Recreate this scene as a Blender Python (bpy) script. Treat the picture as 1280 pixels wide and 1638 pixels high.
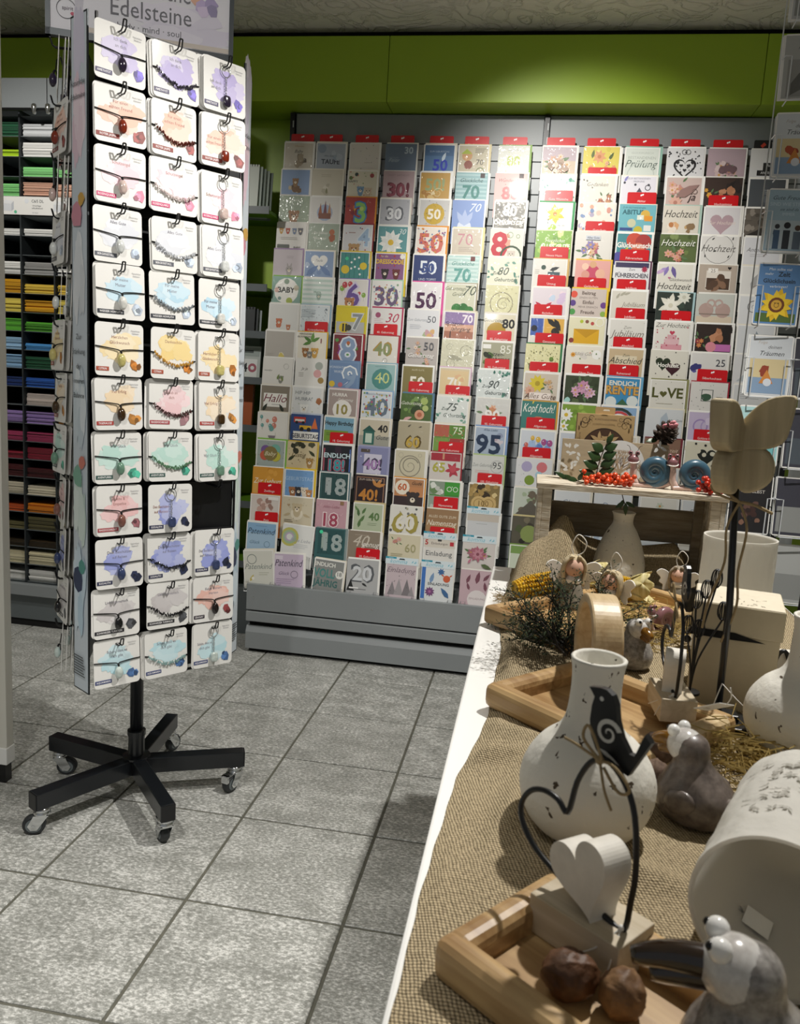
import bpy, bmesh, math, random
from mathutils import Matrix, Vector, Euler
from mathutils import noise as mnoise
for _o in list(bpy.data.objects): bpy.data.objects.remove(_o, do_unlink=True)
SC = bpy.context.scene
COL = SC.collection
PI = math.pi
rad = math.radians

# ---------------------------------------------------------------- camera
YAW, PITCH, ROLL = 0.15508, 0.16058, 0.05965
CAMLOC = Vector((0.2941, -2.7889, 1.0865))
fw = Vector((-math.sin(YAW)*math.cos(PITCH), math.cos(YAW)*math.cos(PITCH), -math.sin(PITCH)))
rt = Vector((math.cos(YAW), math.sin(YAW), 0)); up = rt.cross(fw)
r2 = rt*math.cos(ROLL) + up*math.sin(ROLL); u2 = up*math.cos(ROLL) - rt*math.sin(ROLL)
cam_data = bpy.data.cameras.new('camera'); cam = bpy.data.objects.new('camera', cam_data); COL.objects.link(cam)
cam.matrix_world = Matrix(((r2.x, u2.x, -fw.x, CAMLOC.x), (r2.y, u2.y, -fw.y, CAMLOC.y), (r2.z, u2.z, -fw.z, CAMLOC.z), (0, 0, 0, 1)))
cam_data.sensor_fit = 'HORIZONTAL'; cam_data.sensor_width = 36.0; cam_data.lens = 36.0*1304.6/1280
cam_data.clip_start = 0.05; cam_data.clip_end = 50
cam_data.dof.use_dof = True; cam_data.dof.focus_distance = 2.0; cam_data.dof.aperture_fstop = 20
SC.camera = cam

# ---------------------------------------------------------------- world, lamps, exposure
SC.view_settings.view_transform = 'Standard'; SC.view_settings.look = 'None'
SC.view_settings.gamma = 1.0; SC.view_settings.use_curve_mapping = False
SC.view_settings.exposure = 0.0
W = bpy.data.worlds.new('shop_ambient'); SC.world = W; W.use_nodes = True
W.node_tree.nodes['Background'].inputs[0].default_value = (0.93, 0.97, 1.0, 1)
W.node_tree.nodes['Background'].inputs[1].default_value = 0.19

def spot(name, loc, target, watt, size_deg, blend=0.5, radius=0.03, col=(1, 0.965, 0.91)):
    L = bpy.data.lights.new(name, 'SPOT'); L.energy = watt; L.spot_size = rad(size_deg); L.spot_blend = blend
    L.shadow_soft_size = radius; L.color = col
    o = bpy.data.objects.new(name, L); COL.objects.link(o); o.location = loc
    d = Vector(target) - Vector(loc); o.rotation_euler = d.to_track_quat('-Z', 'Y').to_euler()
    return o
spot('ceiling_spot_table', (0.80, -1.36, 2.30), (0.05, -1.70, 0.3), 128, 112, 0.5, 0.022)
spot('ceiling_spot_rack', (0.12, -0.62, 2.28), (0.42, 0.5, 1.36), 78, 78, 0.85, 0.03)
spot('added_spot_floor', (-0.40, -2.45, 2.30), (-0.50, -2.0, 0.0), 140, 58, 0.8, 0.03)  # added near the camera to brighten the floor, no fitting in view
spot('added_spot_sign', (-0.05, -3.25, 2.30), (-0.62, -1.0, 1.25), 70, 46, 0.7, 0.03)  # added lamp without a known fitting, brightens header sign and spinner
spot('ceiling_spot_paper', (-1.45, -0.95, 2.30), (-1.55, 0.1, 1.0), 55, 100, 0.7, 0.03)

# ---------------------------------------------------------------- helpers
def lin(c):
    if isinstance(c, str):
        c = c.lstrip('#'); c = tuple(int(c[i:i+2], 16)/255 for i in (0, 2, 4))
    return tuple((x/12.92 if x <= 0.04045 else ((x+0.055)/1.055)**2.4) for x in c[:3])

class MB:
    """collects geometry for ONE mesh object; c holds one colour per face"""
    def __init__(s): s.v = []; s.f = []; s.c = []; s.col = (1, 1, 1); s.tf = None
    def add(s, vs, fs):
        n = len(s.v)
        if s.tf is not None: vs = [tuple(s.tf @ Vector(p)) for p in vs]
        s.v += [tuple(p) for p in vs]; s.f += [tuple(i+n for i in f) for f in fs]; s.c += [s.col]*len(fs)
        return s
    def box(s, x0, x1, y0, y1, z0, z1):
        return s.add([(x0,y0,z0),(x1,y0,z0),(x1,y1,z0),(x0,y1,z0),(x0,y0,z1),(x1,y0,z1),(x1,y1,z1),(x0,y1,z1)],
              [(0,3,2,1),(4,5,6,7),(0,1,5,4),(1,2,6,5),(2,3,7,6),(3,0,4,7)])
    def tube(s, path, r, n=6, closed=False, cap=True):
        path = [Vector(p) for p in path]; m = len(path)
        rs = r if isinstance(r, (list, tuple)) else [r]*m
        vs = []; prev = None
        for i, p in enumerate(path):
            if closed: t = path[(i+1) % m] - path[i-1]
            else: t = path[min(i+1, m-1)] - path[max(i-1, 0)]
            if t.length < 1e-9: t = Vector((0, 0, 1))
            t.normalize()
            if prev is None:
                a = Vector((0, 0, 1)) if abs(t.z) < 0.9 else Vector((1, 0, 0)); a = (a - t*a.dot(t)).normalized()
            else:
                a = prev - t*prev.dot(t)
                a = a.normalized() if a.length > 1e-6 else t.orthogonal().normalized()
            prev = a; b = t.cross(a)
            for k in range(n):
                w = 2*PI*k/n; vs.append(p + (a*math.cos(w) + b*math.sin(w))*rs[i])
        fs = []
        for i in range(m if closed else m-1):
            j = (i+1) % m
            for k in range(n):
                l = (k+1) % n; fs.append((i*n+k, i*n+l, j*n+l, j*n+k))
        if cap and not closed: fs += [tuple(range(n-1, -1, -1)), tuple((m-1)*n+k for k in range(n))]
        return s.add(vs, fs)
    def lathe(s, prof, n=24, c=(0, 0, 0), cap0=True, cap1=True, wob=None):
        vs = []
        for i, (r, z) in enumerate(prof):
            for k in range(n):
                w = 2*PI*k/n; q = r*(wob(w, z) if wob else 1)
                vs.append((c[0]+q*math.cos(w), c[1]+q*math.sin(w), c[2]+z))
        fs = []
        for i in range(len(prof)-1):
            for k in range(n):
                l = (k+1) % n; fs.append((i*n+k, i*n+l, (i+1)*n+l, (i+1)*n+k))
        if cap0: fs.append(tuple(range(n-1, -1, -1)))
        if cap1: fs.append(tuple((len(prof)-1)*n+k for k in range(n)))
        return s.add(vs, fs)
    def ball(s, c, r, nu=12, nv=8, jit=0.0, rng=None):
        rx, ry, rz = r if isinstance(r, (list, tuple)) else (r, r, r)
        vs = [(c[0], c[1], c[2]-rz)]
        for i in range(1, nv):
            t = -PI/2 + PI*i/nv
            for k in range(nu):
                w = 2*PI*k/nu; j = 1 + (rng.uniform(-jit, jit) if rng else 0)
                vs.append((c[0]+rx*j*math.cos(t)*math.cos(w), c[1]+ry*j*math.cos(t)*math.sin(w), c[2]+rz*j*math.sin(t)))
        vs.append((c[0], c[1], c[2]+rz)); L = len(vs)-1; fs = []
        for k in range(nu):
            l = (k+1) % nu; fs.append((0, 1+l, 1+k)); fs.append((L, L-nu+k, L-nu+l))
        for i in range(nv-2):
            for k in range(nu):
                l = (k+1) % nu; a = 1+i*nu; b = a+nu; fs.append((a+k, a+l, b+l, b+k))
        return s.add(vs, fs)
    def prism(s, pts, t0, t1, axis='y'):
        """2-D outline (counter-clockwise seen from the front, -axis side) pushed from t0 to t1"""
        n = len(pts)
        def P(p, t): return (p[0], t, p[1]) if axis == 'y' else (p[0], p[1], t)
        vs = [P(p, t0) for p in pts] + [P(p, t1) for p in pts]
        fs = [tuple(range(n)), tuple(range(2*n-1, n-1, -1))]
        for i in range(n):
            j = (i+1) % n; fs.append((i, n+i, n+j, j))
        if axis != 'y': fs = [tuple(reversed(f)) for f in fs]
        return s.add(vs, fs)
    def grid(s, pts, nu, nv):
        return s.add(pts, [(i*nu+k, i*nu+k+1, (i+1)*nu+k+1, (i+1)*nu+k) for i in range(nv-1) for k in range(nu-1)])
    def mesh(s, name, mat=None, smooth=False, colors=False):
        me = bpy.data.meshes.new(name); me.from_pydata(s.v, [], s.f)
        if mat: me.materials.append(mat)
        if colors:
            at = me.color_attributes.new('Col', 'FLOAT_COLOR', 'CORNER'); buf = []
            for p, c in zip(me.polygons, s.c): buf += [c[0], c[1], c[2], 1.0]*p.loop_total
            at.data.foreach_set('color', buf)
        if smooth: me.polygons.foreach_set('use_smooth', [True]*len(me.polygons))
        me.update(); return me
    def build(s, name, mat, parent=None, smooth=False, colors=False, loc=None, rot=None):
        return put(name, s.mesh(name, mat, smooth, colors), parent, loc, rot)

def put(name, me, parent=None, loc=None, rot=None, scale=None):
    o = bpy.data.objects.new(name, me); COL.objects.link(o)
    if parent: o.parent = parent
    if loc is not None: o.location = loc
    if rot is not None: o.rotation_euler = rot
    if scale is not None: o.scale = scale
    return o
def thing(name, label, cat, loc=(0, 0, 0), rot=(0, 0, 0), group=None):
    o = put(name, None, None, loc, rot); o.empty_display_size = 0.02
    return tag(o, label, cat, group)
def tag(o, label, cat, group=None, kind=None):
    o['label'] = label; o['category'] = cat
    if group: o['group'] = group
    if kind: o['kind'] = kind
    return o
def struct(o): o['kind'] = 'structure'; return o
def stuff(o): o['kind'] = 'stuff'; return o
def bevel(o, w, seg=2, ang=30):
    m = o.modifiers.new('bevel', 'BEVEL'); m.width = w; m.segments = seg; m.limit_method = 'ANGLE'; m.angle_limit = rad(ang); return o
def subsurf(o, n=1):
    m = o.modifiers.new('sub', 'SUBSURF'); m.levels = n; m.render_levels = n; return o
def rrect(w, h, r, n=4, x=0, y=0):
    pts = []
    for cx, cy, a in ((x+w/2-r, y+r, -90), (x+w/2-r, y+h-r, 0), (x-w/2+r, y+h-r, 90), (x-w/2+r, y+r, 180)):
        for k in range(n+1):
            t = rad(a + 90*k/n); pts.append((cx+r*math.cos(t), cy+r*math.sin(t)))
    return pts
def spline(pts, n=6, closed=False):
    pts = [Vector(p) for p in pts]; m = len(pts); out = []
    for i in range(m if closed else m-1):
        p0 = pts[i-1] if (i > 0 or closed) else pts[0]; p1 = pts[i]; p2 = pts[(i+1) % m]; p3 = pts[(i+2) % m] if (closed or i+2 < m) else pts[-1]
        for k in range(n):
            t = k/n; out.append(0.5*((2*p1)+(p2-p0)*t+(2*p0-5*p1+4*p2-p3)*t*t+(3*p1-p0-3*p2+p3)*t**3))
    if not closed: out.append(pts[-1])
    return out
def heart2d(s, n=26, x=0, y=0):
    """heart outline, tip down, overall width about s, counter-clockwise"""
    out = []
    for k in range(n):
        t = 2*PI*k/n
        out.append((x + s/32*16*math.sin(t)**3*1.0, y + s/32*(13*math.cos(t)-5*math.cos(2*t)-2*math.cos(3*t)-math.cos(4*t))))
    return out[::-1]
ORD = ['first','second','third','fourth','fifth','sixth','seventh','eighth','ninth','tenth','eleventh','twelfth','thirteenth','fourteenth','fifteenth','sixteenth','seventeenth','eighteenth','nineteenth','twentieth','21st','22nd','23rd','24th','25th','26th']

# ---------------------------------------------------------------- materials
def nodes(name):
    m = bpy.data.materials.new(name); m.use_nodes = True; nt = m.node_tree; b = nt.nodes['Principled BSDF']
    return m, nt, b
def mat(name, col, rough=0.5, metal=0.0, coat=0.0, var=0.0, vscale=20, bump=0.0, bscale=60, stretch=None, col2=None, spec=None, trans=0, sss=0, space='Object', detail=4):
    m, nt, b = nodes(name); N = nt.nodes; L = nt.links
    c = lin(col); b.inputs['Base Color'].default_value = (*c, 1); b.inputs['Roughness'].default_value = rough; b.inputs['Metallic'].default_value = metal
    if coat: b.inputs['Coat Weight'].default_value = coat; b.inputs['Coat Roughness'].default_value = 0.08
    if spec is not None: b.inputs['Specular IOR Level'].default_value = spec
    if trans: b.inputs['Transmission Weight'].default_value = trans
    if sss: b.inputs['Subsurface Weight'].default_value = sss; b.inputs['Subsurface Radius'].default_value = (0.01, 0.007, 0.005)
    if var or bump or col2:
        if space == 'World':
            tc = N.new('ShaderNodeNewGeometry'); co = tc.outputs['Position']
        else:
            tc = N.new('ShaderNodeTexCoord'); co = tc.outputs['Object']
        mp = N.new('ShaderNodeMapping'); L.new(co, mp.inputs[0])
        if stretch: mp.inputs['Scale'].default_value = stretch
    if var or col2:
        nz = N.new('ShaderNodeTexNoise'); nz.inputs['Scale'].default_value = vscale; nz.inputs['Detail'].default_value = detail; nz.inputs['Roughness'].default_value = 0.6
        L.new(mp.outputs[0], nz.inputs[0])
        r = N.new('ShaderNodeValToRGB'); c2 = lin(col2) if col2 else tuple(max(0, x*(1-var)) for x in c)
        r.color_ramp.elements[0].position = 0.3; r.color_ramp.elements[1].position = 0.7
        r.color_ramp.elements[0].color = (*c2, 1); r.color_ramp.elements[1].color = (*c, 1)
        L.new(nz.outputs['Fac'], r.inputs[0]); L.new(r.outputs[0], b.inputs['Base Color'])
    if bump:
        nb = N.new('ShaderNodeTexNoise'); nb.inputs['Scale'].default_value = bscale; nb.inputs['Detail'].default_value = 5
        L.new(mp.outputs[0], nb.inputs[0]); bp = N.new('ShaderNodeBump'); bp.inputs['Strength'].default_value = bump; bp.inputs['Distance'].default_value = 0.003
        L.new(nb.outputs['Fac'], bp.inputs['Height']); L.new(bp.outputs[0], b.inputs['Normal'])
    return m
def mat_print(name, rough, coat, wrinkle=0.0):
    m, nt, b = nodes(name); N = nt.nodes; L = nt.links
    a = N.new('ShaderNodeVertexColor'); a.layer_name = 'Col'; L.new(a.outputs[0], b.inputs['Base Color'])
    b.inputs['Roughness'].default_value = rough; b.inputs['Coat Weight'].default_value = coat; b.inputs['Coat Roughness'].default_value = 0.07
    if wrinkle:
        g = N.new('ShaderNodeNewGeometry'); nz = N.new('ShaderNodeTexNoise'); nz.inputs['Scale'].default_value = 38; nz.inputs['Detail'].default_value = 2; nz.inputs['Distortion'].default_value = 1.2
        L.new(g.outputs['Position'], nz.inputs[0]); bp = N.new('ShaderNodeBump'); bp.inputs['Strength'].default_value = wrinkle; bp.inputs['Distance'].default_value = 0.006
        L.new(nz.outputs['Fac'], bp.inputs['Height']); L.new(bp.outputs[0], b.inputs['Coat Normal'])
    return m
def mat_wood(name, c1, c2, scale=1.0, rough=0.45, axis='X', bump=0.15):
    m, nt, b = nodes(name); N = nt.nodes; L = nt.links
    tc = N.new('ShaderNodeTexCoord'); mp = N.new('ShaderNodeMapping'); L.new(tc.outputs['Object'], mp.inputs[0])
    st = {'X': (6, 70, 70), 'Y': (70, 6, 70), 'Z': (70, 70, 6)}[axis]
    mp.inputs['Scale'].default_value = tuple(x*scale for x in st)
    nz = N.new('ShaderNodeTexNoise'); nz.inputs['Scale'].default_value = 1.0; nz.inputs['Detail'].default_value = 6; nz.inputs['Distortion'].default_value = 0.8
    L.new(mp.outputs[0], nz.inputs[0]); n2 = N.new('ShaderNodeTexNoise'); n2.inputs['Scale'].default_value = 9*scale; L.new(tc.outputs['Object'], n2.inputs[0])
    mx = N.new('ShaderNodeMath'); mx.operation = 'MULTIPLY_ADD'; mx.inputs[1].default_value = 0.5; L.new(n2.outputs['Fac'], mx.inputs[0])
    m2 = N.new('ShaderNodeMath'); m2.operation = 'MULTIPLY'; m2.inputs[1].default_value = 0.55; L.new(nz.outputs['Fac'], m2.inputs[0]); L.new(m2.outputs[0], mx.inputs[2])
    r = N.new('ShaderNodeValToRGB'); r.color_ramp.elements[0].position = 0.36; r.color_ramp.elements[1].position = 0.64
    r.color_ramp.elements[0].color = (*lin(c2), 1); r.color_ramp.elements[1].color = (*lin(c1), 1)
    L.new(mx.outputs[0], r.inputs[0]); L.new(r.outputs[0], b.inputs['Base Color']); b.inputs['Roughness'].default_value = rough
    bp = N.new('ShaderNodeBump'); bp.inputs['Strength'].default_value = bump; bp.inputs['Distance'].default_value = 0.002
    L.new(nz.outputs['Fac'], bp.inputs['Height']); L.new(bp.outputs[0], b.inputs['Normal'])
    return m
def mat_speckle(name, base, spk, scale, amount, rough=0.7, bump=0.35, bscale=90):
    """off-white paper-mache with sparse dark bark flecks"""
    m, nt, b = nodes(name); N = nt.nodes; L = nt.links
    tc = N.new('ShaderNodeTexCoord'); nz = N.new('ShaderNodeTexNoise'); nz.inputs['Scale'].default_value = scale*2.2; nz.inputs['Detail'].default_value = 3
    L.new(tc.outputs['Object'], nz.inputs[0])
    ad = N.new('ShaderNodeMixRGB'); ad.inputs[0].default_value = 0.012*100/scale; ad.blend_type = 'ADD'; L.new(tc.outputs['Object'], ad.inputs[1]); L.new(nz.outputs['Color'], ad.inputs[2])
    mp = N.new('ShaderNodeMapping'); mp.inputs['Scale'].default_value = (1.0, 1.0, 0.62); mp.inputs['Rotation'].default_value = (0.7, 0.5, 0.4); L.new(ad.outputs[0], mp.inputs[0])
    vo = N.new('ShaderNodeTexVoronoi'); vo.inputs['Scale'].default_value = scale; L.new(mp.outputs[0], vo.inputs[0])
    r = N.new('ShaderNodeValToRGB'); r.color_ramp.elements[0].position = amount; r.color_ramp.elements[1].position = amount+0.03
    r.color_ramp.elements[0].color = (*lin(spk), 1); r.color_ramp.elements[1].color = (*lin(base), 1)
    L.new(vo.outputs['Distance'], r.inputs[0]); L.new(r.outputs[0], b.inputs['Base Color']); b.inputs['Roughness'].default_value = rough
    nb = N.new('ShaderNodeTexNoise'); nb.inputs['Scale'].default_value = bscale; nb.inputs['Detail'].default_value = 5; L.new(tc.outputs['Object'], nb.inputs[0])
    bp = N.new('ShaderNodeBump'); bp.inputs['Strength'].default_value = bump; bp.inputs['Distance'].default_value = 0.004
    L.new(nb.outputs['Fac'], bp.inputs['Height']); L.new(bp.outputs[0], b.inputs['Normal'])
    return m
def mat_burlap(name, c_hi, c_lo, pitch):
    m, nt, b = nodes(name); N = nt.nodes; L = nt.links
    uv = N.new('ShaderNodeUVMap'); uv.uv_map = 'UVMap'
    nz = N.new('ShaderNodeTexNoise'); nz.inputs['Scale'].default_value = 60; nz.inputs['Detail'].default_value = 2; L.new(uv.outputs[0], nz.inputs[0])
    ad = N.new('ShaderNodeMixRGB'); ad.blend_type = 'ADD'; ad.inputs[0].default_value = 0.0035; L.new(uv.outputs[0], ad.inputs[1]); L.new(nz.outputs['Color'], ad.inputs[2])
    sp = N.new('ShaderNodeSeparateXYZ'); L.new(ad.outputs[0], sp.inputs[0])
    def M(op, a, bb=None, c=None):
        q = N.new('ShaderNodeMath'); q.operation = op
        for i, x in enumerate((a, bb, c)):
            if x is None: continue
            if isinstance(x, (int, float)): q.inputs[i].default_value = x
            else: L.new(x, q.inputs[i])
        return q.outputs[0]
    k = PI/pitch
    su = M('SINE', M('MULTIPLY', sp.outputs[0], k)); sv = M('SINE', M('MULTIPLY', sp.outputs[1], k))
    pr = M('MULTIPLY', su, sv); chk = M('GREATER_THAN', pr, 0.0)
    au = M('ABSOLUTE', su); av = M('ABSOLUTE', sv)
    # warp on top in one set of cells, weft in the other; deep holes at the crossings of the gaps
    h1 = M('MULTIPLY', M('POWER', au, 0.6), M('MULTIPLY_ADD', av, 0.45, 0.55)); h2 = M('MULTIPLY', M('POWER', av, 0.6), M('MULTIPLY_ADD', au, 0.45, 0.55))
    mixh = N.new('ShaderNodeMix'); mixh.data_type = 'FLOAT'; L.new(chk, mixh.inputs[0]); L.new(h1, mixh.inputs[2]); L.new(h2, mixh.inputs[3])
    H = mixh.outputs[0]
    n2 = N.new('ShaderNodeTexNoise'); n2.inputs['Scale'].default_value = 240; n2.inputs['Detail'].default_value = 3; L.new(uv.outputs[0], n2.inputs[0])
    f = M('MULTIPLY_ADD', n2.outputs['Fac'], 0.7, M('MULTIPLY_ADD', H, 0.85, -0.4))
    r = N.new('ShaderNodeValToRGB'); e = r.color_ramp.elements; e[0].position = 0.12; e[1].position = 0.8; e[0].color = (*lin(c_lo), 1); e[1].color = (*lin(c_hi), 1)
    L.new(f, r.inputs[0]); L.new(r.outputs[0], b.inputs['Base Color']); b.inputs['Roughness'].default_value = 0.95; b.inputs['Specular IOR Level'].default_value = 0.1
    bp = N.new('ShaderNodeBump'); bp.inputs['Strength'].default_value = 0.8; bp.inputs['Distance'].default_value = 0.0015; L.new(H, bp.inputs['Height']); L.new(bp.outputs[0], b.inputs['Normal'])
    return m
def mat_tile():
    m, nt, b = nodes('floor_tile_stone'); N = nt.nodes; L = nt.links
    g = N.new('ShaderNodeNewGeometry'); oi = N.new('ShaderNodeObjectInfo')
    off = N.new('ShaderNodeMath'); off.operation = 'MULTIPLY'; off.inputs[1].default_value = 40; L.new(oi.outputs['Random'], off.inputs[0])
    va = N.new('ShaderNodeVectorMath'); va.operation = 'ADD'; L.new(g.outputs['Position'], va.inputs[0]); L.new(off.outputs[0], va.inputs[1])
    mp = N.new('ShaderNodeMapping'); mp.inputs['Scale'].default_value = (0.75, 1.25, 1); L.new(va.outputs[0], mp.inputs[0])
    n1 = N.new('ShaderNodeTexNoise'); n1.inputs['Scale'].default_value = 150; n1.inputs['Detail'].default_value = 6; n1.inputs['Roughness'].default_value = 0.72; L.new(mp.outputs[0], n1.inputs[0])
    n2 = N.new('ShaderNodeTexNoise'); n2.inputs['Scale'].default_value = 14; n2.inputs['Detail'].default_value = 3; L.new(mp.outputs[0], n2.inputs[0])
    ad = N.new('ShaderNodeMath'); ad.operation = 'MULTIPLY_ADD'; ad.inputs[1].default_value = 0.28; L.new(n2.outputs['Fac'], ad.inputs[0])
    sc = N.new('ShaderNodeMath'); sc.operation = 'MULTIPLY'; sc.inputs[1].default_value = 1.0; L.new(n1.outputs['Fac'], sc.inputs[0]); L.new(sc.outputs[0], ad.inputs[2])
    r = N.new('ShaderNodeValToRGB'); e = r.color_ramp.elements; e[0].position = 0.50; e[1].position = 0.78
    e[0].color = (*lin('#84857f'), 1); e[1].color = (*lin('#e2e2de'), 1); q = e.new(0.63); q.color = (*lin('#a3a49f'), 1)
    L.new(ad.outputs[0], r.inputs[0])
    L.new(r.outputs[0], b.inputs['Base Color']); b.inputs['Roughness'].default_value = 0.42
    bp = N.new('ShaderNodeBump'); bp.inputs['Strength'].default_value = 0.25; bp.inputs['Distance'].default_value = 0.002; L.new(n1.outputs['Fac'], bp.inputs['Height']); L.new(bp.outputs[0], b.inputs['Normal'])
    return m
def mat_plaster():
    m, nt, b = nodes('ceiling_plaster'); N = nt.nodes; L = nt.links
    g = N.new('ShaderNodeNewGeometry'); n1 = N.new('ShaderNodeTexNoise'); n1.inputs['Scale'].default_value = 5.5; n1.inputs['Detail'].default_value = 5; n1.inputs['Distortion'].default_value = 2.2
    L.new(g.outputs['Position'], n1.inputs[0])
    a = N.new('ShaderNodeMath'); a.operation = 'SUBTRACT'; a.inputs[1].default_value = 0.5; L.new(n1.outputs['Fac'], a.inputs[0])
    ab = N.new('ShaderNodeMath'); ab.operation = 'ABSOLUTE'; L.new(a.outputs[0], ab.inputs[0])
    r = N.new('ShaderNodeValToRGB'); r.color_ramp.elements[0].position = 0.0; r.color_ramp.elements[1].position = 0.05
    r.color_ramp.elements[0].color = (1, 1, 1, 1); r.color_ramp.elements[1].color = (0, 0, 0, 1); L.new(ab.outputs[0], r.inputs[0])
    n2 = N.new('ShaderNodeTexNoise'); n2.inputs['Scale'].default_value = 30; n2.inputs['Detail'].default_value = 4; L.new(g.outputs['Position'], n2.inputs[0])
    mx = N.new('ShaderNodeMath'); mx.operation = 'MULTIPLY_ADD'; mx.inputs[1].default_value = 0.35; L.new(n2.outputs['Fac'], mx.inputs[0]); L.new(r.outputs[0], mx.inputs[2])
    bp = N.new('ShaderNodeBump'); bp.inputs['Strength'].default_value = 0.6; bp.inputs['Distance'].default_value = 0.012; L.new(mx.outputs[0], bp.inputs['Height']); L.new(bp.outputs[0], b.inputs['Normal'])
    b.inputs['Base Color'].default_value = (*lin('#e6e1d6'), 1); b.inputs['Roughness'].default_value = 0.85
    return m

def translucent(m, fac=0.35):
    nt = m.node_tree; N = nt.nodes; L = nt.links; b = N['Principled BSDF']; t = N.new('ShaderNodeBsdfTranslucent'); t.inputs[0].default_value = b.inputs['Base Color'].default_value
    x = N.new('ShaderNodeMixShader'); x.inputs[0].default_value = fac; L.new(b.outputs[0], x.inputs[1]); L.new(t.outputs[0], x.inputs[2]); L.new(x.outputs[0], N['Material Output'].inputs['Surface'])
    return m

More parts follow.
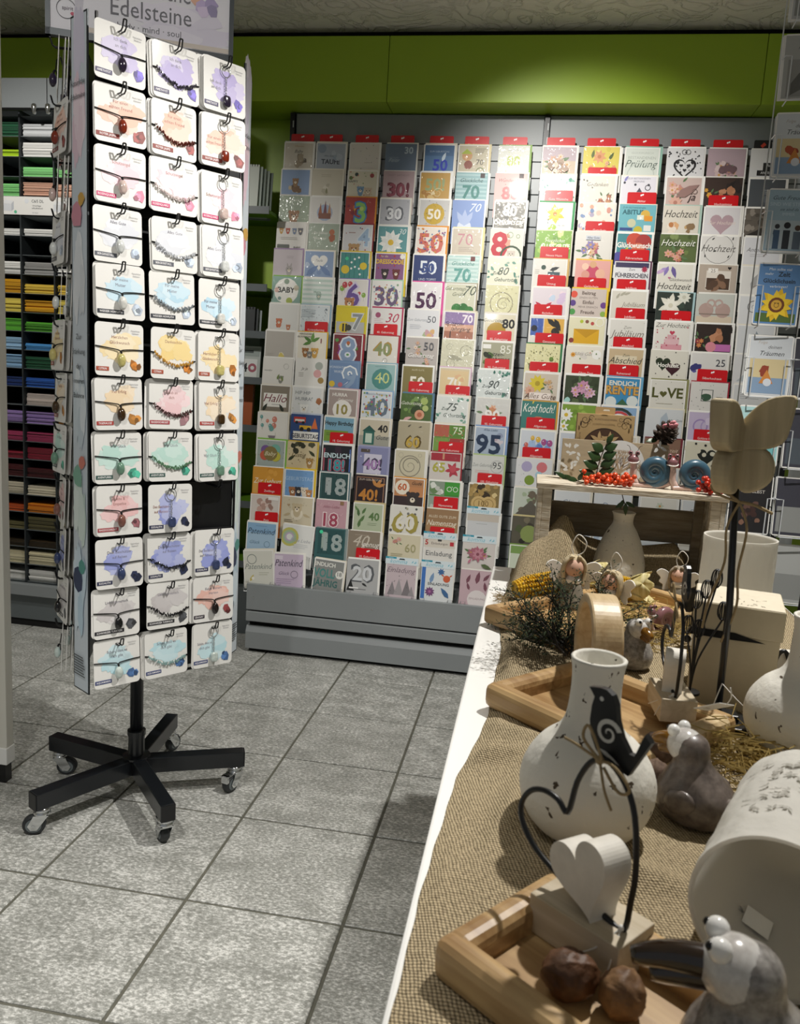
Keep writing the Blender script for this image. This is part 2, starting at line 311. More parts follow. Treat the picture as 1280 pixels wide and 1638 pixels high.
M = dict(
 tile=mat_tile(), plaster=mat_plaster(),
 grout=mat('tile_grout', '#6b6a5f', 0.9, var=0.3, vscale=40, space='World'),
 green=mat('lime_green_laminate', '#9dbc2e', 0.42),
 green_dark=mat('green_shelf_board', '#5f8a1e', 0.5),
 rack=mat('grey_powder_coat', '#8b9092', 0.42, var=0.06, vscale=3),
 rack_dark=mat('dark_grey_powder_coat', '#5f6668', 0.4),
 slat=mat('light_grey_slat', '#a9aeb0', 0.4),
 black=mat('black_metal', '#0d0e10', 0.38),
 blacksat=mat('black_steel_satin', '#14171b', 0.32, coat=0.15),
 blackmatte=mat('matte_black_and_gap_shade', '#060606', 0.9),  # matte black of cords and ribbon; also painted shade in soffit and base gaps
 chrome=mat('chrome', '#d7d9da', 0.16, 1.0), wire=mat('bright_wire', '#c3c6c8', 0.28, 0.9), whitewire=mat('white_wire', '#c9cdd0', 0.35),
 rubber=mat('dark_rubber', '#26292b', 0.6), greyplastic=mat('grey_plastic_hub', '#6d7577', 0.45),
 white=mat('white_laminate', '#efefec', 0.35), cream=mat('cream_panel', '#d8d6cc', 0.5), paperwhite=mat('white_card_stock', '#e8e7e3', 0.5, coat=0.15),
 frame=mat('dark_grey_frame', '#3a3f42', 0.4, 0.4),
 printm=mat_print('printed_card_matte', 0.5, 0.08), printg=mat_print('printed_card_in_sleeve', 0.42, 0.5, 0.5),
 red=mat('red_divider', '#d0101c', 0.35, coat=0.3),
 burlap=mat_burlap('burlap', '#cfbd9b', '#4c412f', 0.0030), burlap_dark=mat_burlap('burlap_brown', '#a58a64', '#3a2c1a', 0.0026),
 wood=mat_wood('mango_wood', '#cbab7a', '#8f6d44', 1.0, 0.42), woodz=mat_wood('mango_wood_light', '#d8c29a', '#b0936a', 1.0, 0.4),
 paleblock=mat_wood('pale_wood_block', '#d3c7b2', '#b3a488', 1.2, 0.6), butterfly=mat_wood('limed_wood', '#bdae8c', '#94866a', 0.7, 0.65, 'Z'),
 whitewood=mat('white_painted_wood', '#ece7dc', 0.6, var=0.18, vscale=40, bump=0.1), crate=mat('whitewashed_crate', '#e4ddcd', 0.7, col2='#9c8b70', vscale=16, stretch=(1, 6, 6), bump=0.3),
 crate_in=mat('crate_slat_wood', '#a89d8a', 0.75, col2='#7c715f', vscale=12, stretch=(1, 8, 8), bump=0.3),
 mache=mat_speckle('white_papermache', '#e3e0d6', '#4a3c2a', 62, 0.13), mache2=mat_speckle('white_papermache_rough', '#e0ddd2', '#3c3226', 70, 0.11, 0.8, 0.7, 60),
 paperroll=translucent(mat('handmade_paper', '#e9e7e0', 0.75, bump=1.0, bscale=40, var=0.06)), paperroll_in=translucent(mat('paper_inside', '#efece4', 0.55, bump=0.15, bscale=30), 0.45),
 stoneware=mat('grey_speckled_stoneware', '#a9a5a0', 0.35, col2='#5f5a57', vscale=160, coat=0.3, detail=6), stoneware_d=mat('dark_stoneware', '#7d726b', 0.4, col2='#463d38', vscale=90, coat=0.25, detail=6),
 glazehead=mat('white_speckled_glaze', '#dedcd8', 0.2, col2='#b3aeaa', vscale=110, coat=0.5), gold=mat('amber_glaze', '#8a5d0e', 0.18, coat=0.7, var=0.5, vscale=60), brownglaze=mat('dark_brown_glaze', '#2b1a0c', 0.15, coat=0.8, var=0.5, vscale=50),
 skin=mat('doll_skin', '#cfa690', 0.6), hair=mat('blond_yarn', '#d4c3a0', 0.9, var=0.3, vscale=120), hairgrey=mat('grey_yarn', '#a79a86', 0.9, var=0.3, vscale=120), linen=mat('grey_linen', '#8b8577', 0.95, var=0.3, vscale=90), bluecloth=mat('blue_white_cloth', '#c9d3da', 0.9, col2='#5d7488', vscale=70, stretch=(2, 2, 0.2)),
 wing=mat('white_felt_wing', '#f0eee9', 0.7), string=mat('white_string', '#e8e6e0', 0.8), twine=mat('jute_twine', '#a8926b', 0.95, var=0.3, vscale=200),
 corn=mat('yellow_corn', '#e2b21c', 0.3, var=0.3, vscale=50, coat=0.3), husk=mat('corn_husk', '#e6dcb0', 0.7, col2='#b3a45c', vscale=25, stretch=(6, 1, 1)),
 hay=mat('hay', '#b59b57', 0.85, var=0.45, vscale=40), moss=mat('dark_moss', '#2b3a1c', 0.9, var=0.5, vscale=60), twig=mat('dark_twig', '#191611', 0.7),
 leaf=mat('dark_green_leaf', '#2f4a22', 0.4, var=0.3, vscale=40), berry=mat('orange_rowan_berry', '#d8481a', 0.28, coat=0.3), berryred=mat('red_rowan_berry', '#b32a14', 0.28, coat=0.3), stalk=mat('brown_stalk', '#3a2a1a', 0.8),
 cone=mat('pine_cone', '#3a2b20', 0.6, var=0.4, vscale=60), pinkfoil=mat('pink_foil', '#d78a93', 0.35), nut=mat('walnut_shell', '#6b4527', 0.55, col2='#3c2412', vscale=60, bump=0.9, bscale=70), nut2=mat('pale_walnut_shell', '#8a6844', 0.6, col2='#553820', vscale=60, bump=0.9, bscale=70), pod=mat('rough_brown_pod', '#7a6352', 0.85, col2='#4d3b30', vscale=80, bump=0.8, bscale=80),
 snailshell=mat('blue_grey_glaze', '#3b5d70', 0.3, coat=0.5, var=0.25, vscale=40), snailbody=mat('pink_grey_glaze', '#c9ada2', 0.35, coat=0.4), snailhead=mat('mauve_glaze', '#8a5f63', 0.3, coat=0.5),
 kraft=mat('kraft_board', '#b19466', 0.8, var=0.1, vscale=60), kraftdark=mat('brown_cutout', '#4b3020', 0.8), beigebox=mat('beige_natural_box', '#c2b598', 0.75, var=0.12, vscale=30, bump=0.15), lidtop=mat('pale_box_lid', '#ddd3bd', 0.7, var=0.12, vscale=40),
 gem=mat('polished_gem', '#333333', 0.12, coat=0.6), label=mat('white_paper_label', '#f4f3ef', 0.6),
 eyewhite=mat('glazed_eye_white', '#f0efec', 0.15, coat=0.6), pupil=mat('black_pupil', '#050505', 0.2),
)
GEMS = {}
def gem(col):
    if col not in GEMS: GEMS[col] = mat('polished_stone_'+col.strip('#'), col, 0.14, coat=0.5, var=0.35, vscale=90)
    return GEMS[col]
FLAT = {}
def flat(col, rough=0.55, coat=0.0):
    k = (col, rough, coat)
    if k not in FLAT: FLAT[k] = mat('paper_'+col.strip('#'), col, rough, coat=coat)
    return FLAT[k]

# ---------------------------------------------------------------- flat print (lettering and pictures as thin ink shapes)
_TXT = {}
def text_poly(s, bold=0.0, shear=0.0):
    k = (s, bold, shear)
    if k in _TXT: return _TXT[k]
    cu = bpy.data.curves.new('lettering', 'FONT'); cu.body = s; cu.size = 1; cu.resolution_u = 2; cu.offset = bold; cu.shear = shear; cu.fill_mode = 'FRONT'
    ob = bpy.data.objects.new('lettering', cu); me = bpy.data.meshes.new_from_object(ob)
    vs = [(v.co.x, v.co.y) for v in me.vertices]; fs = [tuple(p.vertices) for p in me.polygons]
    bpy.data.meshes.remove(me); bpy.data.objects.remove(ob); bpy.data.curves.remove(cu)
    if vs:
        x0 = min(v[0] for v in vs); x1 = max(v[0] for v in vs)
    else: x0 = x1 = 0
    _TXT[k] = (vs, fs, x0, x1); return _TXT[k]

class Art(MB):
    """ink on a card front: x across, y up, front facing -Y; every shape one hair proud of the last"""
    def __init__(s, ox=0, oy=0, sx=1, sy=1, base=0.0008, clip=None):
        super().__init__(); s.ox, s.oy, s.sx, s.sy = ox, oy, sx, sy; s.lay = base; s.clip = clip
    def up(s, d=0.00005): s.lay += d
    def P(s, x, y):
        X, Y = s.ox + x*s.sx, s.oy + y*s.sy
        if s.clip:
            X = min(max(X, s.clip[0]), s.clip[1]); Y = min(max(Y, s.clip[2]), s.clip[3])
        return (X, -s.lay, Y)
    def poly(s, pts, col):
        s.col = lin(col); s.up(); s.add([s.P(*p) for p in pts], [tuple(range(len(pts)))])
    def raw(s, vs, fs, col): s.col = lin(col); s.up(); s.add([s.P(*p) for p in vs], fs)
    def rect(s, x0, y0, x1, y1, col): s.poly([(x0,y0),(x1,y0),(x1,y1),(x0,y1)], col)
    def disc(s, x, y, r, col, ry=None, n=14, rot=0):
        a = s.sx/s.sy; ry = ry if ry else r*a
        cr, sr = math.cos(rot), math.sin(rot); pts = []
        for k in range(n):
            t = 2*PI*k/n; u, v = r*math.cos(t), ry*math.sin(t)/a
            pts.append((x+u*cr-v*sr, y+(u*sr+v*cr)*a))
        s.poly(pts, col)
    def ring(s, x, y, r, w, col, n=18, ry=None):
        a = s.sx/s.sy; q = (ry/r) if ry else 1
        vs = []
        for k in range(n):
            t = 2*PI*k/n
            for R_ in (r, r-w): vs.append((x+R_*math.cos(t), y+R_*math.sin(t)*a*q))
        s.raw(vs, [(2*k, (2*k+2) % (2*n), (2*k+3) % (2*n), 2*k+1) for k in range(n)], col)
    def text(s, t, x, y, size, col, bold=0.0, shear=0.0, fit=None, align='c', rot=0):
        """size is the letter height in metres"""
        vs, fs, x0, x1 = text_poly(t, bold, shear)
        if not vs: return
        k = size/0.72; w = (x1-x0)*k; kx = k
        if fit and w > fit: kx = k*fit/w
        w = (x1-x0)*kx; dx = {'c': -w/2, 'l': 0, 'r': -w}[align]
        cr, sr = math.cos(rot), math.sin(rot); out = []
        for vx, vy in vs:
            u, v = (vx-x0)*kx+dx, vy*k
            out.append((x+(u*cr-v*sr)/s.sx, y+(u*sr+v*cr)/s.sy))
        s.raw(out, fs, col)
    def heart(s, x, y, w, col):
        a = s.sx/s.sy; s.poly([(x+px, y+py*a) for px, py in heart2d(w)], col)
    def leaf(s, x, y, l, ang, col, wd=0.35):
        a = s.sx/s.sy; d = (math.cos(ang), math.sin(ang)); n = (-d[1], d[0])
        pts = [(0, 0), (0.3, -wd*0.5), (0.65, -wd*0.42), (1, 0), (0.65, wd*0.42), (0.3, wd*0.5)]
        s.poly([(x+l*(p*d[0]+q*n[0]), y+l*(p*d[1]+q*n[1])*a) for p, q in pts], col)
    def flower(s, x, y, r, col, cc, n=8, a0=0.0, wd=0.42):
        for k in range(n): s.leaf(x, y, r, a0+2*PI*k/n, col, wd)
        s.disc(x, y, r*0.28, cc, n=9)
    def blob(s, x, y, r, col, rng, n=22, rough=0.3, ry=None):
        a = s.sx/s.sy; q = (ry/r) if ry else 1; pts = []; w = 1
        for k in range(n):
            t = 2*PI*k/n; w = 1 + rng.uniform(-rough, rough); pts.append((x+r*w*math.cos(t), y+r*q*w*math.sin(t)*a))
        s.poly(pts, col)
    def splash(s, x, y, rx, ry, col, rng):
        c = lin(col); h = col
        def tint(k): return tuple(min(1, 1-(1-v)*k) for v in (int(h[i:i+2], 16)/255 for i in (1, 3, 5)))
        for k in range(9):
            t = rng.uniform(0, 2*PI); q = rng.uniform(0.15, 0.62)
            s.col = lin(tint(rng.uniform(0.55, 1.0))); s.up()
            cx, cy = x+rx*q*math.cos(t), y+ry*q*math.sin(t); n = 20; pts = []
            for j in range(n):
                a = 2*PI*j/n; w = rng.uniform(0.36, 0.56); pts.append(s.P(cx+rx*w*math.cos(a), cy+ry*w*math.sin(a)))
            s.add(pts, [tuple(range(n))])
    def swirl(s, x, y, r, col, turns=1.6, w=0.05, n=30, flip=1):
        a = s.sx/s.sy; vs = []
        for k in range(n+1):
            t = k/n; ang = flip*2*PI*turns*t + 0.4; R_ = r*(1-0.88*t); ww = r*w*(1.3-t)
            for q in (R_+ww, R_-ww): vs.append((x+q*math.cos(ang), y+q*math.sin(ang)*a))
        fs = [(2*k, 2*k+1, 2*k+3, 2*k+2) for k in range(n)]
        s.raw(vs, fs, col)
    def balloon(s, x, y, r, col, st='#777777'):
        s.poly([(x-0.004, y), (x+0.004, y), (x+0.006, y-r*3.2), (x+0.002, y-r*3.2)], st)
        s.disc(x, y, r, col, ry=r*1.18*s.sx/s.sy); s.disc(x-r*0.3, y+r*0.4, r*0.18, '#ffffff', n=7)
    def animal(s, x, y, r, col, dark='#2a2320', ears='r'):
        s.disc(x, y-r*0.9, r*0.75, col, ry=r*1.0*s.sx/s.sy)
        for e in (-1, 1):
            if ears == 'l': s.leaf(x+e*r*0.35, y+r*0.4, r*1.5, PI/2-e*0.2, col, 0.3)
            else: s.disc(x+e*r*0.75, y+r*0.75, r*0.36, col, n=9)
        s.disc(x, y, r, col)
        s.disc(x, y-r*0.35, r*0.42, '#efe3cf', n=9)
        for e in (-1, 1): s.disc(x+e*r*0.38, y+r*0.2, r*0.13, dark, n=7)
        s.disc(x, y-r*0.2, r*0.15, dark, n=7)
    def done(s, name, m, parent): return s.build(name, m, parent, colors=True)
# ================================================================= the room
R0 = random.Random(7)
T = 1/3
# floor: grout bed with every tile in view as a slab of its own
gb = MB().box(-2.6, 1.9, -3.6, 0.75, -0.03, -0.0035)
floor = struct(gb.build('floor', M['grout']))
g = 0.0035
tm = MB(); tm.prism([(-T/2+g, -T/2+g), (T/2-g, -T/2+g), (T/2-g, T/2-g), (-T/2+g, T/2-g)], -0.012, -0.0012, 'z')
k = T/2-g
tm = MB(); q = k-0.0015
tm.add([(-k,-k,-0.01),(k,-k,-0.01),(k,k,-0.01),(-k,k,-0.01),(-k,-k,-0.0015),(k,-k,-0.0015),(k,k,-0.0015),(-k,k,-0.0015),(-q,-q,0),(q,-q,0),(q,q,0),(-q,q,0)],
       [(0,1,5,4),(1,2,6,5),(2,3,7,6),(3,0,4,7),(4,5,9,8),(5,6,10,9),(6,7,11,10),(7,4,8,11),(8,9,10,11)])
tme = tm.mesh('floor_tile', M['tile'])
for i in range(-8, 6):
    for j in range(-10, 2):
        x, y = (i+0.5)*T, (j+0.5)*T
        if x < -2.6 or x > 1.9: continue
        put('floor_tile', tme, floor, (x, y, R0.uniform(-0.0004, 0.0)), (0, 0, R0.choice((0, PI/2, PI, -PI/2))))
struct(MB().box(-2.6, 1.9, -3.6, 0.75, 2.375, 2.45).build('ceiling', M['plaster']))
struct(MB().box(-2.6, 1.9, 0.65, 0.75, -0.03, 2.4).build('wall_back', M['green']))
struct(MB().box(-2.7, -2.6, -3.6, 0.75, -0.03, 2.4).build('wall_left', M['cream']))
struct(MB().box(1.9, 2.0, -3.6, 0.75, -0.03, 2.4).build('wall_right', M['cream']))
# lime soffit boxed out above the fixtures, in butted panels
for n, (x0, x1) in enumerate(((-2.6, -1.69), (-1.69, -0.352), (-0.352, 0.985), (0.985, 1.9))):
    struct(bevel(MB().box(x0+0.001, x1-0.001, 0.42, 0.65, 2.112, 2.343).build('trim_%d' % (n+1), M['green']), 0.002))
struct(MB().box(-2.6, 1.9, 0.47, 0.65, 2.343, 2.375).build('trim_5', M['blackmatte']))  # black strip painting in the shade between soffit and ceiling

# ================================================================= greeting-card racks
YB = 0.55                                   # front of the slat wall
def row_top(r): return 1.985 - 0.1053*r     # top edge of the card in tier r
def row_y(r): return 0.50 - 0.32*r/15
ALPHA = rad(5.0); CH = 0.165
def card_base(r, h=CH):
    return row_y(r) - h*math.sin(ALPHA), row_top(r) - h*math.cos(ALPHA)
slat_me = bevel_me = None
sm = MB(); sm.box(-0.488, 0.488, -0.007, 0.0, 0.0025, 0.0575); slat_me = sm.mesh('slat', M['slat'])
pocket_me = []
for r in range(16):
    y, z = card_base(r); yo = y - YB; w = 0.062; p = MB(); rw = 0.0011
    for e in (-1, 1):
        p.tube([(e*w, -0.006, 0.02), (e*w, yo-0.0045, 0.0), (e*w, yo-0.005, 0.045), (e*w*0.72, yo-0.005, 0.045), (e*w*0.72, yo-0.0045, 0.0)], rw, 4)
        p.tube([(e*w, -0.006, 0.05), (e*w, -0.008, 0.02)], 0.0022, 4)
    p.tube([(-w, yo-0.0045, 0), (w, yo-0.0045, 0)], rw, 4)
    pocket_me.append(p.mesh('card_pocket', M['wire']))
def rack(x0, label, cols, rows_skip=()):
    root = thing('card_rack', label, 'display rack', (x0, 0, 0))
    xc = 0.5
    MB().box(0.0, 1.0, YB+0.006, YB+0.05, 0.08, 2.11).build('back_panel', M['rack_dark'], root)
    bevel(MB().box(0.012, 0.988, YB-0.004, YB+0.006, 2.0, 2.106).build('top_panel', M['rack'], root), 0.0015)
    for i in range(29): put('slat', slat_me, root, (xc, YB+0.006, 1.94-0.06*i))
    for e in ((0,) if x0 < 0 else (0, 1)):
        u = MB().box(e*1.0-0.009, e*1.0+0.009, YB-0.02, YB+0.004, 0.08, 2.105); up_ = u.build('upright', M['black'], root)
        if e == 0:
            s = MB()
            for i in range(40): s.box(0.002, 0.0065, YB-0.0206, YB-0.0198, 0.1+i*0.05, 0.125+i*0.05)
            s.build('slot_strip', M['slat'], up_)
    # base: deck, front board with lip, two shadow gaps and the drawer-like plinth
    b = MB().box(0.002, 0.998, 0.165, YB, 0.215, 0.235); b.build('deck', M['rack'], root)
    bevel(MB().box(0.002, 0.998, 0.150, 0.166, 0.172, 0.276).build('lip_board', M['rack'], root), 0.002)
    bevel(MB().box(0.002, 0.998, 0.148, 0.168, 0.126, 0.166).build('rail', M['rack'], root), 0.003)
    pl = MB(); pl.box(0.002, 0.998, 0.152, 0.172, 0.016, 0.082)
    pl.add([(0.002,0.152,0.082),(0.998,0.152,0.082),(0.998,0.165,0.106),(0.002,0.165,0.106),(0.002,0.19,0.082),(0.998,0.19,0.082),(0.998,0.19,0.106),(0.002,0.19,0.106)],
           [(0,1,2,3),(3,2,6,7),(0,3,7,4),(1,5,6,2)])
    pl.build('plinth', M['rack'], root)
    MB().box(0.01, 0.99, 0.175, YB, 0.0, 0.215).build('carcass', M['blackmatte'], root)  # near-black body, its colour supplies the shade in the base gaps
    for x in (0.03, 0.5, 0.97):
        s = MB(); s.lathe([(0.003, 0), (0.003, 0.0012), (0.0015, 0.002)], 8); o = s.build('screw', M['chrome'], root, loc=(x, 0.150, 0.222), rot=(PI/2, 0, 0))
    for c in cols:
        for r in range(16):
            put('card_pocket', pocket_me[r], root, (c-x0, YB, card_base(r)[1]))
    return root
LC = [-0.768, -0.640, -0.502, -0.362, -0.214, -0.079, 0.075]
RC = [0.243, 0.393, 0.536, 0.695, 0.838, 0.985]
LW, RW = 0.128, 0.138
rack(-0.75, 'grey slat-wall card rack unit left of the black seam', [x+LW/2+0.003 for x in LC])
rack(0.25, 'grey slat-wall card rack unit right of the black seam', [x+RW/2 for x in RC])
# ================================================================= greeting cards
def draw(a, ops, rng, bg):
    """small picture language: coordinates 0..1 over the part of the card that shows"""
    for op in ops.split(';'):
        t = op.split()
        if not t: continue
        k = t[0]; n = [float(v) if (v.lstrip('-').replace('.', '', 1).isdigit()) else v for v in t[1:]]
        tx = t[1].replace('_', ' ') if len(t) > 1 else ''
        if k in 'NTIK':     # lettering: N bold, T plain, I slanted script, K bold with pale outline
            col, size, y = t[2], float(t[3]), float(t[4]); x = float(t[5]) if len(t) > 5 else 0.5
            fit = (0.92 - 2*abs(x-0.5)*0.8)*a.sx; S = size*a.sy
            if k == 'K': a.text(tx, x, y, S, t[6] if len(t) > 6 else '#ffffff', 0.07, 0, fit)
            a.text(tx, x, y, S, col, {'N': 0.028, 'K': 0.02}.get(k, 0.0), 0.35 if k == 'I' else 0.0, fit)
        elif k == 'C': a.disc(n[0], n[1], n[2], t[4])
        elif k == 'O': a.ring(n[0], n[1], n[2], n[3], t[5])
        elif k == 'R': a.rect(n[0], n[1], n[2], n[3], t[5])
        elif k == 'H': a.heart(n[0], n[1], n[2], t[4])
        elif k == 'F': a.flower(n[0], n[1], n[2], t[4], t[5], rng.choice((6, 8, 10)), rng.random(), 0.45)
        elif k == 'L': a.leaf(n[0], n[1], n[2], rad(n[3]), t[5])
        elif k == 'W': a.swirl(n[0], n[1], n[2], t[4])
        elif k == 'A': a.animal(n[0], n[1], n[2], t[4], ears=(t[5] if len(t) > 5 else 'r'))
        elif k == 'B':
            for i in range(int(n[0])): a.balloon(rng.uniform(0.12, 0.88), rng.uniform(0.4, 0.85), rng.uniform(0.05, 0.09), rng.choice(t[2:]))
        elif k == 'D':
            for i in range(int(n[0])): a.disc(rng.uniform(0.05, 0.95), rng.uniform(0.05, 0.95), n[1]*rng.uniform(0.6, 1.2), rng.choice(t[3:]), n=8)
        elif k == 'S':
            m = int(n[0])
            for i in range(m): a.rect(0.02, (i+0.15)/m, 0.98, (i+0.6)/m, t[2])
        elif k == 'X':      # soft photo mass: n blobs around x,y within r
            for i in range(int(n[0])):
                q = rng.uniform(0, n[3]); w = rng.uniform(0, 2*PI)
                a.blob(min(max(n[1]+q*math.cos(w), 0.1), 0.9), min(max(n[2]+q*math.sin(w)*a.sx/a.sy*0.8, 0.08), 0.92), rng.uniform(0.05, 0.11), rng.choice(t[5:]), rng, 9, 0.25)
        elif k == 'V':      # bouquet
            for i in range(int(n[0])):
                q = rng.uniform(0, n[3]); w = rng.uniform(0, 2*PI)
                a.leaf(n[1]+q*math.cos(w), n[2]+q*math.sin(w), n[3]*0.7, w, '#5d7a52')
            for i in range(int(n[0])):
                q = rng.uniform(0, n[3]); w = rng.uniform(0, 2*PI); c = rng.choice(t[5:])
                a.flower(n[1]+q*math.cos(w), n[2]+q*math.sin(w), n[3]*rng.uniform(0.3, 0.5), c, '#c99a5a', 6, rng.random(), 0.6)
        elif k == 'G':      # eucalyptus leaves round the border
            for i in range(int(n[0])):
                e = rng.random(); x, y = (rng.uniform(0.5, 0.95), rng.uniform(0.75, 0.95)) if e < 0.5 else (rng.uniform(0.04, 0.12), rng.uniform(0.1, 0.9)) if e < 0.75 else (rng.uniform(0.85, 0.95), rng.uniform(0.05, 0.4))
                a.leaf(x, y, rng.uniform(0.08, 0.15), rng.uniform(0, 2*PI), rng.choice(t[2:]), 0.6)
        elif k == 'Z':      # small lines of writing
            for i in range(int(n[0])): a.rect(n[1], n[2]-i*0.06, n[1]+n[3]*rng.uniform(0.75, 1), n[2]-i*0.06+0.018, t[5])
        elif k == 'M':      # hills / mountains
            a.poly([(n[0], n[1]), (n[0]+n[2], n[1]), (n[0]+n[2]*0.5, n[1]+n[3])], t[5])

_BOX = {}
def boxme(w, d, h, m, name):
    k = (round(w, 4), round(d, 4), round(h, 4), m.name)
    if k not in _BOX: _BOX[k] = MB().box(-w/2, w/2, 0, d, 0, h).mesh(name, m)
    return _BOX[k]
RC_ = random.Random(11)
USED = set()
def greeting_card(x, r, w, spec, label, group, h=CH, dx=0, roll=0, dz=0, vis=0.106):
    """x: left edge of the column; spec = bg|envelope|picture ops|description"""
    bg, env, ops = spec[:3]; rng = random.Random(hash((round(x, 3), r)) & 0xffff)
    y, z = card_base(r, h); cw = w*(0.92 if env != '-' else 0.95)
    root = put('greeting_card', boxme(cw, 0.0009, h, flat('#efeeea'), 'greeting_card'), None,
               (x + w/2 + dx - 0.003, y - 0.0015, z + dz), (-ALPHA, roll + RC_.uniform(-0.007, 0.007), RC_.uniform(-0.02, 0.02)))
    tag(root, label, 'card', group)
    a = Art(-cw/2, h-vis, cw, vis, 0.0004, clip=(-cw/2, cw/2, 0.0, h))
    mg = 0.0 if RC_.random() < 0.45 else 0.035
    a.rect(mg, -(h-vis)/vis, 1-mg, 1-mg*0.9, bg)
    draw(a, ops, rng, bg)
    gl = RC_.random() < 0.55
    a.done('printed_front', M['printg'] if gl else M['printm'], root)
    ev = env if env != '-' else RC_.choice(('#f1efe8', '#e9e7e0', '#f4f4f0', '#e6e0d0'))
    ex = RC_.uniform(0.002, 0.006)
    put('envelope', boxme(w*0.965, 0.0008, h+0.003, flat(ev), 'envelope'), root, (ex, 0.0012, RC_.uniform(0, 0.003)), (0, RC_.uniform(-0.008, 0.008), 0))
    if RC_.random() < 0.6:
        put('spare_card', boxme(w*0.95, 0.0016, h, flat(RC_.choice(('#eceae4', '#e2e0da', '#f2f0ea'))), 'spare_card'), root, (ex+RC_.uniform(-0.004, 0.007), 0.0026, RC_.uniform(-0.002, 0.003)))
    return root
def divider(x, r, text, above=0.044, dx=0, label=None, w=0.098, dark=False, small=False):
    """coloured category tab standing behind the card of tier r"""
    h = 0.13; y, z = card_base(r); zt = row_top(r) + above
    p = MB(); p.prism(rrect(w, h, 0.005, 3), 0, 0.0008)
    root = p.build('divider_tab', flat('#141416') if dark else M['red'], None, loc=(x+dx, row_y(r)+0.0065-(h-above)*math.sin(ALPHA), zt-h*math.cos(ALPHA)), rot=(-ALPHA, RC_.uniform(-0.012, 0.012), 0))
    tag(root, label, 'divider tab', 'divider tabs in the card racks')
    a = Art(base=0.0003)
    ty = h-0.012
    c = '#f6e9e6'
    if dark:
        a.poly([(-0.03, ty-0.008), (-0.018, ty+0.004), (-0.01, ty-0.004), (-0.022, ty-0.016)], '#c8402a'); a.text(text, 0.02, ty-0.002, 0.006, c, fit=w*0.5)
    else:
        for e in (0, 1): a.poly([(-0.006+e*0.006, ty-0.002+e*0.002), (-0.0005+e*0.006, ty-0.002+e*0.002), (0.0008+e*0.006, ty+0.004+e*0.002), (-0.0045+e*0.006, ty+0.004+e*0.002)], '#ffffff')
        a.text('-----', 0, ty-0.0075, 0.0024, '#e7a9a6')
        a.text(text, 0, h-0.036 if above > 0.03 else h-0.030, 0.0085, c, fit=w*0.72)
    a.done('printed_text', M['printm'], root)
    return root

